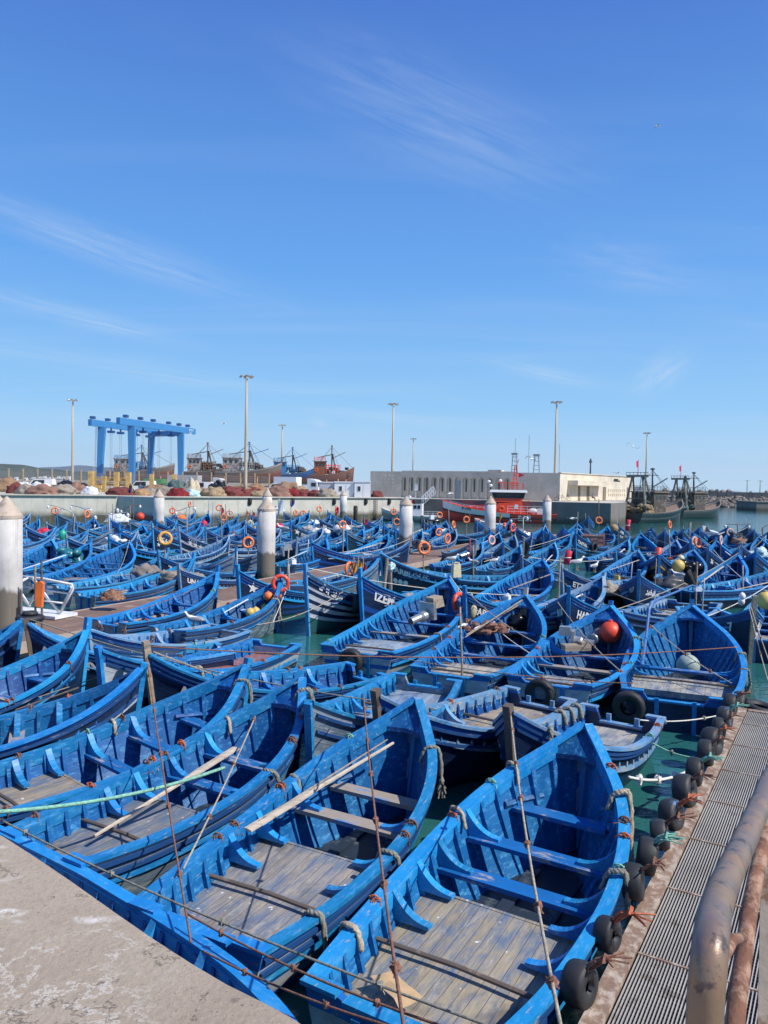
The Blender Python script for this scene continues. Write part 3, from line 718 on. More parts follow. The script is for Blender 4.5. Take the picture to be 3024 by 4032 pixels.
GREY = (.26, .25, .24); TAN = (.40, .34, .25); LBL = (.20, .30, .42); RED = (.33, .08, .07); PAL = (.42, .43, .42)
# --- foreground row (bow away from the viewer)
place('c1', (2306, 2844), (1540, 4010), 'large blue boat beside the grated pontoon with cardboard on its grey deck', deck=(0, .44), thw=(.52, .645, .80), dcol=(.33, .28, .20), hull=W_, n=44, B=2.25, post=0, drop=.02, Lmin=4.9)
place('b1', (1636, 2755), (768, 3668), 'blue boat with two oars tied along its left gunwale', deck=(0, .46), thw=(.60, .74), wood=(0, 1), dcol=(.27, .255, .25), hull=W_, n=44, B=2.12, post=0, drop=.02, Lmin=4.9)
place('a1', (1199, 2676), (185, 3355), 'blue boat with a single cut oar lying across its dark grey deck', deck=(0, .44), thw=(.56, .70), dcol=(.15, .17, .20), hull='hull_grey', n=40, B=2.0, post=0, Lmin=4.9)
place('d1', (973, 2616), (-300, 3190), 'blue boat with a fish shaped float lying in its bow', deck=(0, .40), thw=(.52, .66, .82), dcol=(.30, .25, .19), hull=V, n=40, B=2.05, post=.12, Lmin=4.9)
place('e1', (564, 2625), (-250, 2940), 'blue boat with a green and white striped outer bow and a brown pole along its side', deck=(0, .46), thw=(.58, .72), wood=(0,), dcol=(.30, .25, .19), hull='hull_two_stripes', n=34, B=1.95, post=.1)
place('f1', (347, 2480), (-280, 2810), 'blue boat with thick grey rope wound round its tall stem by the left edge', deck=(0, .3), thw=(.5, .62, .8), hull=V, n=34, B=2.0, post=.3)
place('g1', (85, 2440), (-330, 2660), 'blue boat cut off by the left edge in front of the thickest piling', B=1.7, hull=V, n=28, post=.05)
place('agou', (100, 2452), 238, 'navy boat lettered AGOU with a black tyre round its stem', hull=G, L=4.8, B=1.7, zs=1.0, post=.12, text=[('AGOUN', 1, .32, .30, .62)], postm='dark_wood')
place('na', (372, 2562), (1065, 2535), 'small blue boat with three red deck panels and a pale blue side', deck=[(.0, .22), (.26, .5), (.54, .70)], thw=(.74,), dcol=RED, hull='hull_pale', gun='gunwale_blue', B=2.0, n=30, post=.1, bar=False, Lmin=4.6, text=[('NA', 1, .16, .5, .60)])
place('hh', (578, 2575), (1440, 2640), 'boat with navy bow lettered A HH and a big wooden stem head, stern empty and bright blue', deck=None, thw=(.2, .42, .62, .8), hull=G, gun='gunwale_blue', B=2.1, n=32, post=.28, text=[('A.HH', 1, .32, .62, .60)], postm='weathered_wood', drop=.25)
place('lt', (1240, 2775), (1700, 2680), 'blue boat with a light blue deck, moored between the empty blue boat and the brown decked boat', deck=(0, .5), thw=(.6, .74), dcol=(.22, .34, .50), hull='hull_grey', B=2.1, post=0, drop=.2, Lmin=4.8)
place('br', (1431, 2735), (2080, 2735), 'worn boat with a brown wooden deck and tarred dark sides', deck=(0, .55), thw=(.7,), dcol=(.42, .33, .22), gun='worn_gunwale', hull=V, B=2.1, post=.12, drop=.25, postm='dark_wood', Lmin=4.2)
place('za', (2011, 2812), (2450, 2815), 'dark boat with bleached white deck and frayed rope hanging from its stern', deck=(0, .6), thw=(.74,), dcol=(.42, .42, .40), gun='worn_gunwale', hull=V, B=2.1, post=.12, drop=.25, postm='dark_wood', Lmin=4.0, text=[('7/1181', -1, .17, .35, .5), ('ﺔﻴﻓﺪﺻ', -1, .2, 1.05, .5)])
# --- second row, right
place('r1', (2740, 2390), (2682, 2750), 'blue boat moored nearest the far end of the grated pontoon, with a cream deck band amidships', deck=(.26, .43), thw=(.52,), dcol=(.46, .44, .38), hull=G, n=40, B=2.8, post=.2, drop=.16, hook=True)
place('r2', (2409, 2385), (2160, 2685), 'blue boat with a red buoy and a metal engine pipe in its bow', deck=(0, .33), thw=(.47, .64), wood=(0,), dcol=(.36, .37, .37), hull='hull_pale', n=36, B=2.6, post=.16)
place('r3', (2069, 2340), (1771, 2648), 'blue boat with black rubbish bags in its bow and a pale wooden deck', deck=(0, .33), thw=(.46, .62, .8), dcol=(.48, .42, .32), hull='hull_pale', n=36, B=2.6, post=.24, postm='pale_wood')
place('r4', (1769, 2282), (1404, 2562), 'blue boat with a white stern and an outboard engine lying in its bow', deck=(0, .36), thw=(.46, .62, .78), wood=(0,), dcol=(.30, .40, .50), hull=W_, n=38, B=2.75, post=.18, drop=.12)
place('had', (2192, 2340), 199, 'navy boat lettered HAD and 818 facing the viewer', hull=G, L=6.0, bow=.95, B=1.9, post=.3, text=[('HADI', 1, .33, .50, .58), ('818', -1, .28, .38, .60), ('★', -1, .3, .4, .36)])
place('tw', (2543, 2425), 200, 'navy boat with a bent blue lamp post at its stem', hull=G, L=5.6, bow=.76, B=1.7, post=.1, text=[('12', -1, .22, .5, .55)])
place('ali', (2941, 2400), 187, 'navy boat at the right edge lettered ALK with a bleached timber stem', hull=G, L=6.0, bow=.92, B=1.9, post=.42, postm='weathered_wood', text=[('ALKA', 1, .38, .5, .66), ('7', -1, .34, .75, .62), ('7/52', 1, .3, .5, .45)])
place('r6', (2927, 2300), (2880, 2470), 'blue boat with two cream floats hung in its bow behind the timber stemmed navy boat', hull=G, deck=(0, .4), dcol=TAN)
place('r7', (2478, 2412), (2790, 2360), 'dark boat with bleached grey gunwales and a heap of black net', gun='worn_gunwale', hull=V, deck=(0, .2), thw=(.4, .55, .7), wood=(0, 1, 2), bow=.8, post=0, dcol=PAL)
place('r5', (2177, 2210), (1985, 2385), 'blue boat with a pink deck and a long oar on its left gunwale', hull='hull_pale', deck=(0, .36), thw=(.5, .66), wood=(0,), dcol=(.42, .24, .20), post=.14)
place('r8', (2394, 2270), (2272, 2398), 'blue boat with a white oar and a bleached deck behind the red buoy', hull='hull_pale', deck=(0, .4), dcol=(.5, .44, .36), post=.15)
place('etta', (2237, 2240), 228, 'navy boat lettered ETTAQU with a gull on its side', hull=G, L=6.2, post=.2, text=[('ETTAQU', 1, .28, .5, .62), ('7/', 1, .25, .4, .3)])
place('umm', (2483, 2264), 203, 'navy boat with white Arabic lettering and number 1517', hull=G, L=6.2, post=.25, text=[('ﺮﻴﺨﻟﺍ ﻡﺍ', 1, .3, .5, .66), ('1517', -1, .2, .3, .7)])
place('r9', (2523, 2166), (2400, 2285), 'blue boat with a black ring on its stem and an oar along its left side', hull=G, deck=(0, .42), dcol=LBL, thw=(.55, .72), post=.12)
place('r10', (2474, 2126), (2415, 2195), 'blue boat with a rumpled white cloth by its stern, behind the black ringed stem', hull=G)
place('n1', (2441, 2168), 222, 'small black bowed boat with Arabic letters under the oar', hull=V, L=5.4, bow=.85, post=0, text=[('ﻚﻠﻤﻟﺍ', 1, .26, .5, .66)])
place('r11', (2711, 2165), (2590, 2305), 'blue boat with a yellow float and black bags heaped amidships', hull=G, deck=(0, .4), dcol=TAN, thw=(.5, .8))
place('r12', (2910, 2188), (2790, 2310), 'blue boat with a split oar on its left gunwale and a bleached wood deck', hull=G, deck=(0, .4), dcol=(.5, .42, .33), thw=(.56, .8))
place('r13', (2824, 2133), 14, 'plain blue boat behind the navy boat numbered 36', hull=G, L=6.4)
place('jl', (2804, 2166), 200, 'navy boat numbered JL 36', hull=V, L=6.0, text=[('36', 1, .30, .35, .6), ('JL', -1, .28, .3, .55)])
place('fh', (2713, 2137), 200, 'navy boat lettered FH under a pair of lifebuoys', hull=V, L=6.0, text=[('FH', 1, .3, .4, .6)])
place('r14', (2650, 2126), (2590, 2205), 'blue boat with pale worn gunwales behind the yellow float', hull=G, gun='worn_gunwale')
place('yb', (2612, 2186), 195, 'boat with black and yellow striped bow', hull='hull_yellow_black', L=5.6, post=0)
place('ci', (2561, 2100), 190, 'navy boat lettered CI with a rope looped round its bow', hull=V, L=6.2, bow=1.1, post=.12, text=[('CI', 1, .3, .4, .6)])
place('k1', (2604, 2091), 186, None, hull=V, proto='nav')
place('r15', (2673, 2084), 10, None, proto='blu')
place('k2', (2711, 2098), 192, None, proto='nav')
place('k3', (2840, 2089), 187, None, proto='nav')
place('r16', (2905, 2115), 16, None, proto='blu')
place('k4', (2894, 2152), 212, 'navy boat with white gunwales and small white letters SANS', hull=V, gun='worn_gunwale', L=6.0, text=[('SANS', 1, .25, .3, .6)])
place('k5', (2948, 2079), 200, None, proto='nav')
place('k6', (3008, 2117), 60, None, proto='blu')
place('k7', (3040, 2155), 30, None, proto='blu')
place('k8', (3110, 2215), 70, None, proto='blu')
place('k9', (2985, 2190), 200, None, proto='nav')
place('ster', (2434, 2070), 200, 'navy boat lettered STER with an orange net bag hanging beside it', hull=V, L=6.2, text=[('STER', 1, .26, .35, .66), ('7/1-252', 1, .2, .35, .45)])
place('r18', (2389, 2074), (2340, 2150), 'grey sided boat with a purple patterned cloth over its stern', hull='hull_grey', deck=(0, .2))
place('tait', (2264, 2100), 213, 'blue and green striped boat lettered TAITAL with a white cross barred tyre', hull='hull_stripe_green', L=6.2, bow=1.1, text=[('TAITAL', 1, .26, .2, .74)])
place('r19', (2250, 2110), (2112, 2178), 'bright blue boat with a grey side and wooden deck in front of the striped green boat', hull='hull_grey', deck=(0, .32), dcol=TAN)
place('r20', (2271, 2060), 14, None, proto='blu')
place('k10', (2318, 2047), 190, None, proto='nav')
place('foav', (2125, 2088), 200, 'navy boat lettered FOAV beside the rightmost piling', hull=V, L=6.2, post=.05, text=[('FOAV', 1, .28, .45, .62), ('II', -1, .26, .3, .6)])
place('r21', (2083, 2110), (2010, 2165), 'dark blue boat with bleached curved gunwale in front of the rightmost piling', hull=V, gun='worn_gunwale')
place('r22', (2065, 2055), (1972, 2128), 'blue boat with a red and white lifebuoy and a silver engine', hull=G)
place('r23', (2050, 2148), (1925, 2240), 'blue boat with a sunlit brown deck and grey stern', hull='hull_grey', deck=(0, .4), dcol=(.42, .36, .26), post=.1)
# --- middle
place('tarb', (1532, 2178), 255, 'dark navy boat lettered TARBLOUS with a teal bottom', hull='hull_red_stripe', L=7.2, B=2.3, bow=1.12, post=.06, n=36, deck=(0, .2), text=[('TARBLOUS', 1, .33, .45, .70), ('●●●', 1, .26, .6, .40)])
place('mur', (1204, 2252), 206, 'navy boat with white stripes and Arabic lettering', hull='hull_white_stripes', L=6.8, bow=1.22, post=.3, n=34, text=[('ﷲ ﺩﺍﺮﻣ', 1, .32, .50, .84), ('BEN H3', -1, .24, .2, .86)])
place('izem', (1421, 2272), 206, 'navy boat lettered IZEM with blue bands', hull='hull_blue_bands', L=6.6, bow=1.15, post=.3, n=34, text=[('IZEM', 1, .36, .55, .66), ('6', -1, .3, .3, .68)])
place('ppp', (1844, 2338), 212, 'navy boat lettered APPE beside the cream fender', hull=V, L=6.0, bow=.95, B=1.8, post=.25, text=[('APPE', 1, .28, .5, .62)])
place('x7', (2014, 2200), 206, 'navy boat with a white 7 on its side in front of the bright wooden deck', hull=V, L=6.2, post=.2, text=[('7/', 1, .32, .9, .5)])
place('m55', (1966, 2148), 200, None, proto='nav')
place('m1', (1896, 2132), (1705, 2228), 'blue boat with silver outboard lying in its bow beside a maroon pole', hull=G)
place('m2', (1869, 2102), (1748, 2172), None, proto='blu')
place('m3', (1759, 2073), (1670, 2142), None, proto='blu')
place('kay', (1674, 2058), 203, 'black bowed boat lettered KAY with a dark flag', hull=V, L=6.0, text=[('KAY', 1, .28, .4, .64)])
place('m4', (1876, 2077), 18, None, proto='blu')
place('m5', (1977, 2066), (1930, 2112), None, proto='blu')
place('m6', (1637, 2132), (1560, 2200), None, proto='blu')
place('m8', (1775, 2055), 20, None, proto='blu')
place('m9', (1790, 2128), (1690, 2165), None, proto='wor')
place('l10', (1481, 2195), (1190, 2300), 'blue boat with orange flags and a leaning lifebuoy behind the lettered navy boats', hull='hull_grey', deck=(0, .3))
place('l11', (1300, 2122), (1075, 2240), 'bright blue empty boat beside the second piling from the left with a tyre on its side', hull='hull_grey', deck=(0, .34), thw=(.5, .8), dcol=TAN, n=34)
place('l12', (1543, 2103), (1325, 2195), 'blue boat with a long oar on its left gunwale left of the middle piling', hull=G)
place('l13', (1441, 2084), (1320, 2155), 'blue boat with grey engine parts heaped in its bow', hull=G)
place('l14', (1544, 2055), (1440, 2108), None, proto='blu')
place('l15', (1506, 2034), (1440, 2074), None, proto='blu')
place('star', (1123, 2062), 208, 'dark green navy boat with one white star on its bow', hull='hull_green_navy', L=6.8, bow=1.12, text=[('★', 1, .42, .35, .72), ('7/12', 1, .26, .95, .66)])
place('n242', (1253, 2044), 200, 'navy boat numbered 242', hull=V, L=6.2, text=[('242', 1, .3, .55, .6)])
place('l16', (1177, 2132), (1060, 2180), 'blue boat with a silver outboard right of the second piling', hull=G)
place('bb1', (1200, 2140), 215, None, proto='nav')
place('titi', (706, 2090), 222, 'navy boat lettered TITI with stars and white stripes', hull='hull_two_stripes', L=7.0, bow=1.2, n=34, text=[('TITI', 1, .34, .5, .86), ('★★★', 1, .30, .5, .66), ('▲▲', 1, .18, .7, .50)])
place('mou', (581, 2080), 205, 'navy boat lettered MOU with a yellow lifebuoy before it', hull=V, L=6.6, bow=1.15, text=[('MOU', 1, .32, .35, .76), ('24.488', 1, .26, .3, .60), ('★', 1, .24, .3, .45)])
place('b0', (645, 2049), 213, None, proto='nav')
place('l1', (208, 2124), (-10, 2262), 'blue empty boat right beside the leftmost piling', hull=G, post=.25)
place('l2', (353, 2138), (60, 2268), 'blue boat with teal covered bundles heaped in its bow', hull='hull_grey', gun='gunwale_blue')
place('l3', (510, 2136), (95, 2320), 'long blue boat with a deep empty bow behind the white gangway', hull=W_, n=34, post=.12)
place('l4', (659, 2180), (250, 2315), 'blue boat with a grey cloth draped bundle on board', hull='hull_grey', n=30)
place('l5', (809, 2200), (390, 2345), 'blue boat whose square stern touches the brown pontoon', hull='hull_grey', n=32)
place('za11', (672, 2190), 215, 'navy boat numbered 7/11', hull=V, L=6.2, text=[('7/110', 1, .3, .4, .7)])
place('l6', (856, 2255), (430, 2455), 'blue boat lying along the near edge of the brown pontoon', hull='hull_grey', n=34, deck=(0, .3), thw=(.42, .55, .7), dcol=PAL)
place('l7', (1150, 2290), (790, 2478), 'blue boat with a string of orange and yellow floats in its bow', hull='hull_grey', n=34, deck=(0, .30), thw=(.44, .6, .76), dcol=TAN)
place('l8', (330, 2485), (845, 2490), 'worn boat with white slotted gunwales and a gull standing on it', gun='worn_gunwale', hull='hull_pale', bow=.8, deck=(0, .2), thw=(.4, .6), dcol=TAN, B=2.1, post=0)
place('guja', (923, 2245), 202, 'navy boat with a white star beside the second piling from the left', hull='hull_blue_bands', L=6.2, bow=1.1, post=.25, text=[('★', 1, .36, .4, .74), ('7/1', 1, .24, .9, .6), ('GUJ', -1, .26, .25, .62)])
place('l17', (569, 2070), (430, 2170), 'blue boat with a tall curved bow left of the navy boat with stars', hull=G, post=.2)
place('l18', (898, 2060), (772, 2135), 'blue boat with a sunlit white side under an orange lifebuoy', hull='hull_pale')
place('l19', (1003, 2066), (862, 2142), 'blue boat with cream floats on its stem left of the second piling', hull=G)
place('l20', (957, 2098), 200, 'navy boat with a large lifebuoy on a post left of the second piling', hull=V, L=6.2, text=[('FE', 1, .26, .5, .6)])
place('l21', (695, 2024), (650, 2066), None, proto='blu')
place('l22', (818, 2025), (735, 2080), None, proto='blu')
place('l23', (768, 2024), 25, None, proto='blu')
place('l24', (927, 2037), (840, 2085), None, proto='blu')
place('ta', (183, 2064), 215, 'navy boat lettered TAH with a green float on its side', hull=G, L=6.4, post=.15, text=[('TAHA', 1, .28, .5, .66)])
place('l25', (155, 2050), (0, 2118), None, proto='blu')
place('l26', (304, 2048), (200, 2090), None, proto='blu')
place('l27', (372, 2038), (285, 2110), None, proto='blu')
place('l28', (409, 2090), (290, 2150), None, proto='wor')
place('l29', (405, 2126), 205, None, proto='nav')
place('l29b', (282, 2126), 212, None, proto='wnav')
place('l30', (418, 2049), 208, None, proto='nav')
place('l31', (1050, 2160), (780, 2232), 'long light blue boat left of the second piling with pale deck boards', hull='hull_grey', deck=(0, .4), dcol=LBL)
place('l32', (1095, 2192), (870, 2268), None, proto='blu')
place('una', (806, 2252), (1040, 2275), 'navy boat lettered UNA with pale gunwales', gun='worn_gunwale', hull=V, bow=.85, text=[('UNA', 1, .24, .35, .66)])
# the far packed ranks by the quay wall
for i, (bx, by, hd) in enumerate([(120, 2020, 20), (225, 2030, 200), (262, 2068, 24), (470, 2045, 25), (470, 2028, 200), (515, 2062, 205), (600, 2030, 20),
        (655, 2086, 30), (728, 2046, 200), (780, 2060, 28), (845, 2044, 205), (955, 2046, 25), (985, 2032, 205), (1085, 2030, 22), (1120, 2022, 205), (1180, 2036, 25), (1215, 2020, 20),
        (1235, 2080, 30), (1290, 2022, 205), (1305, 2036, 30), (1360, 2034, 200), (1385, 2066, 28), (1415, 2044, 205), (1620, 2060, 28), (1700, 2092, 30), (1825, 2100, 205),
        (1935, 2098, 25), (2010, 2112, 28), (2160, 2140, 30), (2200, 2085, 200), (2345, 2086, 200), (1590, 2096, 205), (1350, 2098, 205), (905, 2112, 30), (480, 2098, 205), (345, 2088, 30),
        (2770, 2108, 12), (2990, 2092, 200), (60, 2060, 22), (110, 2085, 205), (240, 2080, 26), (330, 2070, 205), (540, 2095, 28), (620, 2062, 205), (690, 2060, 30), (800, 2090, 205), (830, 2072, 28), (930, 2075, 205), (1030, 2048, 28), (1060, 2078, 205), (1150, 2080, 30), (1270, 2062, 28), (1330, 2050, 205), (1470, 2062, 30), (1500, 2075, 205), (1660, 2085, 28), (1720, 2070, 205), (1850, 2085, 28), (1900, 2062, 205), (2020, 2080, 205), (2100, 2070, 26), (2170, 2112, 205), (2300, 2085, 12), (2550, 2110, 10), (2700, 2095, 12), (2780, 2088, 200), (2880, 2095, 12), (2960, 2105, 14), (3015, 2090, 200), (2660, 2105, 196)]):
    place('f%d' % i, (bx, by), hd, None, proto='blu' if hd < 90 else 'nav', L=6.2 + .5 * rnd.random())
# the one hard against the near quay
a_, b_ = P(-30, 3268, .78), P(1130, 4030, .84)
dv = (b_ - a_); dv.z = 0; Lq = dv.length / .80; dv.normalize(); nq = Vector((dv.y, -dv.x, 0))
if nq.y > 0: nq = -nq
bp = a_ - dv * .1 + nq * .72
BOATS.append(dict(key='q1', pos=Vector((bp.x, bp.y, 0)), d=dv, L=Lq, B=2.0, zs=1.0, label='bright blue boat squeezed against the pale concrete quay edge', proto=None, kw=dict(hull=V, post=0, bow=.62, n=34, deck=(0, .2)), bowpx=(1100, 4025), group='blue wooden fishing boats moored in the harbour'))
PONT = ((-12.4, 21.2), (16.5, 79.5))                       # brown pontoon, plan
GPONT = (P(2916, 2801, .5), P(2320, 4032, .5))            # left edge of the grated pontoon, far and near
PIL_ = [(PD(X, 2000, dp).x, dp) for X, dp in ((26, 24), (1050, 39), (626, 68), (1599, 54), (1931, 63.5), (2154, 83), (1352, 100))]
def obstacle(p, r):
    """push needed to leave the pontoons and pilings"""
    out = Vector((0, 0, 0))
    a, c = Vector((*PONT[0], 0)), Vector((*PONT[1], 0)); d = (c - a); t = max(0, min(1, (p - a).dot(d) / d.length_squared)); q = a + d * t; v = p - q; v.z = 0; o = r * .8 + 1.35 - v.length
    if o > 0 and v.length > 1e-3: out += v.normalized() * o * .7
    for x, y in PIL_:
        v = p - Vector((x, y, 0)); v.z = 0; o = r * .9 + .5 - v.length
        if o > 0: out += v.normalized() * o
    gd_ = (GPONT[0] - GPONT[1]).normalized(); gn_ = Vector((gd_.y, -gd_.x, 0)); v = p - GPONT[1]
    if v.dot(gd_) < (GPONT[0] - GPONT[1]).length + .3:
        o = v.dot(gn_) + r * .95 + .2
        if o > 0: out -= gn_ * o
    return out
QB = BOATS.pop()
# ease apart boats that would cut into each other (three discs a boat, near ones move least)
def discs(b): return [(b['pos'] + b['d'] * (b['L'] * f), b['B'] * k) for f, k in ((.12, .42), (.34, .48), (.57, .48), (.78, .36), (.93, .16))]
for A in BOATS: A['p0'] = A['pos'].copy()
for it in range(70):
    for i in range(len(BOATS)):
        for j in range(i + 1, len(BOATS)):
            A, Bq = BOATS[i], BOATS[j]
            if (A['pos'] - Bq['pos']).length > 13: continue
            push = Vector((0, 0, 0))
            for (p, r) in discs(A):
                for (q, s) in discs(Bq):
                    d = q - p; dl = d.length; o = (r + s) * .88 - dl
                    if o > 0 and dl > 1e-3: push += d / dl * o
            if push.length > 0:
                push = push * .10
                if push.length > .2: push = push.normalized() * .2
                ya, yb = A['pos'].y, Bq['pos'].y
                wa = (max(ya, 4) / (max(ya, 4) + max(yb, 4))) ; ka, kb = (1.0 if A['proto'] else .3), (1.0 if Bq['proto'] else .3); wa = wa ** 2 * ka / (wa ** 2 * ka + (1 - wa) ** 2 * kb)
                A['pos'] = A['pos'] - push * wa; Bq['pos'] = Bq['pos'] + push * (1 - wa)
    for A in BOATS:
        A.setdefault('p0', A['pos'].copy()); A['pos'] = A['pos'] + (A['p0'] - A['pos']) * (.0 if A['proto'] else .03)
        if A['pos'].y > 100: continue
        ps_ = [obstacle(p, r) for p, r in discs(A)]; m_ = max(ps_, key=lambda v: v.length)
        if m_.length > 0: A['pos'] = A['pos'] + m_ * .25
BOATS.append(QB)
PROTO = {}
def proto_boat(kind):
    if kind not in PROTO:
        kw = dict(blu=[dict(hull=G, deck=(0, .38), dcol=TAN), dict(hull='hull_grey', deck=(0, .3), dcol=LBL, thw=(.42, .58, .76)), dict(hull='hull_pale', deck=(.2, .4), dcol=PAL, post=.15, gun='gunwale_faded'), dict(hull=V, deck=(0, .45), dcol=PAL, gun='worn_gunwale', post=.1), dict(hull=G, deck=(0, .25), dcol=TAN, thw=(.35, .5, .65, .8), gun='gunwale_faded')],
                  nav=[dict(hull=V, post=.3, bow=1.05), dict(hull=G, post=.12, bow=1.1, gun='gunwale_faded'), dict(hull='hull_blue_bands', post=.22, bow=1.05), dict(hull=V, post=.2, bow=1.08, gun='worn_gunwale', dcol=PAL), dict(hull='hull_green_navy', post=.1, bow=1.08)],
                  wor=[dict(hull='hull_grey', gun='worn_gunwale', post=.05, dcol=PAL)], wnav=[dict(hull=V, gun='worn_gunwale', post=.2)])[kind]
        PROTO[kind] = [make_boat(n=22, **k) for k in kw]
        for r_ in PROTO[kind]: r_['used'] = 0
    L = PROTO[kind]; r_ = L[rnd.randrange(len(L))]
    if not r_['used']: r_['used'] = 1; return r_
    return copy_tree(r_)
for b in BOATS:
    hd = math.atan2(b['d'].y, b['d'].x)
    if b['proto']:
        o = proto_boat(b['proto']); o.scale = (b['L'] / 6.8, b['B'] / 2.65, b['zs'] * rnd.uniform(.95, 1.06))
        for c in o.children:
            if c.name.startswith('deck'): k = rnd.choice([TAN, LBL, PAL, GREY, (.34, .22, .18)]); c.color = (*k, 1)
    else:
        if 'gun' not in b['kw'] and b['pos'].y > 20: b['kw']['gun'] = ['gunwale_blue', 'gunwale_faded', 'gunwale_blue', 'worn_gunwale', 'gunwale_faded', 'gunwale_blue'][rnd.randrange(6)]
        o = make_boat(L=b['L'], B=b['B'], **b['kw']); o.scale = (1, 1, b['zs'])
    o.location = (b['pos'].x, b['pos'].y, rnd.uniform(-.03, .04)); o.rotation_euler = (rnd.uniform(-.02, .02), 0, hd)
    b['o'] = o; o['category'] = 'boat'; o['group'] = b['group']
    if b['label']: o['label'] = b['label']
for L_ in PROTO.values():
    for r_ in L_:
        if 'used' in r_: del r_['used']
for b in BOATS:
    if 'used' in b['o']: del b['o']['used']
BK = {b['key']: b for b in BOATS}
def bp_(key, u, y=0.0, z=None, up=0.0):
    """a point in a boat: u along (0 stern, 1 bow), y to its left in metres"""
    b = BK[key]; h = Hull(b['L'], b['B'], b['kw'].get('bow', 1.0)); d = b['d']; n = Vector((-d.y, d.x, 0))
    zz = h.zg(min(max(u, 0), 1)) * b['zs'] + up if z is None else z
    return b['pos'] + d * (u * b['L']) + n * y + Vector((0, 0, zz))
def gun_(key, u, side, up=.05, out_=0.0):
    b = BK[key]; h = Hull(b['L'], b['B'], 1.0); return bp_(key, u, side * (h.b(u) + out_), None, up)
# ------------------------------------------------------------------ materials of the background
mat('piling_paint', (0.62, 0.60, 0.57), 0.6, sc_=1.5, wear=(0.45, 0.42, 0.38), wamt=0.5, wsc=3)
mat('piling_cap', (0.52, 0.42, 0.33), 0.75, sc_=2, wear=(0.35, 0.27, 0.2), wamt=0.6, wsc=4)
mat('lift_blue', (0.045, 0.21, 0.46), 0.45, var=0.1)
mat('lift_dark', (0.03, 0.10, 0.26), 0.5)
mat('mast_tan', (0.47, 0.40, 0.29), 0.5, var=0.08)
mat('lamp_grey', (0.30, 0.30, 0.28), 0.4, 0.3)
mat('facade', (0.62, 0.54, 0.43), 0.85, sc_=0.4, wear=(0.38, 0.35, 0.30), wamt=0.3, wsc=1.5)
mat('facade_sunlit', (0.66, 0.58, 0.46), 0.85, sc_=0.4, wear=(0.5, 0.45, 0.38), wamt=0.2, wsc=1.5)  # lighter copy of the facade colour, sunlight painted in for the end wall
mat('window_dark', (0.03, 0.038, 0.045), 0.12)
mat('door_grey', (0.32, 0.36, 0.38), 0.4)
mat('door_brown', (0.22, 0.16, 0.11), 0.6)
mat('cabin_white', (0.74, 0.75, 0.76), 0.5, var=0.05)
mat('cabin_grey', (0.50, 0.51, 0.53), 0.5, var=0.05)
mat('ship_red', (0.92, 0.085, 0.035), 0.4, var=0.1)
mat('ship_white', (0.78, 0.78, 0.77), 0.45, var=0.05)
mat('ship_black', (0.012, 0.012, 0.013), 0.5)
mat('rust', (0.17, 0.075, 0.045), 0.85, sc_=9, var=.35, wear=(0.36, 0.22, 0.15), wamt=0.7, wsc=14, bump=0.5)
mat('rusty_steel', (0.30, 0.20, 0.14), 0.7, 0.2, sc_=6, wear=(0.5, 0.42, 0.34), wamt=0.7, wsc=6, bump=0.4)
mat('trawler_hull', (0.10, 0.13, 0.12), 0.6, wear=(0.28, 0.25, 0.2), wamt=0.6, wsc=2)
mat('trawler_house', (0.34, 0.34, 0.33), 0.6, wear=(0.16, 0.12, 0.1), wamt=0.8, wsc=1.6)
mat('trawler_dark', (0.07, 0.06, 0.05), 0.7, wear=(0.22, 0.18, 0.14), wamt=0.6, wsc=2.5)
mat('trawler_wood', (0.24, 0.17, 0.12), 0.7, wear=(0.36, 0.27, 0.19), wamt=0.6, wsc=2)
mat('trawler_brown', (0.20, 0.07, 0.035), 0.7, wear=(0.3, 0.14, 0.08), wamt=0.5, wsc=2)
mat('net_maroon', (0.13, 0.026, 0.026), 0.95, sc_=2, var=0.5, wear=(0.22, 0.07, 0.055), wamt=0.7, wsc=9, bump=0.6)
mat('net_red', (0.19, 0.014, 0.02), 0.95, sc_=2, var=0.5, wear=(0.34, 0.08, 0.08), wamt=0.4, wsc=8, bump=0.6)
mat('net_pink', (0.25, 0.145, 0.11), 0.95, sc_=2, var=0.3, wear=(0.2, 0.06, 0.05), wamt=0.5, wsc=3, bump=0.6)
mat('net_tan', (0.34, 0.25, 0.15), 0.95, sc_=2, var=0.3, wear=(0.22, 0.16, 0.1), wamt=0.6, wsc=5, bump=0.6)
mat('net_orange', (0.36, 0.22, 0.11), 0.95, sc_=2, var=0.3, bump=0.6)
mat('net_grey', (0.30, 0.26, 0.21), 0.95, sc_=2, var=0.3, wear=(0.2, 0.17, 0.14), wamt=0.6, wsc=4, bump=0.6)
mat('net_floats', (0.24, 0.18, 0.11), 0.95, sc_=6, var=0.5, wear=(0.45, 0.13, 0.06), wamt=0.6, wsc=9, bump=0.6)
mat('tarp_black', (0.018, 0.02, 0.022), 0.4, bump=0.4)
mat('tarp_green', (0.07, 0.12, 0.11), 0.6, bump=0.4)
mat('tarp_beige', (0.50, 0.43, 0.31), 0.8, bump=0.4)
mat('tarp_white', (0.68, 0.70, 0.70), 0.6, bump=0.4)
mat('tarp_pale_blue', (0.42, 0.58, 0.62), 0.7, bump=0.4)
mat('net_teal', (0.28, 0.38, 0.40), 0.9, wear=(0.4, 0.3, 0.2), wamt=0.5, bump=0.5)
mat('timber_yellow', (0.56, 0.37, 0.13), 0.75, sc_=1.2, var=0.3, wear=(0.4, 0.25, 0.1), wamt=0.4, wsc=2)
mat('post_tan', (0.40, 0.30, 0.19), 0.8)
mat('mesh_grey', (0.25, 0.25, 0.24), 0.7)
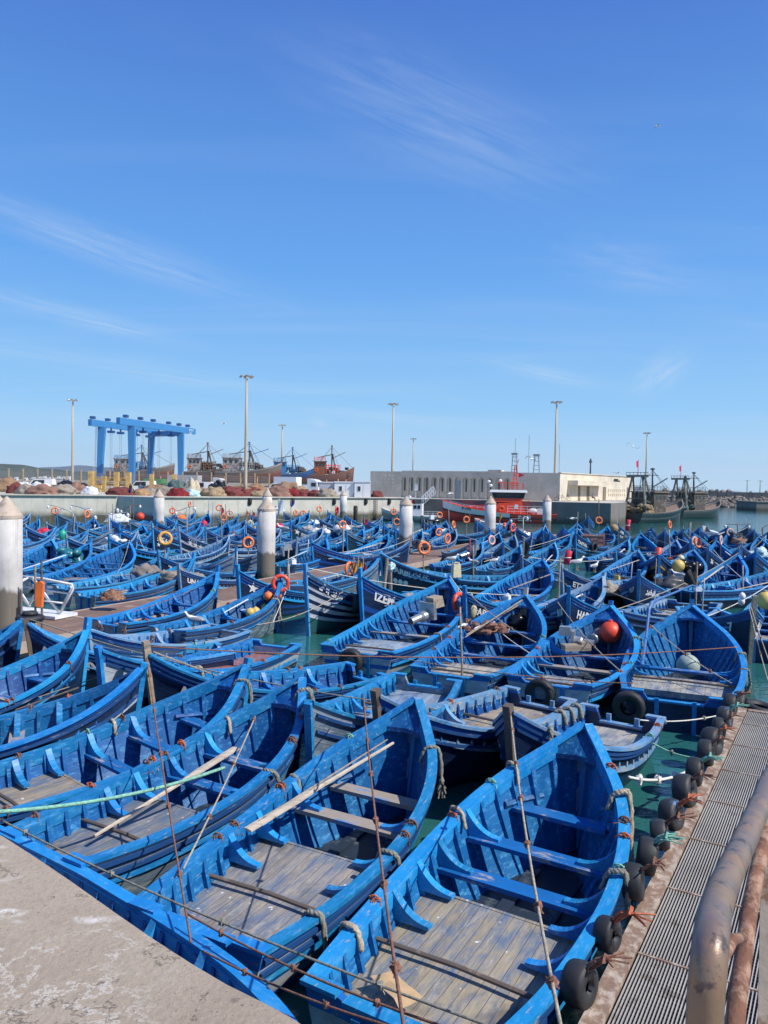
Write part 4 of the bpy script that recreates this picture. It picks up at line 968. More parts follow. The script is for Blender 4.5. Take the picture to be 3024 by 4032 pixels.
mat('hill_green', (0.055, 0.075, 0.045), 0.95, sc_=0.004, var=0.3, wear=(0.14, 0.12, 0.08), wamt=0.5, wsc=0.012)
mat('hill_far', (0.10, 0.12, 0.14), 0.95, sc_=0.001)  # blue grey tone puts some of the distance haze into the hill colour
mat('rock', (0.20, 0.17, 0.14), 0.9, sc_=0.5, var=0.35, wear=(0.32, 0.28, 0.23), wamt=0.6, wsc=1.2)
mat('breakwater_wall', (0.26, 0.22, 0.19), 0.9, sc_=0.3, wear=(0.18, 0.15, 0.13), wamt=0.6, wsc=0.8)
mat('truck_green', (0.02, 0.30, 0.06), 0.45)
mat('skin', (0.30, 0.18, 0.12), 0.6); mat('cloth_dark', (0.03, 0.03, 0.035), 0.8); mat('cloth_blue', (0.05, 0.06, 0.25), 0.8); mat('cloth_teal', (0.05, 0.14, 0.18), 0.8)
mat('hi_vis', (0.55, 0.62, 0.02), 0.7)
mat('pontoon_brown', (0.20, 0.125, 0.09), 0.75, sc_=0.8, wear=(0.32, 0.22, 0.16), wamt=0.5, wsc=1.4, stretch=(1, 1, 1), bump=0.2)
mat('pontoon_strip', (0.42, 0.32, 0.26), 0.7)
mat('grate_steel', (0.56, 0.53, 0.48), 0.45, 0.3, sc_=1.0, wear=(0.30, 0.25, 0.2), wamt=0.4, wsc=2)
mat('grate_dark', (0.085, 0.08, 0.072), 0.6, 0.2, sc_=1.2, wear=(0.17, 0.15, 0.13), wamt=0.5, wsc=1.5)
def pipe_mat():
    k = N('handrail_paint'); o = k.raw(); f = k.noise(k.scale(o, (1, 1, .6)), 9, 7, 0.68)
    c = k.mix(k.rng(f, 0.46, 0.56), (0.21, 0.155, 0.13), (0.28, 0.185, 0.12))
    c = k.mix(k.rng(k.noise(o, 16, 6, 0.7), 0.56, 0.62), c, (0.10, 0.07, 0.06))
    c = k.mix(k.rng(k.noise(o, 5, 5, 0.6), 0.60, 0.70), c, (0.33, 0.19, 0.10))
    k.bump(k.noise(o, 70, 5), 0.25, 0.004); return k.done(c, 0.38, 0.25)
M['handrail_paint'] = pipe_mat()
# ------------------------------------------------------------------ mooring pilings (tide-stained concrete tubes with conical caps)
def piling_mat():
    k = N('piling_tide'); o = k.raw(); s = k.n('ShaderNodeSeparateXYZ'); k.set(s.inputs[0], o)
    z = k.math('ADD', s.outputs[2], k.math('MULTIPLY', k.noise(k.scale(o, (1.5, 1.5, .25)), 1.6, 6, .65), 0.9))
    c = k.mix(k.rng(k.noise(o, 1.4, 6, .7), .35, .7), (0.62, 0.60, 0.57), (0.47, 0.445, 0.41))
    c = k.mix(k.rng(z, 2.25, 2.1), c, (0.17, 0.15, 0.12))
    c = k.mix(k.rng(z, 1.15, 0.75), c, (0.055, 0.052, 0.036))
    c = k.mix(k.rng(k.noise(k.scale(o, (3, 3, .15)), 1.5, 6, .7), .56, .70, 0, .55), c, (0.25, 0.21, 0.17))
    k.bump(k.noise(o, 14, 5), 0.25, 0.02); return k.done(c, 0.7)
M['piling_tide'] = piling_mat()
PILES = []
def piling(X, dep, label, top=3.86, r=.46, cone=.62):
    p = PD(X, 2000, dep); loc = (p.x, p.y, 0); PILES.append((p.x, p.y, r))
    t = thing('mooring_piling', loc, rnd.random() * 6, label, 'piling', 'concrete mooring pilings')
    b = MB(); b.lathe([(r, -3), (r, 0), (r, 1.2), (r, 2.4), (r, top)], 28); b.build('shaft', 'piling_tide', t, True)
    c = MB(); c.lathe([(r + .012, top - .05), (r + .012, top + .05), (r * .97, top + .08), (.05, top + cone), (.001, top + cone + .02)], 28); c.build('cap', 'piling_cap', t)
    return t
piling(26, 24, 'thickest pale piling, cut off by the left edge', top=4.02)
piling(-4, 31, 'piling mostly hidden behind the thickest one at the left edge', top=3.9)
piling(1050, 39, 'broad piling left of the middle with a two tone tide stain')
piling(1052, 75, 'piling of which only the pointed cap shows above another piling', top=3.98, cone=.8)
piling(626, 68, 'piling standing in front of the shadowed corner of the quay wall')
piling(1599, 54, 'piling just right of the middle before the white patrol boat')
piling(1931, 63.5, 'piling in front of the red ship')
piling(2154, 83, 'piling right of the red ship, rightmost of the pale pilings')
piling(1352, 100, 'thin far piling close to the quay wall in front of the white cabins')
for X, dep, lb, h_ in ((1400, 108, 'black fender pile against the quay wall', 2.3), (2412, 116, 'black tarred pile by the pier corner', 2.1)):
    p = PD(X, 2000, dep); t = thing('fender_pile', (p.x, p.y, 0), 0, lb, 'pile'); b = MB(); b.lathe([(.3, -2), (.3, h_ - .15), (.22, h_)], 14); b.build('shaft', 'rubber', t, True)
    b = MB(); b.torus((0, 0, h_ - .5), (1, 0, 0), (0, 1, 0), .31, .05, 16, 6); b.build('band', 'rust', t)
# ------------------------------------------------------------------ quay wall fittings
qd = (Vector(WD) - Vector(WC)).normalized(); qn = Vector((qd.y, -qd.x))
def on_wall(f, z, off=0.06):
    p = Vector(WC).lerp(Vector(WD), f) + qn * off; return Vector((p.x, p.y, z))
for f, lb in ((.30, 'black rubber fender on the quay wall nearest the shadowed corner'), (.46, 'black rubber fender on the quay wall, second from the shadowed corner'), (.63, 'black rubber fender below the parked lorry'), (.77, 'black rubber fender on the quay wall left of the white cabins'), (.88, 'black rubber fender on the quay wall right of the iron ladder')):
    t = thing('quay_fender', on_wall(f, QZ - .9), math.atan2(qd.y, qd.x), lb, 'fender', 'rubber fenders on the quay wall')
    b = MB(); b.prism([(0, 0), (.16, 0), (.30, .25), (.30, .8), (0, .8)], .34, Matrix(((0, 0, 1, 0), (-1, 0, 0, 0), (0, 1, 0, 0), (0, 0, 0, 1)))); b.build('rubber_block', 'rubber', t)
    b = MB(); b.box((0, -.02, .4), (.46, .04, 1.0)); b.build('back_plate', 'dark_wood', t)
def ladder(p, hd, lb, h_=3.2):
    t = thing('quay_ladder', p, hd, lb, 'ladder', 'iron ladders on the quay wall')
    for s in (-.24, .24): b = MB(); b.box((s, -.1, h_ / 2), (.07, .07, h_)); b.build('rail', 'dark_wood', t)
    for i in range(9): b = MB(); b.box((0, -.1, .2 + i * .34), (.42, .05, .05)); b.build('rung', 'dark_wood', t)
ladder(on_wall(.945, .1, .1), math.atan2(qd.y, qd.x), 'dark iron ladder on the quay wall left of the white patrol boat')
ladder(on_wall(.815, .1, .1), math.atan2(qd.y, qd.x), 'pale stained iron ladder on the quay wall below the white cabins')
# ------------------------------------------------------------------ nets and bundles along the quay
def heap(X, Yb, wpx, hpx, mt, label, dep, name='net_heap', cat='net heap', seed=0, zb=QZ):
    p = P(X, Yb, zb) if dep is None else PD(X, Yb, dep)
    k = p.y / FPX; w_, h_ = wpx * k, hpx * k
    b = MB(); rows = []; n, m_ = 34, 14
    for i in range(m_ + 1):
        a = math.pi / 2 * i / m_; row = []
        for j in range(n):
            q = 2 * math.pi * j / n
            d = Vector((math.cos(q) * math.cos(a) ** .7, math.sin(q) * math.cos(a) ** .7, math.sin(a)))
            r = 1 + .28 * noise.noise(d * 2.1 + Vector((seed * 3.1, seed, 0))) + .15 * noise.noise(d * 6.5 + Vector((0, seed * 2.3, 4))) + .08 * noise.noise(d * 15 + Vector((seed, 0, 4)))
            row.append(Vector((d.x * w_ / 2 * r, d.y * min(w_ * .38, 1.6) * r, max(0, d.z * h_ * (r if i else 1)))))
        rows.append(row)
    b.grid(rows, close=True)
    o = b.build(name, mt, None, True, (p.x, p.y, zb)); tag(o, label, cat, 'net heaps and covered bundles on the quay'); return o
HE = [(10, 1940, 85, 36, 'net_teal', 'teal grey net heap at the left end of the quay'), (62, 1946, 60, 40, 'net_maroon', 'maroon net heap squeezed between teal and tan heaps at the left end'),
 (102, 1948, 62, 38, 'net_grey', 'tan grey net heap, third from the left end of the quay'), (166, 1949, 100, 36, 'net_pink', 'wide brown pink net heap below the white van'), (244, 1949, 92, 36, 'net_grey', 'smooth tan grey net heap in front of the black tarpaulin'),
 (302, 1948, 64, 42, 'net_pink', 'rounded pink brown net heap beside the white sheet'), (352, 1949, 56, 30, 'tarp_white', 'white plastic sheet bundle at the shadowed corner'),
 (474, 1953, 92, 30, 'net_maroon', 'flat maroon heap behind the shadowed wall corner'), (552, 1954, 64, 24, 'net_orange', 'low orange tan heap behind the shadowed wall'), (592, 1952, 62, 26, 'net_grey', 'grey brown heap left of the pointed piling'),
 (652, 1955, 66, 36, 'net_grey', 'grey brown heap right of the pointed piling'), (702, 1957, 66, 30, 'net_red', 'dark red knotted net pile beside the pale blue cloth'), (752, 1957, 62, 26, 'tarp_pale_blue', 'pale blue cloth bundle between two red heaps'),
 (778, 1948, 52, 28, 'net_red', 'bright red net pile behind the pale blue cloth'), (840, 1957, 84, 34, 'net_tan', 'round tan net heap with the fence behind it'), (908, 1957, 86, 36, 'net_maroon', 'maroon net heap right of the round tan one'),
 (962, 1957, 70, 30, 'net_maroon', 'dark maroon heap left of the long tan ones'), (985, 1952, 66, 28, 'net_red', 'crimson net pile near the tallest mast'), (1020, 1958, 70, 22, 'net_tan', 'low tan heap behind the broad piling'), (1052, 1954, 66, 30, 'net_tan', 'tan brown heap above the broad piling cap'),
 (1098, 1958, 76, 40, 'net_pink', 'tall pink brown heap right of the broad piling'), (1150, 1958, 54, 30, 'net_red', 'small bright red heap in front of the lorry'), (1186, 1958, 70, 28, 'net_maroon', 'maroon heap in front of the lorry cab'), (1245, 1959, 70, 26, 'net_maroon', 'low maroon heap left of the white cabins'),
 (1290, 1960, 72, 32, 'net_grey', 'grey and black heap before the left cabin'), (1348, 1960, 46, 22, 'net_grey', 'small grey heap beside the thin far piling'), (1484, 1962, 42, 26, 'net_maroon', 'lone maroon heap right of the white cabins')]
for i, (X, Yb, w_, h_, mt, lb) in enumerate(HE): heap(X, Yb - 3, w_ * 1.2, h_ * .98, mt, lb, None, seed=i + 1)
HB = [(285, 1926, 150, 34, 'tarp_black', 'long black tarpaulin mound left of the yellow timbers', 104), (160, 1922, 72, 30, 'tarp_white', 'white sheeted bundle beside the black tarpaulin', 106), (20, 1918, 110, 42, 'net_floats', 'rust coloured heap of float line at the far left', 108), (95, 1916, 60, 30, 'tarp_white', 'crumpled white sheet behind the tan grey heap', 110),
 (700, 1928, 86, 44, 'tarp_green', 'grey green tarpaulin mound behind the red heaps', 108), (755, 1930, 56, 46, 'tarp_beige', 'peaked beige tarpaulin by the grey green mound', 108), (615, 1932, 90, 30, 'net_floats', 'tangle of brown net behind the pointed piling', 108), (860, 1932, 78, 40, 'tarp_black', 'black tarpaulin mound in front of the white truck', 109),
 (950, 1926, 100, 30, 'net_floats', 'orange dotted float line heap below the tallest mast', 112), (1010, 1930, 90, 34, 'net_floats', 'float line heap left of the lorry', 113), (1128, 1930, 110, 40, 'net_floats', 'brown float line heap in front of the lorry', 116), (1175, 1936, 70, 34, 'net_tan', 'tan net mound hiding the lorry wheels', 115), (1000, 1938, 60, 26, 'net_maroon', 'maroon mound under the mast foot', 112), (800, 1938, 60, 22, 'net_grey', 'grey brown mound behind the bright red pile', 109)]
for i, (X, Yb, w_, h_, mt, lb, dp) in enumerate(HB): heap(X, Yb, w_ * 1.15, h_ * 1.25, mt, lb, dp + 4, seed=i + 50)
# ------------------------------------------------------------------ light masts
def mast(X, dep, label, hgt=17.5, zb=QZ):
    p = PD(X, 1950, dep); t = thing('light_mast', (p.x, p.y, zb), rnd.random(), label, 'light mast', 'tall light masts on the quays')
    b = MB(); b.lathe([(.28, 0), (.26, 2), (.20, 9), (.13, hgt - .3)], 12); b.build('pole', 'mast_tan', t, True)
    b = MB(); b.lathe([(.34, 0), (.34, .35), (.26, .4)], 12); b.build('base', 'lamp_grey', t)
    b = MB(); b.torus((0, 0, hgt - .25), (1, 0, 0), (0, 1, 0), .55, .07, 16, 6)
    for i in range(3): a = math.pi * i / 3; b.box((0, 0, hgt - .25), (1.1, .06, .06), Matrix.Rotation(a, 3, 'Z'))
    b.build('head_ring', 'lamp_grey', t)
    for i in range(6):
        a = math.pi * i / 3 + .3; b = MB(); c = Vector((math.cos(a) * .82, math.sin(a) * .82, hgt - .28))
        b.box(c, (.5, .42, .2), Matrix.Rotation(a, 3, 'Z') @ Matrix.Rotation(.4, 3, 'Y'), taper=.75); b.build('floodlight', 'lamp_grey', t)
mast(285, 148, 'light mast standing left of the blue boat lift')
mast(966, 111, 'tallest light mast, right of the blue boat lift'); mast(1108, 202, 'slim light mast above the white lorry')
mast(1543, 145, 'light mast in front of the arched building'); mast(1624, 250, 'short far light mast behind the arched building')
mast(2183, 137, 'light mast at the corner of the arched building'); mast(2541, 207, 'light mast behind the moored trawlers')
for X, lb in ((2941, 'left one of the two small lamps on the breakwater'), (2992, 'right one of the two small lamps on the breakwater')):
    p = PD(X, 1940, 262); t = thing('breakwater_lamp', (p.x, p.y, 4.6), 0, lb, 'lamp', 'lamps on the breakwater')
    b = MB(); b.lathe([(.16, 0), (.10, 4.5)], 8); b.build('pole', 'lamp_grey', t); b = MB(); b.box((0, 0, 4.4), (1.4, .2, .14)); b.build('lamp_arm', 'lamp_grey', t)
# ------------------------------------------------------------------ blue travelling boat lift
L1, L2, L3 = PD(391, 1870, 165), PD(520, 1870, 160), PD(588, 1870, 184); L4 = L2 + (L3 - L1); L4 = PD(712, 1870, L4.y)
t = thing('boat_lift', (L2.x, L2.y, QZ), 0, 'tall blue gantry boat lift on four legs', 'boat lift')
o0 = Vector((L2.x, L2.y, QZ)); HT = 13.4
legs = [Vector((q.x, q.y, QZ)) - o0 for q in (L1, L2, L3, L4)]
for i, q in enumerate(legs):
    b = MB(); inn = Vector((.55 if i in (0, 2) else -.1, 0, 0)); rows = []
    for f in (0, .5, 1):
        c = q + Vector((0, 0, 1.2 + (HT - 1.2) * f)) + inn * f; ww = .48 + .26 * f
        rows.append([c + Vector((x * ww, y * .52, 0)) for x, y in ((-1, -1), (1, -1), (1, 1), (-1, 1))])
    bb = b.grid(rows, close=True); b.face([bb + 8 + k for k in range(4)])
    b.build('leg', 'lift_blue', t)
    for s in (-1, 1):
        wb = MB(); wb.torus(q + Vector((s * .5, 0, .75)), (0, 1, 0), (0, 0, 1), .5, .27, 16, 8); wb.build('wheel', 'rubber', t)
    b = MB(); b.box(q + Vector((0, 0, 1.15)), (1.6, 2.6, .5)); b.build('wheel_fork', 'lift_dark', t)
for a, c, e0, e1_ in ((0, 2, 4.0, 2.5), (1, 3, 5.0, 6.0)):
    d = (legs[c] - legs[a]).normalized(); b = MB()
    b.bar(legs[a] - d * e0 + Vector((.4 if a == 0 else 0, 0, HT + .6)), legs[c] + d * e1_ + Vector((.4 if a == 0 else 0, 0, HT + .6)), .85, 1.35); b.build('top_beam', 'lift_blue', t)
    for f in (-.12, .15, .4, .72, .95, 1.15):
        p = legs[a].lerp(legs[c], f); q = MB(); q.box(p + Vector((0, 0, HT + 1.75)), (.9, 1.1, .55)); q.build('hoist_trolley', 'lift_dark', t)
    for f in (.12, .30, .62, .88):
        p = legs[a].lerp(legs[c], f) + Vector((1.1 if a == 0 else -1.1, 0, 0)); q = MB(); q.box(p + Vector((0, 0, HT - .9)), (1.4, 1.0, .5)); q.box(p + Vector((0, 0, HT - .5)), (.3, .3, .9)); q.build('hoist_block', 'lift_dark', t)
        q = MB()
        for s in (-.18, .18): q.bar(p + Vector((s, 0, 3)), p + Vector((s, 0, HT - 1)), .05)
        q.build('hoist_cable', 'lamp_grey', t)
b = MB(); b.bar(legs[0].lerp(legs[2], 1) + Vector((.4, 0, HT - .2)), legs[3] + Vector((0, 0, HT - .2)), .9, 1.2); b.build('cross_beam', 'lift_blue', t)
b = MB()
for s in (-.25, .25): b.bar(legs[0] + Vector((-1.1, s, 2)), legs[0] + Vector((-.7, s, HT)), .07)
for i in range(22): b.bar(legs[0] + Vector((-1.07 + .017 * i, -.25, 2.4 + i * .5)), legs[0] + Vector((-1.07 + .017 * i, .25, 2.4 + i * .5)), .06)
b.build('ladder', 'steel_white', t)
dv_ = (legs[3] - legs[1]).normalized(); an = math.atan2(dv_.y, dv_.x); pt_ = legs[3] + dv_ * 3.6
mt = Matrix.Translation(o0 + pt_ + Vector((0, 0, HT + .45)) + Vector((dv_.y, -dv_.x, 0)) * .62) @ Matrix.Rotation(an, 4, 'Z') @ Matrix.Rotation(R(90), 4, 'X')
lt = flat_text('lettering', 'BOAT\nLIFT', .8, mt, 'ship_white', None); lt.parent = t; lt.matrix_parent_inverse = Matrix.Translation(-o0)
# ------------------------------------------------------------------ timbers, fence, vehicles, cabins
def col_px(X, y0, y1, dep, wpx, mt, name, lb, cat, group, dpt=None):
    """upright block seen between picture heights y0 (top) and y1"""
    p = PD(X, y1, dep); q = PD(X, y0, dep); k = dep / FPX; zb = QZ
    t = MB(); wd = wpx * k; t.box((0, 0, (q.z - zb) / 2), (wd, dpt or wd, q.z - zb)); t.box((0, 0, q.z - zb + .04), (wd * .9, (dpt or wd) * .9, .1))
    o = t.build(name, mt, None, False, (p.x, p.y, zb)); tag(o, lb, cat, group); return o
for X, y0, w_, lb in ((359, 1857, 19, 'first yellow timber pillar from the left'), (410, 1877, 15, 'second yellow timber pillar from the left'), (459, 1861, 18, 'third yellow timber pillar from the left'), (506, 1862, 18, 'fourth yellow timber pillar from the left'), (597, 1868, 14, 'yellow timber pillar between the lift legs, fifth from the left'), (686, 1869, 15, 'yellow timber pillar beside the right lift leg')):
    col_px(X, y0, 1925, 128, w_, 'timber_yellow', 'timber_pillar', lb, 'timber', 'yellow timber pillars of the slipway')
p0, p1 = PD(190, 1934, 122), PD(400, 1940, 122); b = MB(); b.box((0, 0, .9), (p1.x - p0.x, .5, .5)); b.box((0, 0, .35), (p1.x - p0.x - .3, .42, .5)); o = b.build('timber_beam', 'timber_yellow', None, False, ((p0.x + p1.x) / 2, 122, QZ)); tag(o, 'long low yellow timber beam behind the net heaps', 'timber')
for Y, i, lb in ((1888, 0, 'upper timber cross beam between the yellow pillars'), (1907, 1, 'lower timber cross beam between the yellow pillars')):
    q0, q1 = PD(365, Y, 129), PD(510, Y + 3, 129); b = MB(); b.bar((q0.x, q0.y, q0.z), (q1.x, q1.y, q1.z), .5, .35); b.bar((q0.x, q0.y, q0.z + .4), (q1.x, q1.y, q1.z + .36), .35, .12); o = b.build('cross_beam', 'timber_yellow'); origin(o); tag(o, lb, 'timber')
# wire fence with posts along the back of the net quay
ft = thing('yard_fence', PD(300, 1930, 140), 0, 'wire mesh fence on wooden posts behind the nets', 'fence'); fo = ft.location.copy(); ft.location = (fo.x, fo.y, QZ); fo = ft.location
k = N('wire_mesh'); tr = k.n('ShaderNodeBsdfTransparent'); ms = k.n('ShaderNodeMixShader'); cc = k.raw(); s_ = k.n('ShaderNodeSeparateXYZ'); k.set(s_.inputs[0], cc)
ln = k.math('MAXIMUM', k.rng(k.math('ABSOLUTE', k.math('SUBTRACT', k.math('FRACT', k.math('MULTIPLY', s_.outputs[0], 5.0)), .5)), .36, .38), k.rng(k.math('ABSOLUTE', k.math('SUBTRACT', k.math('FRACT', k.math('MULTIPLY', s_.outputs[2], 2.5)), .5)), .44, .46))
k.set(ms.inputs[0], ln); k.set(ms.inputs[1], tr.outputs[0]); k.set(ms.inputs[2], k.b.outputs[0]); k.t.links.new(ms.outputs[0], k.t.nodes['Material Output'].inputs[0]); M['wire_mesh'] = k.done((0.22, 0.21, 0.2), 0.6)
fx = [-80 + 57 * i for i in range(21)]
for i, X in enumerate(fx):
    p = PD(X, 1930, 140 + 8 * i / 20); b = MB(); b.box((p.x - fo.x, p.y - fo.y, 1.9), (.22, .22, 3.8)); b.box((p.x - fo.x, p.y - fo.y, 3.84), (.26, .26, .06)); b.build('post', 'post_tan', ft)
    if i: b = MB(); a = pl - fo; c = p - fo; bb = [b.vert((a.x, a.y, .2)), b.vert((c.x, c.y, .2)), b.vert((c.x, c.y, 3.3)), b.vert((a.x, a.y, 3.3))]; b.face(bb); b.build('mesh_panel', 'wire_mesh', ft)
    pl = p
def vehicle_truck(X, Yb, dep, label, hd, Lb, hbox, boxm, cabm='ship_white', name='box_truck', cat='truck'):
    p = PD(X, Yb, dep); t = thing(name, (p.x, p.y, QZ), R(hd), label, cat)
    b = MB(); b.box((-Lb / 2 + .9, 0, .95 + hbox / 2), (Lb - 2.2, 2.4, hbox)); b.box((-Lb / 2 + .9, 0, .85), (Lb - 2.0, 2.2, .18)); b.build('cargo_box', boxm, t)
    b = MB(); b.prism([(-.9, .5), (1.15, .5), (1.2, 1.3), (.9, 2.45), (.3, 2.75), (-.9, 2.9)], 2.3, Matrix(((1, 0, 0, Lb / 2 - .45), (0, 0, -1, 0), (0, 1, 0, 0), (0, 0, 0, 1)))); cab = b.build('cab', cabm, t)
    b = MB(); b.prism([(1.21, 1.42), (.96, 2.36), (.93, 2.36), (1.18, 1.42)], 1.9, Matrix(((1, 0, 0, Lb / 2 - .44), (0, 0, -1, 0), (0, 1, 0, 0), (0, 0, 0, 1)))); b.build('windscreen', 'window_dark', cab)
    for s in (-1, 1): b = MB(); b.box((Lb / 2 - .15, s * 1.16, 1.85), (.9, .03, .7)); b.build('side_window', 'window_dark', cab)
    for x in (-Lb / 2 + .6, -Lb / 2 + 1.6, Lb / 2 - .3):
        for s in (-1, 1): b = MB(); b.torus((x, s * 1.0, .48), (1, 0, 0), (0, 0, 1), .32, .16, 16, 6); b.lathe([(.2, -.08), (.2, .08)], 12, (x, s * 1.0, .48), Matrix.Rotation(R(90), 3, 'X')); b.build('wheel', 'rubber', t)
    b = MB(); b.box((Lb / 2 + .78, 0, .62), (.1, 2.2, .25)); b.build('bumper', 'plastic_grey', t); return t
vehicle_truck(1180, 1944, 138, 'white box lorry facing right behind the nets', -18, 6.6, 2.2, 'cabin_white')
vehicle_truck(790, 1930, 150, 'pale box truck parked behind the black tarpaulin mound', -8, 8.4, 2.3, 'cabin_grey')
vehicle_truck(650, 1926, 152, 'truck with a bright green cargo box among the nets', -8, 6.0, 1.5, 'truck_green', 'cabin_white')
def van(X, Yb, dep, label, hd):
    p = PD(X, Yb, dep); t = thing('parked_van', (p.x, p.y, QZ), R(hd), label, 'van', 'white vans parked on the quay')
    b = MB(); b.prism([(-2.2, .35), (2.2, .35), (2.25, 1.0), (1.5, 1.2), (.8, 1.95), (-2.1, 2.0), (-2.25, 1.0)], 1.8, Matrix(((1, 0, 0, 0), (0, 0, -1, 0), (0, 1, 0, 0), (0, 0, 0, 1)))); b.build('body', 'ship_white', t)
    for s in (-1, 1): b = MB(); b.prism([(-.9, 1.15), (1.3, 1.15), (.8, 1.8), (-.9, 1.85)], .02, Matrix(((1, 0, 0, 0), (0, 0, -1, s * .905), (0, 1, 0, 0), (0, 0, 0, 1)))); b.build('side_window', 'window_dark', t)
    b = MB(); b.prism([(1.52, 1.22), (.86, 1.9), (.84, 1.88), (1.5, 1.2)], 1.5, Matrix(((1, 0, 0, .03), (0, 0, -1, 0), (0, 1, 0, .01), (0, 0, 0, 1)))); b.build('windscreen', 'window_dark', t)
    for x in (-1.4, 1.4):
        for s in (-1, 1): b = MB(); b.torus((x, s * .82, .34), (1, 0, 0), (0, 0, 1), .22, .12, 14, 6); b.build('wheel', 'rubber', t)
van(160, 1905, 128, 'white van left of the black tarpaulin mound', 185); van(560, 1910, 133, 'white pickup van left of the green truck', 180); van(785, 1918, 128, 'white van half hidden behind the beige tarpaulin', 182); van(1095, 1916, 128, 'small white van left of the lorry behind the float lines', 178)
def cabin(X0, X1, Yt, Yb, dep, label, mt, winx):
    a, c = PD(X0, Yb, dep), PD(X1, Yb, dep); w_ = c.x - a.x; h_ = PD(X0, Yt, dep).z - QZ
    t = thing('site_cabin', ((a.x + c.x) / 2, dep + 1.3, QZ), 0, label, 'cabin', 'white cabins on the quay')
    b = MB(); b.box((0, 0, h_ / 2), (w_, 2.5, h_ - .12)); b.build('wall', mt, t)
    b = MB(); b.box((0, 0, h_ + .0), (w_ + .16, 2.7, .14)); b.build('roof', 'ship_white', t)
    for x in winx: b = MB(); b.box((x * w_, -1.27, h_ * .56), (.55, .05, .85)); f_ = b.build('window', 'ship_white', t); b = MB(); b.box((x * w_, -1.30, h_ * .56), (.42, .03, .72)); b.build('pane', 'window_dark', f_)
    if len(winx) > 0: b = MB(); b.box((.22 * w_, -1.265, h_ * .42), (.75, .05, h_ * .8)); b.build('door', 'ship_white', t)
    return t
cabin(1256, 1315, 1898, 1955, 118.0, 'shaded end section of the left white cabin', 'cabin_grey', ())  # grey wall colour stands in for shade on this end
cabin(1316, 1393, 1897, 1956, 117.6, 'white cabin with one window, middle of the three', 'cabin_white', (-.18,))
cabin(1395, 1457, 1896, 1957, 117.2, 'rightmost white cabin with a bicycle before it', 'cabin_white', (-.2,))
def bicycle(X, Yb, label, hd=0, z=QZ):
    p = P(X, Yb, z); t = thing('bicycle', (p.x, p.y, z), R(hd), label, 'bicycle')
    for x in (-.5, .5): b = MB(); b.torus((x, 0, .34), (1, 0, 0), (0, 0, 1), .32, .025, 20, 6); b.build('wheel', 'rubber', t)
    b = MB()
    for a, c in (((-.5, .34), (-.12, .36)), ((-.12, .36), (.36, .82)), ((-.12, .36), (-.26, .92)), ((-.22, .78), (.38, .86)), ((-.5, .34), (-.22, .78)), ((.5, .34), (.34, 1.0))): b.bar((a[0], 0, a[1]), (c[0], 0, c[1]), .04)
    b.build('frame', 'engine_dark', t)
    b = MB(); b.box((-.27, 0, .95), (.26, .13, .06)); b.build('saddle', 'rubber', t); b = MB(); b.bar((.34, -.26, 1.02), (.34, .26, 1.02), .035); b.build('handlebar', 'engine_dark', t)
bicycle(1410, 1959, 'dark bicycle leaning by the rightmost white cabin'); bicycle(2205, 1973, 'bicycle by the lit facade left of two standing men'); bicycle(2228, 1972, 'second bicycle close to the two standing men', 20)
# ------------------------------------------------------------------ harbour building with arches
HB_ = PD(1457, 1855, cA.y).z - QZ; wl = (cB - cA).length; ZB = QZ
rot = math.atan2(ex.y, ex.x); BT = thing('harbour_building', (cA.x, cA.y, ZB), rot, 'long beige harbour building with a row of arched niches', 'building')
def fx_(X):
    """metres along the shaded facade for a picture column"""
    d = ray(X, 1950); 
    # intersect ray (plan) with line cA + s*ex
    den = d.x * (-ex.y) - (-ex.x) * d.y
    s = (d.x * (cA.y) - d.y * cA.x) / (d.y * ex.x - d.x * ex.y)
    return s
hh = HB_; dn = .28
b = MB()   # back plane, ends and roof
ln2 = 46.0
vl = Vector((.60, .80, 0)); ly = Vector((vl.dot(ex), vl.dot(ey), 0)).normalized(); lx = Vector((ly.y, -ly.x, 0)); ln2 = 34.0; RL = Matrix((lx, ly, (0, 0, 1))).transposed(); OL = Vector((wl, 0, 0))
b.prism([(0, dn + .03), (wl, dn + .03), (wl + ly.x * ln2, ly.y * ln2), (0, ly.y * ln2)], hh - .1, Matrix.Translation((0, 0, hh / 2 - .05))); wall = b.build('rear_wall', 'facade', BT)
def lbox(b_, c, d): b_.box(OL + RL @ Vector(c), d, RL)
# right (sunlit) facade lies on the +x end
arch = []
ax0 = fx_(1578); pitch = (fx_(2050) - fx_(1578)) / 15.55
for i in range(14): arch.append(fx_([1591, 1619, 1649, 1678, 1709, 1739, 1769, 1801, 1833, 1865, 1896, 1929, 1962, 1996][i]))
aw = pitch * .40
b = MB(); yF = -.0
x_prev = 0.0; zsp = hh * .66
def boxx(x0, x1, z0, z1, mtl=b): mtl.box(((x0 + x1) / 2, dn / 2, (z0 + z1) / 2), (x1 - x0, dn, z1 - z0))
for i, ac in enumerate(arch + [None]):
    x1 = wl if ac is None else ac - aw
    boxx(x_prev, x1, 0, hh)
    if ac is None: break
    x_prev = ac + aw
    pts = [(ac - aw + 2 * aw * j / 12, zsp + aw * 1.15 * math.sqrt(max(0, 1 - (2 * j / 12 - 1) ** 2))) for j in range(13)]
    poly = [(x, z) for x, z in pts] + [(ac + aw, hh - .001), (ac - aw, hh - .001)]
    b.prism(poly, dn, Matrix(((1, 0, 0, 0), (0, 0, -1, dn / 2), (0, 1, 0, 0), (0, 0, 0, 1))))
b.build('arched_front', 'facade', BT)
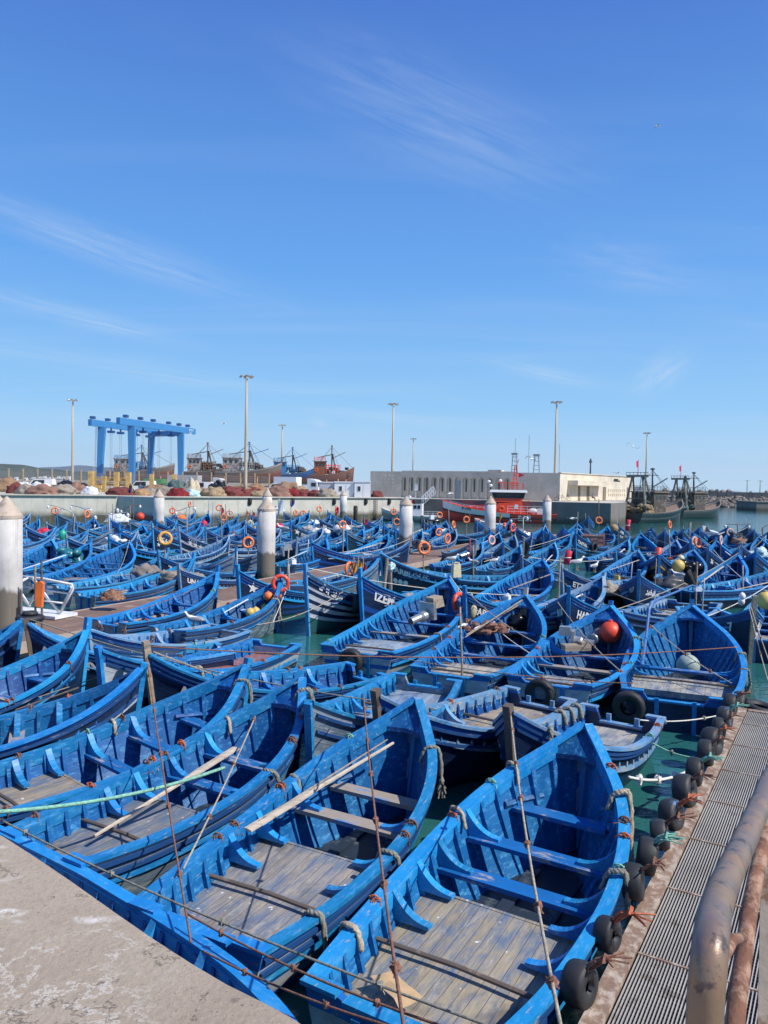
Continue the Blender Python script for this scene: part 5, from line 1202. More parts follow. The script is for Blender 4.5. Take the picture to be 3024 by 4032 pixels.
for i, ac in enumerate(arch):
    if i == 7:
        b = MB(); b.box((ac, dn + .02, hh * .34), (aw * 1.5, .08, hh * .66)); d_ = b.build('glazed_door', 'door_grey', BT); b = MB()
        for z in (.25, .42, .58): b.box((ac, dn - .03, hh * z), (aw * 1.4, .03, .06))
        b.build('glazing_bar', 'plastic_grey', d_)
        continue
    b = MB(); b.box((ac, dn + .01, hh * .50), (.22, .06, hh * .49)); f_ = b.build('window', 'door_brown', BT); b = MB(); b.box((ac, dn - .05, hh * .50), (.17, .04, hh * .47)); b.build('pane', 'window_dark', f_)
# parapet blocks and drain studs
b = MB(); b.box((fx_(1945), .9, hh + .18), (2.2, 1.9, .45)); b.box((wl / 2 - .6, .3, hh + .06), (wl * .60, .5, .16)); b.build('parapet', 'facade', BT)
b = MB()
for X in (1500, 1515, 1530, 1545, 2062, 2078, 2095, 2118):
    for z in (.28, .42, .56, .70, .84): b.box((fx_(X), -.02, hh * z), (.22, .08, .22))
b.build('drain_studs', 'facade', BT)
# sunlit end facade
b = MB(); lbox(b, (.15, ln2 / 2, hh / 2), (.3, ln2, hh)); lbox(b, (.2, ln2 / 2, hh + .05), (.5, ln2, .12)); LF = b.build('sunlit_wall', 'facade_sunlit', BT)
b = MB(); lbox(b, (1.1, 9.5, hh * .66), (1.7, 13.0, .75)); b.build('canopy', 'facade_sunlit', BT)
for y, w_ in ((7.5, .9), (11.2, 1.0), (18.5, 1.4), (30.5, 1.6)): b = MB(); lbox(b, (.32, y, hh * .27), (.06, w_, hh * .54)); b.build('door', 'door_brown', BT)
b = MB()
for i in range(9):
    for z in (.22, .40): lbox(b, (.32, 20.6 + i * 1.0, hh * z), (.06, .24, hh * .11))
b.build('slit_windows', 'post_tan', BT)
b = MB(); lbox(b, (.33, 24.0, hh * .86), (.06, 2.0, .22)); lbox(b, (.33, 24.4, hh * .80), (.06, 3.2, .2)); b.build('name_board', 'cloth_dark', BT)
# roof clutter belonging to the building
for X, h_ in ((1990, 3.2), (2080, 3.0)):
    b = MB(); x = fx_(min(X, 2170)); y = 6
    for s in (-.5, .5): b.bar((x + s, y, hh), (x + s * .6, y, hh + h_), .12)
    for i in range(4): b.bar((x - .5, y, hh + .6 + i * .7), (x + .5, y, hh + .6 + i * .7), .08)
    b.box((x, y, hh + h_), (1.0, .8, .3)); b.build('roof_frame', 'lamp_grey', BT)
b = MB()
for X, h_ in ((1975, 6.0), (2032, 6.5), (2160, 5)): b.bar((fx_(X), 9, hh), (fx_(X), 9, hh + h_), .06)
b.build('aerial', 'lamp_grey', BT)
b = MB(); b.lathe([(.3, 0), (.14, .1), (.10, 2.0), (.3, 2.1), (.08, 2.8)], 10, (wl + 3, 14, hh)); b.build('roof_beacon', 'engine_dark', BT)
# ------------------------------------------------------------------ ships
def ship_hull(parent, L, B, k, stops, deckm, zoff=0.0, bow=1.0, n=30, name='hull'):
    h = Hull(L, B, bow); mb = MB(); nv = 8; us = [1 - (1 - i / n) ** 1.25 for i in range(n + 1)]
    sc_ = lambda p: Vector((p.x, p.y, p.z * k + zoff))
    for side in (1, -1):
        rows = [[sc_(h.pt(u, j / nv, side)) for j in range(nv + 1)] for u in us]
        mb.grid(rows, 0, [[(u, max(.001, j / nv)) for j in range(nv + 1)] for u in us], flip=side > 0)
    pr = [sc_(h.pt(0, j / nv, 1)) for j in range(nv + 1)]; bi = len(mb.v)
    for p in pr: mb.vert(p, (0, max(.001, .05)))
    for p in reversed(pr[1:]): mb.vert((p.x, -p.y, p.z), (0, .5))
    mb.face([bi + i for i in range(len(pr) * 2 - 1)])
    mb.build(name, stops, parent, True)
    d = MB(); rows = []
    for u in us[:-1]:
        z = h.zg(u) * k + zoff - .22 * k; y = h.side_at_z(u, h.zg(u) - .22, .03); rows.append([(u * L, -y, z), (u * L, 0, z + .03), (u * L, y, z)])
    d.grid(rows, flip=True); d.build('deck', deckm, parent)
    for side in (1, -1):
        g = MB(); rows = []
        for u in us[:-1]:
            p = sc_(h.pt(u, 1, side)); nn = h.nrm(u, side); o_, i_ = p + nn * .06, p - nn * .12; i_.y = max(.01, i_.y * side) * side
            rows.append([o_, o_ + Vector((0, 0, .09)), i_ + Vector((0, 0, .09)), i_])
        bb = g.grid(rows, close=True, flip=side < 0); g.face([bb, bb + 1, bb + 2, bb + 3]); g.build('bulwark_rail', deckm, parent)
    return h
def railing(parent, pts, h_, mt, name='railing', nposts=1, bars=3):
    g = MB()
    for a, c in zip(pts[:-1], pts[1:]):
        a, c = Vector(a), Vector(c)
        for i in range(bars): g.bar(a + Vector((0, 0, h_ * (i + 1) / bars)), c + Vector((0, 0, h_ * (i + 1) / bars)), .05)
        n = max(1, int((c - a).length / nposts))
        for i in range(n + 1): q = a.lerp(c, i / n); g.bar(q, q + Vector((0, 0, h_)), .05)
    return g.build(name, mt, parent)
# red rescue ship
hull_mat('ship_red_hull', [(0, (0.40, 0.03, 0.02)), (0.22, (0.90, 0.085, 0.035)), (0.95, (0.92, 0.085, 0.035))], 0.05, (0.4, 0.1, 0.08))
pw_ = P(1742, 2030, 0); dS = 116.0
SB, SE = PD(1738, 2050, dS + 1), PD(2188, 2050, dS - 1.5)
vS = Vector((SB.x - SE.x, SB.y - SE.y, 0)); LS = vS.length
t = thing('rescue_ship', (SE.x, SE.y, 0), math.atan2(vS.y, vS.x), 'red rescue ship with a white bow and SAR on its side', 'ship')
h = ship_hull(t, LS, 5.2, 1.75, 'ship_red_hull', 'ship_red')
kS = 1.75
b = MB(); rows = []
for side in (1, -1):
    rows = []
    for i in range(19):
        u = .40 + .59 * i / 18; p0 = h.pt(u, .64 + .06 * i / 18, side); p1 = h.pt(u, 1.02, side); nn = h.nrm(u, side) * .05
        rows.append([Vector((p0.x, p0.y, p0.z * kS)) + nn, Vector((p1.x, p1.y, p1.z * kS)) + nn])
    b.grid(rows, flip=side < 0)
b.build('white_bulwark', 'ship_white', t)
b = MB()
for side in (1, -1):
    rows = []
    for i in range(25):
        u = .99 * i / 24; p = h.pt(u, .66, side); nn = h.nrm(u, side); q = Vector((p.x, p.y, p.z * kS)); rows.append([q + nn * .03 + Vector((0, 0, .10)), q + nn * .16 + Vector((0, 0, .1)), q + nn * .16 - Vector((0, 0, .1)), q - Vector((0, 0, .1))])
    b.grid(rows, flip=side > 0)
b.build('fender_strip', 'ship_black', t)
def side_text(parent, h, k, body, size, d0, z0, side, mt, off=.1, bold=.01):
    vs, fs = text_mesh(body, size, bold); W = max(v[0] for v in vs); b = MB()
    for x, yv, _ in vs:
        u = h.u_at(d0 + (x if side > 0 else W - x)); z = z0 + yv; y = h.side_at_z(u, z / k)
        nn = h.nrm(u, side); b.vert(Vector((u * h.L, side * y, z)) + nn * off)
    for f in fs: b.face(f)
    return b.build('lettering', mt, parent)
side_text(t, h, kS, 'SAR', 1.15, LS * .70, .35, 1, 'ship_white', .14, .05)
side_text(t, h, kS, 'P-193', .62, 3.6, 1.75, 1, 'ship_black', .12)
zd = 1.35
b = MB(); b.prism([(LS * .26, zd), (LS * .56, zd), (LS * .50, zd + 1.55), (LS * .30, zd + 1.75)], 3.6, Matrix(((1, 0, 0, 0), (0, 0, -1, 0), (0, 1, 0, 0), (0, 0, 0, 1)))); b.build('deckhouse', 'ship_red', t)
b = MB(); b.prism([(LS * .50, zd), (LS * .80, zd + .6), (LS * .80, zd + .95), (LS * .50, zd + 1.5)], 2.6, Matrix(((1, 0, 0, 0), (0, 0, -1, 0), (0, 1, 0, 0), (0, 0, 0, 1)))); b.build('foredeck_cover', 'ship_red', t)
mt = Matrix(((-1, 0, 0, LS * .58), (0, 0, 1, 1.34), (0, 1, 0, zd + .72), (0, 0, 0, 1)))
flat_text('lettering', 'IPI-483', .5, mt, 'ship_white', t)
zw = zd + 1.72
xw0, xw1 = LS * .27, LS * .56
b = MB(); b.prism([(xw0 + .5, zw), (xw1 - .55, zw), (xw1, zw + 1.45), (xw0, zw + 1.45)], 3.5, Matrix(((1, 0, 0, 0), (0, 0, -1, 0), (0, 1, 0, 0), (0, 0, 0, 1)))); wh = b.build('wheelhouse', 'ship_red', t)
for i in range(5):
    x = xw0 + .9 + i * (xw1 - xw0 - 1.5) / 5 + .3; b = MB(); b.prism([(x - .34, zw + .66), (x + .28, zw + .66), (x + .36, zw + 1.30), (x - .38, zw + 1.30)], .04, Matrix(((1, 0, 0, 0), (0, 0, -1, 1.77), (0, 1, 0, 0), (0, 0, 0, 1)))); b.build('window', 'window_dark', wh)
b = MB(); b.box(((xw0 + xw1) / 2, 0, zw + 1.62), (xw1 - xw0 + .7, 4.1, .36), taper=.94); b.build('wheelhouse_roof', 'ship_white', t)
b = MB(); b.prism([(xw0 + .2, zw + .58), (xw1 - .32, zw + .58), (xw1 - .02, zw + 1.38), (xw0 + .02, zw + 1.38)], 3.54, Matrix(((1, 0, 0, 0), (0, 0, -1, 0), (0, 1, 0, 0), (0, 0, 0, 1)))); b.build('window_band', 'ship_black', wh)
z2 = zw + 1.8
railing(t, [(xw0 + .3, 1.7, z2), (xw1 - 1.2, 1.7, z2), (xw1 - 1.2, -1.7, z2), (xw0 + .3, -1.7, z2), (xw0 + .3, 1.7, z2)], 1.0, 'ship_red', 'roof_railing', .7)
b = MB(); b.box(((xw0 + xw1) / 2, 0, z2 + 1.05), (3.0, 2.4, .12))
xm = xw0 + 1.5
for s in (-.35, .35): b.bar((xm + s, 0, z2), (xm + s * .3, 0, z2 + 3.6), .14)
for i in range(6): b.bar((xm - .4 + i * .05, 0, z2 + .5 + i * .5), (xm + .4 - i * .05, 0, z2 + .8 + i * .5), .08)
b.bar((xm, -.9, z2 + 2.4), (xm, .9, z2 + 2.4), .1); b.bar((xm, 0, z2 + 3.4), (xm - .5, 0, z2 + 4.6), .08)
b.build('mast', 'ship_red', t)
for x, z in ((xm + 2.2, z2 + 1.35), (xm + 3.6, z2 + .6), (xm + 3.9, z2 + 1.2)): b = MB(); b.ball((x, 0, z), .28, sz=.9); b.build('radar_dome', 'ship_white', t)
b = MB(); b.prism([(0, 0), (-.9, -.35), (0, -.75)], .03, Matrix(((1, 0, 0, xm - .5), (0, 0, -1, .5), (0, 1, 0, z2 + 2.6), (0, 0, 0, 1)))); b.build('flag', 'flag_red', t)
railing(t, [(LS * .08, 2.1, zd), (LS * .42, 2.35, zd)], 1.15, 'ship_white', 'side_railing', .9)
railing(t, [(LS * .62, 2.2, 1.95), (LS * .8, 1.75, 2.25), (LS * .93, .75, 2.75)], .35, 'ship_white', 'bow_railing', 1, 2)
b = MB(); b.box((LS * .10, .6, zd + .42), (2.3, 1.7, .85)); b.box((LS * .06, .6, zd + .92), (1.2, 1.2, .2)); b.build('equipment_box', 'ship_white', t)
b = MB(); b.ball((LS * .20, 1.2, zd + .45), .42, sx=1.8); b.build('liferaft_canister', 'ship_white', t)
b = MB(); b.box((LS * .235, .2, zd + .8), (.8, .8, 1.6)); b.build('winch_post', 'ship_red', t); b = MB(); b.ball((LS * .235, .2, zd + 1.75), .25); b.build('signal_light', 'buoy_orange', t)
b = MB(); b.torus((LS * .47, 1.86, zd + .75), (1, 0, 0), (0, 0, 1), .33, .08, 18, 6); b.build('life_ring', 'buoy_orange', t)
b = MB(); b.box((LS * .345, 1.83, zd + 1.05), (.5, .04, .65)); b.build('notice', 'ship_white', t)
# white patrol boat, black dinghy, small motorboat
def hm(n_, c0, c1, c2): return hull_mat(n_, [(0, c0), (0.3, c1), (0.8, c2)], 0.1)
hm('patrol_hull', (0.05, 0.08, 0.08), (0.40, 0.44, 0.42), (0.7, 0.72, 0.7)); hm('motorboat_hull', (0.1, 0.14, 0.14), (0.62, 0.66, 0.66), (0.72, 0.74, 0.74)); hm('rib_hull', (0.02, 0.02, 0.02), (0.10, 0.11, 0.11), (0.02, 0.02, 0.022))
def ship_at(name, Xb, Xs, Y, dep, label, cat, ddep=0.0):
    a, c = PD(Xs, Y, dep), PD(Xb, Y, dep + ddep); v = Vector((c.x - a.x, c.y - a.y, 0)); return thing(name, (a.x, a.y, 0), math.atan2(v.y, v.x), label, cat), v.length
t, L_ = ship_at('patrol_boat', 1500, 1735, 2045, 113, 'white patrol boat with cabin moored at the quay by the red ship', 'motorboat', 1.5)
h = ship_hull(t, L_, 3.0, 1.05, 'patrol_hull', 'ship_white')
b = MB(); b.prism([(L_ * .30, .75), (L_ * .66, .75), (L_ * .56, 1.9), (L_ * .53, 2.55), (L_ * .30, 2.6)], 2.1, Matrix(((1, 0, 0, 0), (0, 0, -1, 0), (0, 1, 0, 0), (0, 0, 0, 1)))); cb = b.build('cabin', 'ship_white', t)
for i in range(3): b = MB(); x = L_ * (.35 + .065 * i); b.box((x, 1.06, 2.15), (.42, .05, .5)); b.build('window', 'window_dark', cb)
b = MB(); b.box((L_ * .44, 0, 3.35), (3.4, 2.3, .12)); b.build('sun_roof', 'ship_white', t)
b = MB()
for x in (L_ * .31, L_ * .57):
    for s in (-1, 1): b.bar((x, s * .95, 2.4), (x, s * .95, 3.3), .07)
b.build('roof_posts', 'steel_white', t)
b = MB(); b.bar((L_ * .42, 0, 3.4), (L_ * .42, 0, 5.6), .08); b.bar((L_ * .42, -.5, 4.6), (L_ * .42, .5, 4.6), .06); b.box((L_ * .42, 0, 5.0), (.4, .3, .9)); b.build('mast', 'steel_white', t)
railing(t, [(.3, 1.1, .75), (L_ * .28, 1.3, .75)], .8, 'steel_white', 'stern_railing', .6); b = MB(); b.ball((L_ * .52, 0, 3.6), .22); b.build('radar_dome', 'ship_white', t)
b = MB(); b.box((L_ * .46, 1.08, 2.9), (.25, .05, .5)); b.build('red_pennant', 'flag_red', t)
t, L_ = ship_at('inflatable_dinghy', 1748, 1660, 2045, 108, 'black inflatable dinghy beside the white patrol boat', 'dinghy', 1)
b = MB()
for s in (-1, 1): b.tube([(0, s * .75, .3), (L_ * .6, s * .75, .34), (L_ * .88, s * .4, .5), (L_, 0, .58)], [.24, .26, .24, .2], 10)
b.build('tube', 'plastic_black', t, True); b = MB(); b.box((L_ * .4, 0, .2), (L_ * .75, 1.2, .1)); b.build('floor', 'plastic_grey', t)
b = MB(); b.box((L_ * .45, 0, .7), (.6, .7, .9), taper=.8); b.build('console', 'ship_white', t); b = MB(); b.box((.05, 0, .7), (.4, .4, .8), taper=.7); b.build('outboard', 'engine_dark', t)
t, L_ = ship_at('motorboat', 1868, 2018, 2055, 96, 'small white motorboat in front of the red ship', 'motorboat', 1)
h = ship_hull(t, L_, 1.9, .75, 'motorboat_hull', 'ship_white', bow=.9); b = MB(); b.prism([(L_ * .42, .5), (L_ * .72, .6), (L_ * .6, 1.25), (L_ * .55, 1.25)], 1.3, Matrix(((1, 0, 0, 0), (0, 0, -1, 0), (0, 1, 0, 0), (0, 0, 0, 1)))); b.build('windscreen', 'cabin_grey', t)
b = MB(); b.box((-.1, 0, .75), (.45, .45, .9), taper=.7); b.build('outboard', 'engine_dark', t)
railing(t, [(L_ * .7, .5, .75), (L_ * .93, .2, 1.0)], .3, 'steel_white', 'bow_railing', .5, 1)
# trawlers
def trawler(name, label, loc, hd, L, B, k, hullm, housem, railm, ashore=False, gantry=True, mastm='engine_dark', group=None, flag=False, seed=0):
    t = thing(name, loc, hd, label, 'trawler', group); q = random.Random(seed)
    h = ship_hull(t, L, B, k, hullm, 'trawler_wood', bow=1.0); zd = .74 * k - .15 * k
    hw = B * .36; x0, x1 = L * .22, L * .46
    if not gantry: x0, x1 = L * .12, L * .36
    b = MB(); b.prism([(x0, zd), (x1, zd), (x1 + .25, zd + 3.6), (x0, zd + 3.6)], hw * 2, Matrix(((1, 0, 0, 0), (0, 0, -1, 0), (0, 1, 0, 0), (0, 0, 0, 1)))); wh = b.build('wheelhouse', housem, t)
    for s in (-1, 1):
        for i in range(3): b = MB(); b.box((x0 + .7 + i * (x1 - x0 - .8) / 2.4, s * hw, zd + 2.8), (.55, .06, .6)); b.build('window', 'window_dark', wh)
    b = MB(); b.box(((x0 + x1) / 2 + .1, 0, zd + 3.68), (x1 - x0 + .7, hw * 2 + .5, .16)); b.build('wheelhouse_roof', 'trawler_wood', wh)
    railing(t, [(x0, hw, zd + 3.76), (x1, hw, zd + 3.76), (x1, -hw, zd + 3.76), (x0, -hw, zd + 3.76), (x0, hw, zd + 3.76)], .9, railm, 'roof_railing', .8, 3)
    b = MB(); mx_ = L * .40 if gantry else L * .5; mh = zd + 7.6
    b.tube([(mx_, 0, zd), (mx_, 0, mh)], .13, 8); b.bar((mx_, -1.1, mh - 1.2), (mx_, 1.1, mh - 1.2), .1); b.bar((mx_, 0, mh - 3.2), (mx_ + L * .30, 0, mh - 1.6), .16); b.box((mx_, 0, mh - .2), (.5, .5, .25)); b.build('mast', mastm, t)
    b = MB()
    for x, y, z in ((L * .97, 0, 1.66 * k), (L * .05, B * .3, zd + 1), (L * .05, -B * .3, zd + 1), (L * .7, B * .4, 1.1 * k), (L * .7, -B * .4, 1.1 * k)): b.tube([(mx_, 0, mh - .4), (x, y, z)], .035, 4)
    b.build('rigging', 'engine_dark', t)
    if gantry:
        gx = L * .10; gh = zd + 6.2; b = MB()
        for s in (-1, 1):
            b.bar((gx - .3, s * B * .36, zd), (gx + .2, s * B * .16, gh), .28); b.bar((gx + 2.6, s * B * .34, zd), (gx + .5, s * B * .18, gh), .22)
            b.bar((gx + .8, s * B * .36, zd + 2.0), (gx - .2, s * B * .30, zd + 2.4), .14); b.bar((gx + .1, s * B * .05, zd + 2.6), (gx + .2, s * B * .12, gh), .08)
        b.bar((gx + .2, -B * .34, gh), (gx + .2, B * .34, gh), .3, .35); b.bar((gx, -B * .34, gh + .55), (gx, B * .34, gh + .55), .08); b.bar((gx + .1, -B * .27, zd + 2.6), (gx + .1, B * .27, zd + 2.6), .14)
        for i in range(7): y = B * (.34 - .68 * i / 6 * 1.0); b.bar((gx + .1, y, gh), (gx, y, gh + .6), .06)
        b.build('stern_gantry', railm, t)
        b = MB()
        for i in range(16): b.ball((L * q.uniform(.02, .24), B * q.uniform(-.36, .36), zd + q.uniform(.3, 1.5)), q.uniform(.4, .75), 10, 6, sz=.7, jit=.6, seed=i + seed)
        b.build('net_pile', 'net_tan' if seed % 2 else 'tarp_green', t)
        b = MB(); b.lathe([(.5, -B * .25), (.25, -B * .22), (.25, B * .22), (.5, B * .25)], 12, (L * .2, 0, zd + .9), Matrix.Rotation(R(90), 3, 'X')); b.build('winch', 'rust', t)
    else:
        b = MB()
        for i in range(7): x = x1 + .3 + i * .55; b.bar((x, -B * .3, zd + .5), (x, -B * .3, zd + 3.0), .11); b.bar((x, B * .3, zd + .5), (x, B * .3, zd + 3.0), .11); b.bar((x, -B * .3, zd + 3.0), (x, B * .3, zd + 3.0), .11)
        for z in (.9, 1.6, 2.2, 2.7):
            for s in (-1, 1): b.bar((x1 + .3, s * B * .3, zd + z), (x1 + 3.6, s * B * .3, zd + z), .1)
        b.build('deck_frame', railm, t)
        b = MB()
        for s in (-1, 1): b.bar((L * .62, s * B * .3, zd), (L * .52, s * .3, zd + 5.4), .22); b.bar((L * .48, s * B * .3, zd), (L * .52, s * .3, zd + 5.4), .2)
        b.bar((L * .52, -.6, zd + 5.4), (L * .52, .6, zd + 5.4), .3); b.bar((L * .2, 0, zd + 4.6), (L * .52, 0, zd + 5.4), .2)
        for i in range(26): b.box((x1 + q.uniform(-.6, 6), B * q.uniform(-.25, .25), zd + q.uniform(.3, 2.3)), (q.uniform(.5, 1.3), q.uniform(.5, 1), q.uniform(.4, 1.0)), Matrix.Rotation(q.random() * 3, 3, 'Z'))
        b.build('deck_gear', 'trawler_dark', t)
        b = MB(); b.torus((x0 + .6, -hw - .06, zd + 1.6), (1, 0, 0), (0, 0, 1), .34, .08, 16, 6); b.build('life_ring', 'buoy_orange', t)
    if flag: b = MB(); b.prism([(0, 0), (-.55, -.1), (-.4, -1.05), (0, -.95)], .04, Matrix(((1, 0, 0, L * .12), (0, 0, -1, 0), (0, 1, 0, zd + 8.6), (0, 0, 0, 1)))); b.bar((L * .12, 0, zd + 6.2), (L * .12, 0, zd + 8.8), .07); b.build('flag', 'flag_red', t)
    if ashore:
        b = MB()
        for x in (.15, .4, .65, .82):
            for s in (-1, 1): b.bar((L * x, s * B * .5, -.36 * k - .3), (L * x, s * B * .36, .3 * k), .2)
            b.box((L * x, 0, -.36 * k - .15), (.4, 1.2, .32))
        b.build('cradle', 'timber_yellow', t)
    return t
hull_mat('trawler_afloat', [(0, (0.07, 0.03, 0.02)), (0.3, (0.035, 0.06, 0.05)), (0.58, (0.24, 0.26, 0.26)), (0.64, (0.03, 0.055, 0.05)), (0.92, (0.26, 0.28, 0.26))], 0.7, (0.22, 0.17, 0.12))
hull_mat('trawler_afloat_dark', [(0, (0.07, 0.03, 0.02)), (0.32, (0.05, 0.08, 0.06)), (0.78, (0.10, 0.12, 0.10)), (0.9, (0.30, 0.31, 0.29))], 0.7, (0.25, 0.18, 0.12))
hull_mat('trawler_wooden', [(0, (0.20, 0.06, 0.03)), (0.55, (0.24, 0.10, 0.05)), (0.68, (0.20, 0.16, 0.12)), (0.93, (0.42, 0.40, 0.37))], 0.6, (0.30, 0.2, 0.13))
hull_mat('trawler_blue', [(0, (0.14, 0.05, 0.03)), (0.5, (0.02, 0.07, 0.22)), (0.8, (0.03, 0.13, 0.35))], 0.5, (0.3, 0.2, 0.15))
hull_mat('trawler_rust', [(0, (0.20, 0.07, 0.04)), (0.5, (0.22, 0.10, 0.06)), (0.72, (0.27, 0.11, 0.06))], 0.5, (0.33, 0.2, 0.12))
p = P(2455, 2045, 0); p2 = PD(2452, 2040, 122); trawler('fishing_trawler', 'dark moored trawler with a red flag on its gantry, the nearer of two', (p2.x + 1.2, p2.y, 0), R(38), 14.5, 5.8, 2.1, 'trawler_afloat', 'trawler_dark', 'trawler_hull', flag=True, seed=3, group='trawlers moored by the pier')
p2 = PD(2628, 2035, 143); trawler('fishing_trawler', 'moored trawler with a railed gantry, the farther of two', (p2.x + 1.2, p2.y, 0), R(33), 14, 5.6, 2.05, 'trawler_afloat_dark', 'trawler_dark', 'trawler_hull', flag=True, seed=4, group='trawlers moored by the pier')
for X, dep, hd, L, k, hm_, ho, rl, lb, sd in ((425, 205, 4, 17.5, 2.3, 'trawler_wooden', 'trawler_house', 'lift_blue', 'brown bowed trawler ashore behind the blue boat lift', 1), (715, 186, 8, 12.2, 2.25, 'trawler_wooden', 'trawler_house', 'rust', 'trawler ashore right beside the right lift leg', 2),
        (850, 182, 2, 15.5, 2.3, 'trawler_wooden', 'trawler_house', 'plastic_grey', 'largest trawler ashore, behind the tallest mast', 5), (1055, 200, 6, 12.5, 2.1, 'trawler_blue', 'lift_blue', 'lift_blue', 'blue trawler ashore above the white lorry', 6), (1215, 186, 3, 11, 2.0, 'trawler_rust', 'trawler_brown', 'ship_red', 'rust red trawler ashore behind the white cabins', 7)):
    p = PD(X, 1900, dep); trawler('fishing_trawler', lb, (p.x, p.y, QZ + .36 * k + 1.9), R(hd), L, L * .33, k, hm_, ho, rl, True, False, 'rust' if sd in (2, 7) else 'lift_blue', 'trawlers on the hard', seed=sd)
# blue boat standing on the quay
b0 = make_boat(n=20, hull='hull_grey', post=.3); p = PD(600, 1920, 118); b0.location = (p.x - 1.5, p.y, QZ + .4); b0.rotation_euler = (0, 0, R(2)); b0.scale = (1.05, .9, 1); b0.name = 'fishing_boat'
tag(b0, 'light blue boat standing on the quay among the nets', 'boat')
# gangway bridge parked on the pier
t = thing('gangway', PD(1668, 1965, 120), 0, 'white lattice gangway raised over the quay edge', 'gangway'); t.location.z = QZ
b = MB()
for y in (0, 1.1):
    a, c = Vector((0, y, -.9)), Vector((1.9, y, .9)); up_ = Vector((-.35, 0, 1.05))
    b.bar(a, c, .09); b.bar(a + up_, c + up_, .09)
    for i in range(7): f = i / 6; b.bar(a.lerp(c, f), a.lerp(c, f) + up_, .05); 
    for i in range(6): b.bar(a.lerp(c, i / 6), a.lerp(c, (i + 1) / 6) + up_, .05)
b.build('lattice_rail', 'steel_white', t); b = MB(); b.bar((0, .55, -.9), (1.9, .55, .9), 1.0, .06); b.build('tread', 'plastic_grey', t)
# ------------------------------------------------------------------ breakwater, hills, houses
rb = random.Random(3); b = MB()
B0, B1 = PD(2560, 1990, 262), PD(3500, 1998, 238)
for i in range(620):
    f = rb.random(); s = rb.random() ** .8; q = B0.lerp(B1, f); r_ = rb.uniform(.5, 1.05)
    b.ball((q.x, q.y + 1 + s * 8, -.1 + s * 3.3), r_, 7, 5, sx=rb.uniform(.8, 1.4), sy=rb.uniform(.8, 1.2), sz=rb.uniform(.6, 1), jit=.7, seed=i)
o = b.build('breakwater_rocks', 'rock'); origin(o); tag(o, 'slope of grey rocks along the breakwater', 'rocks', kind='stuff')
b = MB(); mid = (B0 + B1) / 2; ang = math.atan2(B1.y - B0.y, B1.x - B0.x); Lw = (B1 - B0).length
b.box((0, 10.5, 2.2), (Lw, 4, 5.6))
for i in range(26): b.box((-Lw / 2 + Lw * (i + .5) / 26, 8.35, 3.4), (Lw / 26 * .94, .5, 3.0))
for i in range(40): b.ball((-Lw / 2 + Lw * rb.random(), 11, 5.0), rb.uniform(.5, 1.1), 7, 5, jit=.6, seed=i)
o = b.build('breakwater', 'breakwater_wall', None, False, (mid.x, mid.y, 0)); o.rotation_euler = (0, 0, ang); tag(o, 'long brown breakwater wall across the harbour mouth', 'breakwater')
p = P(2978, 2012, 0); b = MB(); b.box((9, 6, 1.0), (18, 12, 3.0)); b.box((9, 6, 2.5), (18.4, 12.4, .2)); o = b.build('jetty', 'quay_dark', None, False, (p.x, p.y, 0)); tag(o, 'dark concrete jetty end at the right edge', 'jetty')
t = thing('light_beacon', PD(2697, 1940, 250), 0, 'small lattice beacon right of the farther trawler', 'beacon'); t.location.z = 4.5
b = MB()
for x, y in ((-.7, -.7), (.7, -.7), (.7, .7), (-.7, .7)): b.bar((x, y, 0), (x * .5, y * .5, 4.2), .16)
for z in (1.2, 2.6, 4.2): s = .7 - z * .08; b.box((0, 0, z), (2 * s, 2 * s, .14))
b.build('lattice', 'engine_dark', t); b = MB(); b.lathe([(.5, 4.2), (.5, 5.2), (.1, 5.7)], 10); b.build('lantern', 'engine_dark', t)
def ridge(name, pts, dep, depth, mt, seed, fine=.25):
    """hill range: crest heights given at picture columns"""
    b = MB(); rows = []; n = 120; X0, X1 = pts[0][0], pts[-1][0]
    for r_, (fd, fz) in enumerate(((0, 0), (.25, .35), (.55, .8), (.8, 1.0), (1.1, .75), (1.6, 0))):
        row = []
        for i in range(n + 1):
            X = X0 + (X1 - X0) * i / n
            for a, c in zip(pts[:-1], pts[1:]):
                if a[0] <= X <= c[0]: Y = a[1] + (c[1] - a[1]) * (.5 - .5 * math.cos(math.pi * (X - a[0]) / max(1e-6, c[0] - a[0])))
            top = PD(X, Y, dep); hgt = max(.5, top.z); p = PD(X, Y, dep + depth * (fd - .8))
            row.append((p.x, p.y, max(-1, fz * hgt * (1 + fine * .5 * noise.noise(Vector((i * .35, r_ * 1.3, seed))) * (1 if 0 < fz < 1 else .12)))))
        rows.append(row)
    b.grid(rows, flip=True); o = b.build(name, mt, None, True); return structure(o)
ridge('hills', [(-900, 1790), (-300, 1800), (0, 1826), (70, 1829), (190, 1846), (300, 1856), (470, 1872), (800, 1893)], 2600, 900, 'hill_green', 1)
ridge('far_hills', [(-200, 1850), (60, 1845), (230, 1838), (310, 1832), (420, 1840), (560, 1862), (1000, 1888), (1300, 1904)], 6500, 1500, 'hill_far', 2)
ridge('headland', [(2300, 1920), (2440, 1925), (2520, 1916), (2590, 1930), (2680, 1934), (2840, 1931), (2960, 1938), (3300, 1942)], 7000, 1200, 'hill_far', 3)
b = MB(); rows = []
for y in (320, 700, 1400, 2100): rows.append([(x, y, 2.0 if y < 2000 else 6) for x in (-2400, -900, -400, -60 - y * .1)])
b.grid(rows, flip=True); mat('sand', (0.33, 0.28, 0.2), 0.9, sc_=.01); structure(b.build('shore', 'sand'))
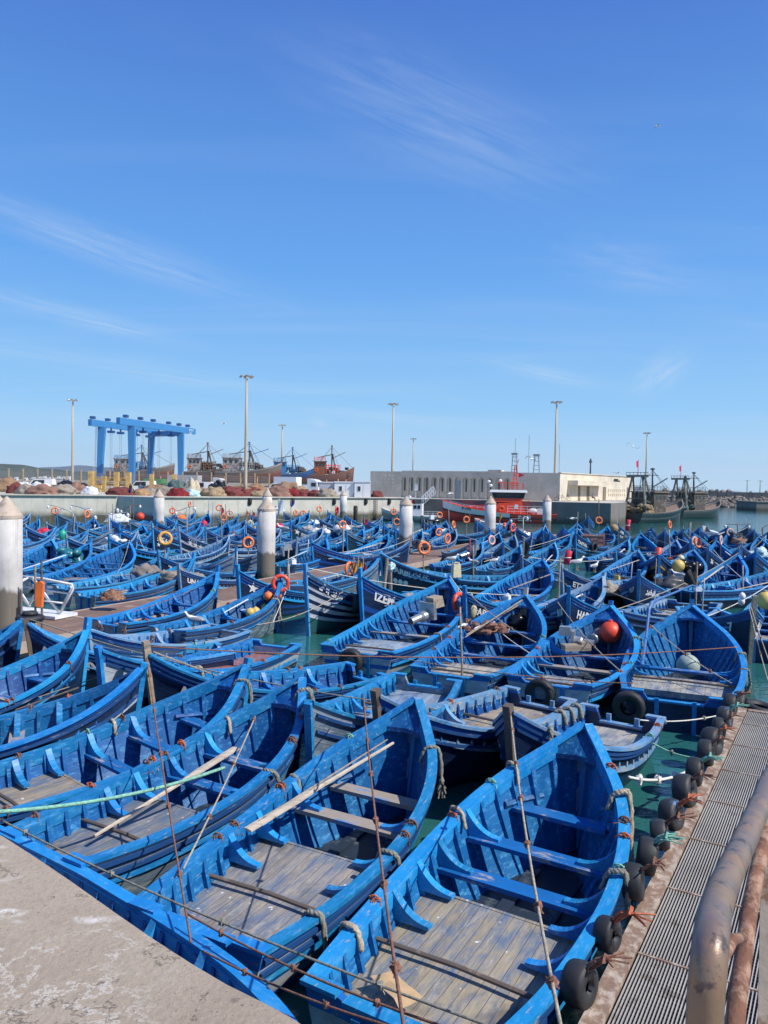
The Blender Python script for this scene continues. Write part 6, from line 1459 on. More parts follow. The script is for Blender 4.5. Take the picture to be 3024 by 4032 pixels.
for i, (X, w_, h_) in enumerate(((128, 22, 9), (150, 26, 12), (172, 20, 14), (196, 30, 11), (228, 16, 14), (246, 22, 13), (266, 26, 15), (60, 20, 8), (98, 18, 7))):
    p = PD(X, 1894, 1250); k = 1250 / FPX; b = MB(); b.box((0, 0, h_ * k / 2), (w_ * k, 8, h_ * k)); b.box((w_ * k * .15, 1, h_ * k + 1), (w_ * k * .5, 5, 2.2))
    t = thing('white_house', (p.x, p.y, 3), 0, None, 'house', 'white houses on the far shore'); b.build('wall', 'ship_white', t)
    b = MB()
    for j in range(3): b.box((w_ * k * (-.3 + .3 * j), -4.05, h_ * k * .5), (1.4, .2, 1.8))
    b.build('windows', 'window_dark', t); t['label'] = ['leftmost', 'second', 'third', 'fourth', 'fifth', 'sixth', 'rightmost', 'outlying far left', 'small solitary'][i] + ' white house of the far shore below the green hill'
# ------------------------------------------------------------------ brown pontoon and white gangway
PA, PB = Vector(PONT[0]), Vector(PONT[1]); pd_ = (PB - PA); PL = pd_.length; pang = math.atan2(pd_.y, pd_.x)
t = thing('floating_pontoon', (PA.x, PA.y, 0), pang, 'long brown decked pontoon running past the pilings', 'pontoon')
b = MB(); n = 12
for i in range(n): b.box((PL * (i + .5) / n, 0, .46), (PL / n - .04, 3.0, .08))
b.build('deck', 'pontoon_brown', t)
b = MB()
for s in (-1, 1): b.box((PL / 2, s * 1.52, .36), (PL, .1, .32))
b.build('side_beam', 'pontoon_strip', t)
b = MB()
for i in range(1, n): b.box((PL * i / n, 0, .505), (.16, 3.0, .012))
b.build('joint_strip', 'pontoon_strip', t)
b = MB()
for i in range(n): b.box((PL * (i + .5) / n, 0, .08), (PL / n - .5, 2.6, .6))
b.build('float', 'plastic_grey', t)
gx = Vector((-10.9, 25.6, .52))
t = thing('gangway', gx, 0, 'white tubular gangway landing on the brown pontoon', 'gangway'); G0 = Vector(gx)
def gp(X, Y, dep): return PD(X, Y, dep) - G0
for k_, (dep, dx) in enumerate(((26.2, 0), (27.6, -6))):
    b = MB(); A_ = gp(30 + dx, 2264, dep + .5); B_ = gp(172 + dx, 2279, dep); C_ = gp(284 + dx, 2302, dep - .3); D_ = gp(288 + dx, 2318, dep - .3); E_ = gp(236 + dx, 2416, dep - .2)
    b.tube([A_, B_, C_, D_, E_], .045, 8); F_ = gp(60 + dx, 2304, dep + .4); b.tube([F_, gp(278 + dx, 2338, dep - .25)], .03, 6); b.tube([gp(60 + dx, 2352, dep + .4), gp(258 + dx, 2376, dep - .22)], .03, 6)
    b.tube([gp(60 + dx, 2300, dep), gp(118 + dx, 2388, dep)], .04, 6); b.tube([gp(130 + dx, 2275, dep), gp(236 + dx, 2416, dep)], .04, 6); b.tube([gp(180 + dx, 2285, dep), gp(150 + dx, 2330, dep), gp(110 + dx, 2390, dep)], .035, 6); b.tube([gp(40 + dx, 2320, dep), gp(110 + dx, 2275, dep)], .035, 6)
    b.build('side_truss', 'steel_white', t, True)
b = MB(); a, c = gp(40, 2412, 27), gp(262, 2428, 26); b.bar(a + Vector((0, 0, .1)), c + Vector((0, 0, .02)), 1.0, .10); b.build('landing_plate', 'steel_white', t)
# ------------------------------------------------------------------ grated pontoon on the right with tyres
GA, GB = GPONT; gv = (GA - GB); GL = gv.length + 6.0; gang = math.atan2(gv.y, gv.x); gn = Vector((gv.y, -gv.x, 0)).normalized(); gd = gv.normalized(); GO = GA - gd * GL
GW = 2.9
t = thing('grated_pontoon', (GO.x, GO.y, 0), gang, 'grey steel grated walkway pontoon at the right edge', 'pontoon')
b = MB(); nb = 84
for i in range(nb): y = -.16 - (GW - .3) * i / (nb - 1); b.box((GL / 2, y, .545), (GL - .06, .0085, .03))
o = b.build('grating', 'grate_steel', t); b = MB(); x = .1
while x < GL - .1: b.box((x, -GW / 2, .528), (.012, GW - .3, .02)); x += .06
b.build('cross_rods', 'grate_dark', o)
b = MB(); x = 1.2
while x < GL: b.box((x, -GW / 2, .553), (.03, GW - .3, .03)); x += 1.5
b.build('panel_seam', 'rusty_steel', o)
b = MB(); b.box((GL / 2, -GW / 2, .42), (GL - .1, GW - .1, .1)); b.build('tray', 'grate_dark', t)
for s, nm in ((-.05, 'edge_beam'), (-GW + .05, 'edge_beam')):
    b = MB(); b.box((GL / 2, s, .46), (GL, .16, .26)); b.box((GL / 2, s + (.07 if s > -1 else -.07), .592), (GL, .05, .02)); b.build(nm, 'rusty_steel', t)
b = MB(); b.box((GL - .05, -GW / 2, .46), (.14, GW - .3, .24)); b.build('end_beam', 'rusty_steel', t)
b = MB(); b.box((GL / 2, -GW / 2, .1), (GL - .4, GW - .5, .5)); b.build('float', 'plastic_black', t)
def tyre(loc, ax, label, Rr=.21, r=.125, mt='rubber', group='tyre fenders', name='tyre', parent=None):
    """hung tyre whose axle points along ax"""
    ax = Vector(ax).normalized(); x = ax.cross(Vector((0, 0, 1)));
    if x.length < .05: x = Vector((1, 0, 0))
    x.normalize(); y = ax.cross(x)
    t_ = thing(name, loc, 0, label, 'tyre', group)
    b = MB(); n, k = 28, 12
    for i in range(n):
        a = 2 * math.pi * i / n; d = x * math.cos(a) + y * math.sin(a)
        for j in range(k):
            q = 2 * math.pi * j / k; cq, sq = math.cos(q), math.sin(q)
            cq = math.copysign(abs(cq) ** .6, cq); sq = math.copysign(abs(sq) ** .7, sq)
            gr = -.008 if (j in (0, 1, 11) and i % 2) else 0
            b.vert(d * (Rr + (r * .95 + gr) * cq) + ax * (r * 1.3 * sq))
    for i in range(n):
        for j in range(k):
            if 5 <= j <= 6: continue
            i2, j2 = (i + 1) % n, (j + 1) % k
            b.face((i * k + j, i2 * k + j, i2 * k + j2, i * k + j2))
    b.build('casing', mt, t_, True); return t_
fr = []
y_s = [(2285, 4010), (2385, 3800), (2480, 3590), (2535, 3480), (2580, 3380), (2628, 3290), (2672, 3195), (2712, 3115), (2745, 3030), (2772, 2985), (2802, 2930), (2830, 2885), (2860, 2835)]
names_ = ['nearest', 'second', 'third', 'fourth', 'fifth', 'sixth', 'seventh', 'eighth', 'ninth', 'tenth', 'eleventh', 'twelfth', 'farthest']
for i, (X, Y) in enumerate(y_s):
    p = P(X + 55 - i * 2, Y, .5); f = (p - GO).dot(gd); c = GO + gd * f - gn * (.10 + .03 * rnd.random()) + Vector((0, 0, .26 + .05 * rnd.random()))
    q_ = 1 - .22 * rnd.random()
    t_ = tyre(c, gn + gd * rnd.uniform(-.25, .25) + Vector((0, 0, rnd.uniform(-.15, .25))), names_[i] + (' tyre from the viewer on the side of the grated pontoon' if 0 < i < 12 else ' tyre to the viewer on the side of the grated pontoon' if i == 0 else ' tyre at the far corner of the grated pontoon'), (.125 + .05 * i / 12) * q_, (.088 + .03 * i / 12) * q_, 'rubber_blue_paint' if i in (4, 5, 6, 11) else 'rubber', 'tyre fenders on the grated pontoon')
    b = MB(); e0 = gn * (.02) - Vector((0, 0, -.05)); rr_ = random.Random(i)
    top_ = Vector((0, 0, .3)) + gn * .22
    for k in range(7):
        a = Vector((rr_.uniform(-.1, .1), rr_.uniform(-.1, .1), .05)); b.tube(catmull([Vector((0, 0, .05)), top_ * .8 + a * .5, top_ + gn * rr_.uniform(.0, .22) + gd * rr_.uniform(-.16, .16) + Vector((0, 0, rr_.uniform(-.04, .04)))], 4), .009, 4)
    b.tube([top_ + gd * .06, top_ + Vector((0, 0, .04)), top_ - gd * .06, top_ - Vector((0, 0, .02)), top_ + gd * .06], .016, 5)
    b.build('lashing', ['rope_brown', 'twine_orange', 'rope_brown', 'rope_green'][i % 4], t_)
tyre(P(2992, 2800, .42), (0.15, -.1, 1), 'tyre lying flat at the far end of the grated pontoon', .27, .12, group='tyre fenders')
# near railing and gangway on the quay
mat('pale_rust', (0.42, 0.34, 0.25), 0.8, wear=(0.22, 0.11, 0.06), wamt=0.6, wsc=6, bump=.3)
t = thing('quay_railing', PD(2800, 3600, 1.2), 0, 'rusty pipe railing close to the viewer at the lower right', 'railing'); RO = Vector(t.location)
pr = lambda X, Y, d: PD(X, Y, d) - RO
b = MB(); b.tube(catmull([pr(3300, 2760, 3.3), pr(3080, 3000, 2.6), pr(2993, 3171, 2.22), pr(2933, 3306, 1.96), pr(2880, 3420, 1.74), pr(2842, 3510, 1.58), pr(2814, 3600, 1.41), pr(2800, 3690, 1.31), pr(2790, 3800, 1.27), pr(2776, 3984, 1.26), pr(2760, 4500, 1.27)], 7), .0300, 20); b.build('handrail', 'handrail_paint', t, True)
b = MB(); b.tube(catmull([pr(3300, 2880, 3.2), pr(3060, 3190, 2.5), pr(2995, 3374, 2.15), pr(2953, 3578, 1.92), pr(2925, 3781, 1.78), pr(2898, 3984, 1.62), pr(2860, 4500, 1.45)], 6), .0200, 14); b.build('lower_rail', 'rust', t, True)
b = MB(); b.tube([pr(2830, 3800, 1.28), pr(2885, 3700, 1.5), pr(2925, 3690, 1.8)], .011, 10); b.build('bracket', 'rust', t, True)
b = MB(); b.bar(pr(3050, 3150, 2.4), pr(3030, 4700, 1.9), .07, .05); b.build('post', 'pale_rust', t)
t = thing('gangway', (4.2, 1.2, 0), 0, 'steel gangway sloping from the quay down to the grated pontoon, beyond the right edge', 'gangway')
a0, a1 = Vector((-.6, -1.0, 3.35)), Vector((3.6, 7.2, .7)); sd_ = Vector((.89, -.45, 0)); b = MB()
b.bar(a0 + sd_ * .6, a1 + sd_ * .6, 1.2, .08); b.build('tread', 'grate_dark', t)
for k_ in (0, 1.2):
    b = MB(); o_ = sd_ * k_
    for z in (.5, 1.0): b.tube([a0 + o_ + Vector((0, 0, z)), a1 + o_ + Vector((0, 0, z))], .03, 6)
    for i in range(7): q = a0.lerp(a1, i / 6) + o_; b.tube([q, q + Vector((0, 0, 1.0))], .025, 6)
    b.build('side_rail', 'steel_white', t)
# ------------------------------------------------------------------ ropes
def rope(label, pts, r, mt, knots=0, name='mooring_rope', cat='rope', group='ropes and lines', seed=0, knotm='rope_brown'):
    pts = [Vector(p) for p in pts]; pp = catmull(pts, 6); c = pts[0]; b = MB(); q = random.Random(seed)
    b.tube([p - c for p in pp], r, 6)
    o = b.build(name, mt, None, True, c); tag(o, label, cat, group)
    for i in range(knots):
        k = pp[int(len(pp) * (i + .6) / (knots + .4)) % len(pp)] - c; kb = MB(); kb.ball(k, r * 2.6, 8, 6, sz=1.3, jit=.8, seed=i)
        for j in range(3): kb.tube([k, k + Vector((q.uniform(-.05, .05), q.uniform(-.05, .05), q.uniform(-.07, .02)))], r * .5, 4)
        kb.build('knot', knotm, o)
    return o
def sagp(a, b_, s): return sag(a, b_, s, 8)
rope('thin brown line from the big wooden stem head down to the near quay edge', sagp(P(578, 2590, 1.9), P(752, 3712, .98), .10), .011, 'rope_brown', 5)
rope('thin brown line from the stem of the brown decked boat towards the viewer', sagp(P(1431, 2735, 1.95), PD(1620, 4250, 3.3), .22), .0105, 'rope_brown', 6)
rope('thin tan line over the deck of the large boat by the grated pontoon', sagp(P(2011, 2820, 1.9), PD(2250, 4250, 3.4), .22), .0115, 'rope_tan', 6)
rope('tan line from the bow of the oar laden dark grey boat to the quay edge', sagp(P(1034, 2753, 1.35), P(722, 3420, .95), .06), .012, 'rope_tan', 3)
rope('pale green rope stretched from the left edge to the cut oar', sagp(P(-60, 3200, 1.55), P(884, 3022, 1.02), .12), .024, 'rope_green', 0)
rope('dark green line, upper one of three crossing the front decks', sagp(P(-60, 3195, 1.35), P(2050, 4085, 1.6), .10), .010, 'rope_grey', 4, knotm='rope_grey')
rope('brown line, middle one of three crossing the front decks', sagp(P(740, 3600, 1.0), P(1800, 4060, 1.5), .07), .010, 'rope_brown', 3)
rope('brown line, lowest of three crossing the front decks', sagp(P(800, 3745, 1.0), P(1600, 4060, 1.45), .05), .009, 'rope_brown', 2)
rope('white knotted rope sagging from the bow of the nearest boat to the pontoon tyres', sagp(P(2476, 3060, 1.15), P(2815, 2955, .62), .22), .022, 'rope_white', 5, knotm='rope_white')
rope('green line from the frayed stern to the grated pontoon', sagp(P(2530, 2900, .8), P(2800, 2985, .6), .12), .014, 'rope_green', 1, knotm='rope_grey')
rope('pale line from the stern of the boat by the pontoon end to the far pontoon corner', sagp(P(2520, 2835, .8), P(2890, 2800, .62), .10), .014, 'rope_white', 2, knotm='rope_tan')
rope('line running from the lamp post boat across the stern deck band', sagp(P(2560, 2460, 1.6), P(2880, 2690, .85), .1), .013, 'rope_tan', 3)
rope('slack line across the stern of the boat with the red buoy', sagp(P(2020, 2655, .95), P(2490, 2690, .9), .04), .012, 'rope_brown', 2)
rope('line from the lettered HAD stem to the engine pipe', sagp(P(2195, 2370, 1.6), P(2440, 2640, 1.0), .12), .014, 'rope_tan', 2)
rope('line from the lettered APPE stem over the bagged boat', sagp(P(1850, 2340, 1.9), P(2110, 2530, 1.15), .12), .014, 'rope_tan', 2)
rope('line across the harbour gap from the striped navy boat', sagp(P(1010, 2460, 1.0), P(1350, 2330, 1.5), .2), .014, 'rope_tan', 1)
rope('line along the stern of the boat with the lying outboard', sagp(P(1500, 2575, .85), P(2020, 2655, .9), .05), .012, 'rope_grey', 1)
rope('line from the bow beside the brown pontoon to its stern', sagp(P(860, 2270, 1.55), P(520, 2410, .95), .1), .012, 'rope_brown', 2)
rope('thin line from the tall stem of the float strung boat to the quay side', sagp(P(1140, 2290, 1.6), P(1075, 2450, .95), .02), .012, 'rope_white', 0)
rope('two part line hanging from the bleached timber stem, left strand', sagp(P(2948, 2385, 2.0), P(3024, 2680, .8), .05), .012, 'rope_tan', 2)
rope('two part line hanging from the bleached timber stem, right strand', sagp(P(2955, 2385, 2.05), P(3060, 2690, .8), .05), .012, 'rope_tan', 1)
rope('long line from the bow of the oar boat over to the white oar boat', sagp(P(2177, 2260, 1.5), P(2420, 2390, 1.2), .2), .013, 'rope_tan', 2)
rope('line slanting over the split oar boat', sagp(P(2810, 2165, 1.8), P(2940, 2290, 1.1), .1), .015, 'rope_white', 1)
# heavy rope fenders thrown over gunwales
def rope_fender(label, p, nrm, along, r=.040, mt='rope_grey', drop=.55, tuft=True):
    p = Vector(p); n_ = Vector(nrm).normalized(); a = Vector(along).normalized(); b = MB()
    r *= .78; qr = random.Random(label); pts = [p - n_ * .15 - Vector((0, 0, .20)), p - n_ * .09 - Vector((0, 0, .01)), p + Vector((0, 0, r * .8)), p + n_ * .09 + a * .05 + Vector((0, 0, -.02)), p + n_ * .12 + a * .09 - Vector((0, 0, drop * .5)), p + n_ * .14 + a * .07 - Vector((0, 0, drop))]
    pts = [q - p for q in pts]; cp = catmull(pts, 6)
    for k_ in (0, 1, 2):     # three laid strands
        st = []
        for i, q in enumerate(cp): w_ = i * .75 + k_ * 2.094; st.append(q + (a * math.cos(w_) + n_.lerp(Vector((0, 0, 1)), .5) * math.sin(w_)) * r * .55 + Vector((qr.uniform(-1, 1), qr.uniform(-1, 1), qr.uniform(-1, 1))) * r * .12)
        b.tube(st, [r * .62 * (1 + .25 * qr.uniform(-1, 1)) for _ in st], 6)
    o = b.build('rope_fender', mt, None, True, p); tag(o, label, 'rope', 'rope fenders over gunwales')
    if tuft:
        k = MB(); e = pts[-1]; q = random.Random(label)
        for i in range(14): k.tube([e, e + Vector((q.uniform(-.07, .07), q.uniform(-.07, .07), -q.uniform(.08, .25)))], .012, 4)
        k.ball(e, r * 1.35, 8, 6, jit=.5); k.build('frayed_end', mt, o)
    return o
def rf(key, u, side, label, **kw):
    b_ = BK[key]; h = Hull(b_['L'], b_['B'], 1.0); nn = h.nrm(u, side); d = b_['d']; pn = Vector((-d.y, d.x, 0)); nw = d * nn.x + pn * nn.y
    return rope_fender(label, gun_(key, u, side, .06, -.03), nw, d, **kw)
rf('c1', .80, -1, 'thick tan rope hanging over the right bow of the nearest boat, ending in a knot', mt='rope_tan', r=.055, drop=1.0)
rf('c1', .55, -1, 'long grey rope hanging down the right side of the nearest boat', r=.05, drop=.95)
rf('c1', .62, 1, 'pale rope loop on the left gunwale of the nearest boat', mt='rope_tan', drop=.3)
rf('c1', .82, 1, 'cut rope end with a yellow tuft on the left bow of the nearest boat', mt='rope_tan', drop=.15)
rf('c1', .15, 1, 'brown tufted rope end on the left stern gunwale of the nearest boat', mt='rope_tan', drop=.2)
rf('b1', .84, -1, 'dark rope loop over the right bow of the two oar boat', drop=.5)
rf('b1', .62, 1, 'green grey rope over the left gunwale of the two oar boat', drop=.3)
rf('b1', .42, -1, 'grey rope knotted over the right gunwale of the two oar boat amidships', drop=.25)
rf('b1', .14, -1, 'rope with a pale green tuft hanging off the right stern of the two oar boat', drop=.7)
rf('a1', .78, 1, 'knotted pale rope over the left bow gunwale of the cut oar boat', mt='rope_tan', drop=.2)
rf('a1', .60, -1, 'double rope loop on the right gunwale of the cut oar boat', drop=.35)
rf('a1', .95, -1, 'dark frayed rope at the stem of the cut oar boat', drop=.9, r=.055)
rf('d1', .60, 1, 'tan rope roll on the left gunwale of the fish float boat', mt='rope_tan', drop=.35)
rf('d1', .93, -1, 'rope wrapped at the right bow of the fish float boat', drop=.5)
rf('f1', .92, -1, 'thick grey rope wound down the stem of the left edge boat', r=.06, drop=1.0)
rf('f1', .80, -1, 'frayed tan rope on the right gunwale of the left edge boat', mt='rope_tan', drop=.3)
rf('za', .9, 1, 'hanging frayed rope mass on the left bow of the dark numbered boat', drop=.9, r=.055)
for i, u in enumerate((.06, .12, .18)): rf('za', u, -1, ['rightmost', 'middle', 'leftmost'][i] + ' of three weedy rope tails at the stern of the bleached deck boat', drop=.75, r=.055)
rf('r1', .62, -1, 'twisted grey rope down the right side of the boat by the pontoon end', drop=.9, r=.05)
rf('r1', .45, -1, 'grey rope hitch on the right gunwale beside the cream deck band', drop=.35)
rf('r2', .75, -1, 'black rope lashing on the right gunwale behind the red buoy', drop=.25)
rf('r4', .35, -1, 'dark rope tail on the right side of the boat with the lying outboard', drop=.6)
rf('hh', .72, -1, 'weathered rope stub across the side of the wooden stem headed boat', mt='rope_tan', drop=.4)
rf('l7', .80, -1, 'pale rope loop on the right bow of the float strung boat', mt='rope_tan', drop=.5)
# ------------------------------------------------------------------ oars, poles and timber laid on the boats
def oar(label, a, b_, w=.10, mt='pale_wood', blade=True, name='oar', cat='oar', th=.035):
    a, b_ = Vector(a), Vector(b_); d = b_ - a; L_ = d.length; t = d / L_; s_ = t.cross(Vector((0, 0, 1))).normalized(); c = MB()
    ws = [w if blade else w * .5, w * .95 if blade else w * .5, w * .45, w * .36, w * .3]; fs = [0, .3, .42, .7, 1]
    rows = []
    for f, ww in zip(fs, ws):
        q = d * f; up_ = s_.cross(t).normalized() * (th / 2 if f < .35 else ww * .45)
        rows.append([q + s_ * ww * .5 + up_ * .6, q + up_, q - s_ * ww * .5 + up_ * .6, q - s_ * ww * .5 - up_ * .6, q - up_, q + s_ * ww * .5 - up_ * .6])
    bb = c.grid(rows, close=True); c.face([bb + i for i in range(6)][::-1]); c.face([bb + 24 + i for i in range(6)])
    o = c.build(name, mt, None, False, a); return tag(o, label, cat, 'oars and poles on the boats')
oar('long oar lashed along the left gunwale, the right one of the pair', P(975, 3268, 1.02), P(1548, 2925, 1.36), .13)
oar('thin pole lashed beside the long oar, the left one of the pair', P(1020, 3235, 1.05), P(1525, 2912, 1.36), .06, 'weathered_wood', False)
oar('oar with a chopped blade lying over the dark grey deck', P(930, 2945, 1.02), P(372, 3292, .62), .14)
oar('split timber under the thwarts of the nearest boat', P(2035, 3150, .80), P(1640, 3470, .50), .15, 'pale_wood')
oar('brown painted pole along the left gunwale behind the striped bow', P(500, 2640, 1.2), P(60, 2795, .95), .08, 'dark_wood', False)
oar('slim brown pole beside the brown painted one', P(490, 2632, 1.25), P(150, 2745, 1.0), .05, 'weathered_wood', False)
oar('pale pole sloping from the big wooden stem head', P(602, 2566, 1.75), P(852, 2660, 1.05), .10, 'weathered_wood', False)
oar('grey pole by the left edge next to the green rope', P(158, 2605, 1.1), P(-20, 2668, .95), .08, 'plastic_grey', False)
oar('pole from the bagged boat stem, upper of two', P(2088, 2342, 1.75), P(1830, 2510, 1.1), .09, 'weathered_wood', False)
oar('pole with rope wound round it, lower of two in the bagged boat', P(2070, 2365, 1.6), P(1835, 2500, 1.05), .13, 'weathered_wood', False)
oar('long pale oar along the left gunwale over the pink deck', P(2165, 2262, 1.35), P(2000, 2322, 1.05), .13, 'weathered_wood', False)
oar('white oar propped over the left gunwale beside the bleached deck', P(2362, 2306, 1.25), P(2248, 2362, 1.05), .16, 'plastic_white', False)
oar('long pole over the boat with the black ringed stem', P(2516, 2205, 1.35), P(2402, 2244, 1.02), .10, 'pale_wood', False)
oar('split pale oar pointing up on the right boats', P(2848, 2230, 1.5), P(2762, 2292, 1.0), .17, 'pale_wood', False)
oar('white pole along the left gunwale of the float strung boat', P(1052, 2318, 1.35), P(882, 2412, 1.02), .11, 'plastic_white', False)
oar('long oar left of the middle piling', P(1502, 2136, 1.3), P(1352, 2182, 1.0), .13, 'pale_wood', False)
oar('pole in the orange flagged boat', P(1372, 2252, 1.1), P(1258, 2282, 1.0), .12, 'pale_wood', False)
oar('pole in the boat left of the bright wooden deck', P(2010, 2178, 1.2), P(1905, 2212, 1.0), .12, 'pale_wood', False)
oar('brown beam across the upper left corner of the hull beside the piling', P(165, 2155, .9), P(60, 2162, .9), .10, 'dark_wood', False)
# ------------------------------------------------------------------ engines, buoys and clutter in the boats
def ball_float(label, p, r, mt, cat='float', name='float', sz=1.0, group='floats and buoys'):
    t = thing(name, p, 0, label, cat, group); b = MB(); b.ball((0, 0, r * sz), r, 18, 12, sz=sz); b.build('body', mt, t, True)
    b = MB(); b.lathe([(r * .22, r * sz * 1.9), (r * .18, r * sz * 2.12), (r * .05, r * sz * 2.16)], 10); b.build('eye', mt, t); return t
def inb(key, u, y, z): return bp_(key, u, y, z)
def engine(label, p, ax, sc_=1.0, pipe=True):
    """outboard lying in a bow: cowling, bracket and leg"""
    ax = Vector(ax).normalized(); x = ax; y = Vector((0, 0, 1)).cross(ax).normalized(); z = x.cross(y); Rm = Matrix((x, y, z)).transposed()
    t = thing('outboard_engine', p, 0, label, 'engine', 'engines lying in the boats')
    def q(v): return Rm @ (Vector(v) * sc_)
    b = MB(); b.box(q((.05, 0, .12)), (.12 * sc_, .62 * sc_, .52 * sc_), Rm); b.build('bracket', 'engine_metal', t)
    b = MB(); b.box(q((.36, 0, .34)), (.5 * sc_, .40 * sc_, .34 * sc_), Rm, taper=.85); b.build('cowling', 'weathered_wood' if label.startswith('boxy') else 'engine_metal', t)
    b = MB(); b.tube([q((.1, 0, 0)), q((-.25, 0, -.02)), q((-.34, 0, -.02)), q((-.75, 0, -.06))], [.17 * sc_, .17 * sc_, .115 * sc_, .12 * sc_], 16); b.build('leg', 'engine_metal', t, False)
    b = MB(); b.tube([q((-.74, 0, -.06)), q((-.76, 0, -.06))], .10 * sc_, 16); b.build('pipe_mouth', 'engine_dark', t); return t
def aim(a, b_): return (Vector(b_) - Vector(a))
d4 = BK['r4']['d']; engine('boxy outboard engine with a metal leg in the bow of the white sterned boat', P(1682, 2420, 1.15), d4 + Vector((.6, 0, .15)), 1.0)
d2 = BK['r2']['d']
t = thing('engine_funnel', P(2365, 2500, 1.0), 0, 'shiny metal funnel lying beside the red buoy', 'engine'); ax = Vector((-.55, -.75, -.05)).normalized(); Rm = ax.to_track_quat('Z', 'Y').to_matrix()
b = MB(); b.lathe([(.30, -.25), (.30, -.12), (.27, 0), (.17, .22), (.13, .5), (.16, .62), (.13, .63)], 18, (0, 0, 0), Rm); b.build('funnel', 'engine_metal', t, True); b = MB(); b.lathe([(.32, -.4), (.32, -.24)], 18, (0, 0, 0), Rm); b.build('flange', 'cardboard', t)
t = ball_float('round red orange buoy behind the metal funnel', P(2402, 2532, .85), .31, 'buoy_red', 'buoy', 'buoy')
engine('small shiny engine on a wooden block left of the red buoy', P(2262, 2520, 1.05), Vector((-.8, .3, .0)), .7)
t = thing('wooden_block', P(2268, 2560, .86), .2, 'worn wooden block under the small engine', 'timber'); b = MB(); b.box((0, 0, .08), (.75, .28, .16)); b.box((.2, 0, .19), (.2, .24, .08)); b.build('timber', 'weathered_wood', t)
for i, (X, Y, r_, z) in enumerate(((2036, 2480, .30, .75), (2022, 2505, .24, .55), (1995, 2520, .26, .45))):
    p = P(X, Y, z); b = MB(); b.ball((0, 0, r_ * .8), r_, 16, 12, jit=.55, seed=i + 9, sz=.95); b.ball((0, 0, r_ * 1.65), r_ * .2, 8, 6, jit=.6); o = b.build('rubbish_bag', 'plastic_black', None, True, p); tag(o, ['largest shiny black rubbish bag, on top', 'black bag under the largest one', 'lowest black bag by the thwart'][i], 'rubbish bag', 'black bags in the boats')
tb_ = thing('net_bundle', P(1905, 2482, .95), 0, 'tangle of net and plastic bottles on the left gunwale of the bagged boat', 'net bundle'); b = MB(); q = random.Random(5)
for i in range(22): b.ball((q.uniform(-.7, .6), q.uniform(-.5, .5), q.uniform(.0, .2)), q.uniform(.05, .12), 7, 5, sx=q.uniform(.8, 1.8), jit=.6, seed=i)
b.ball((0, 0, .03), .5, 12, 6, sx=1.3, sy=.8, sz=.2, jit=.5); b.build('tangle', 'rope_brown', tb_); b = MB()
for i in range(4): b.lathe([(.05, 0), (.05, .22), (.02, .28)], 8, (q.uniform(-.6, .5), q.uniform(-.4, .4), .16), Matrix.Rotation(1.3, 3, 'Y') @ Matrix.Rotation(q.random() * 3, 3, 'X'))
b.build('bottles', 'tarp_white', tb_)
ball_float('long cream pear shaped fender hanging by the white sterned boat', P(1855, 2440, .85), .20, 'float_cream', 'fender', 'fender', 2.0)
ball_float('pale sage round float under the forward thwart of the boat by the pontoon end', inb('r1', .62, -.05, .30), .30, 'float_sage')
ball_float('cream float hanging in the bow of the boat by the pontoon end', P(2732, 2468, 1.2), .15, 'float_cream', sz=1.15)
ball_float('upper of two white floats hanging in the bow behind the timber stem', P(2922, 2362, 1.35), .11, 'buoy_white', sz=1.2); ball_float('lower of two white floats hanging in the bow behind the timber stem', P(2919, 2384, 1.0), .12, 'buoy_white', sz=1.2)
ball_float('yellow float amidships beside the crumpled black bags', P(2670, 2252, .9), .33, 'float_yellow'); ball_float('cream float hanging in the bow above the yellow float', P(2680, 2212, 1.3), .19, 'float_cream')
b = MB()
for i in range(9): b.ball((q.uniform(-.6, .6), q.uniform(-.4, .4), q.uniform(.1, .4)), q.uniform(.2, .34), 10, 8, jit=.7, seed=i, sz=.8)
o = b.build('bag_heap', 'plastic_black', None, True, P(2706, 2250, .8)); tag(o, 'heap of crumpled black plastic right of the yellow float', 'rubbish bag', 'black bags in the boats')
ball_float('green grey float under the thwart of the black ringed stem boat', P(2512, 2238, .4), .3, 'float_sage')
ball_float('large tan float at the right edge above the timber stem', P(3012, 2400, 1.2), .28, 'float_yellow', sz=1.1)
for i, (X, Y, r_, mt, lb) in enumerate(((1067, 2338, .19, 'buoy_orange', 'orange float on top of the string'), (1048, 2352, .18, 'buoy_white', 'white float left on the string'), (1056, 2366, .19, 'buoy_orange', 'orange float lowest on the string'), (1077, 2360, .18, 'buoy_white', 'white float right on the string'), (1094, 2362, .18, 'buoy_orange', 'dark orange float at the right of the string'),
        (1042, 2408, .16, 'float_yellow', 'yellow float in the middle of the boat, left'), (1064, 2404, .17, 'float_yellow', 'yellow float in the middle of the boat, right'), (985, 2430, .18, 'float_yellow', 'yellow float by the aft thwart, left'), (1006, 2428, .19, 'float_yellow', 'yellow float by the aft thwart, right'))):
    ball_float(lb, P(X, Y, 1.15 if i < 5 else .75), r_ * .85, mt)
ball_float('green oblong float hanging on the lettered TAH boat', P(247, 2130, 1.0), .26, 'float_green', sz=1.5); ball_float('bright orange ball buoy by the shadowed wall', P(552, 2050, 2.3), .30, 'buoy_red', 'buoy', 'buoy')
ball_float('red ball buoy in the boats below the quay wall', P(803, 2078, 1.2), .32, 'flag_red', 'buoy', 'buoy'); ball_float('orange net ball hanging by the lettered STER boat', P(2418, 2096, 1.4), .36, 'net_orange')
ball_float('upper cream float on the stem left of the second piling', P(985, 2076, 1.5), .3, 'float_cream'); ball_float('lower cream float on the stem left of the second piling', P(1008, 2095, 1.2), .26, 'float_yellow')
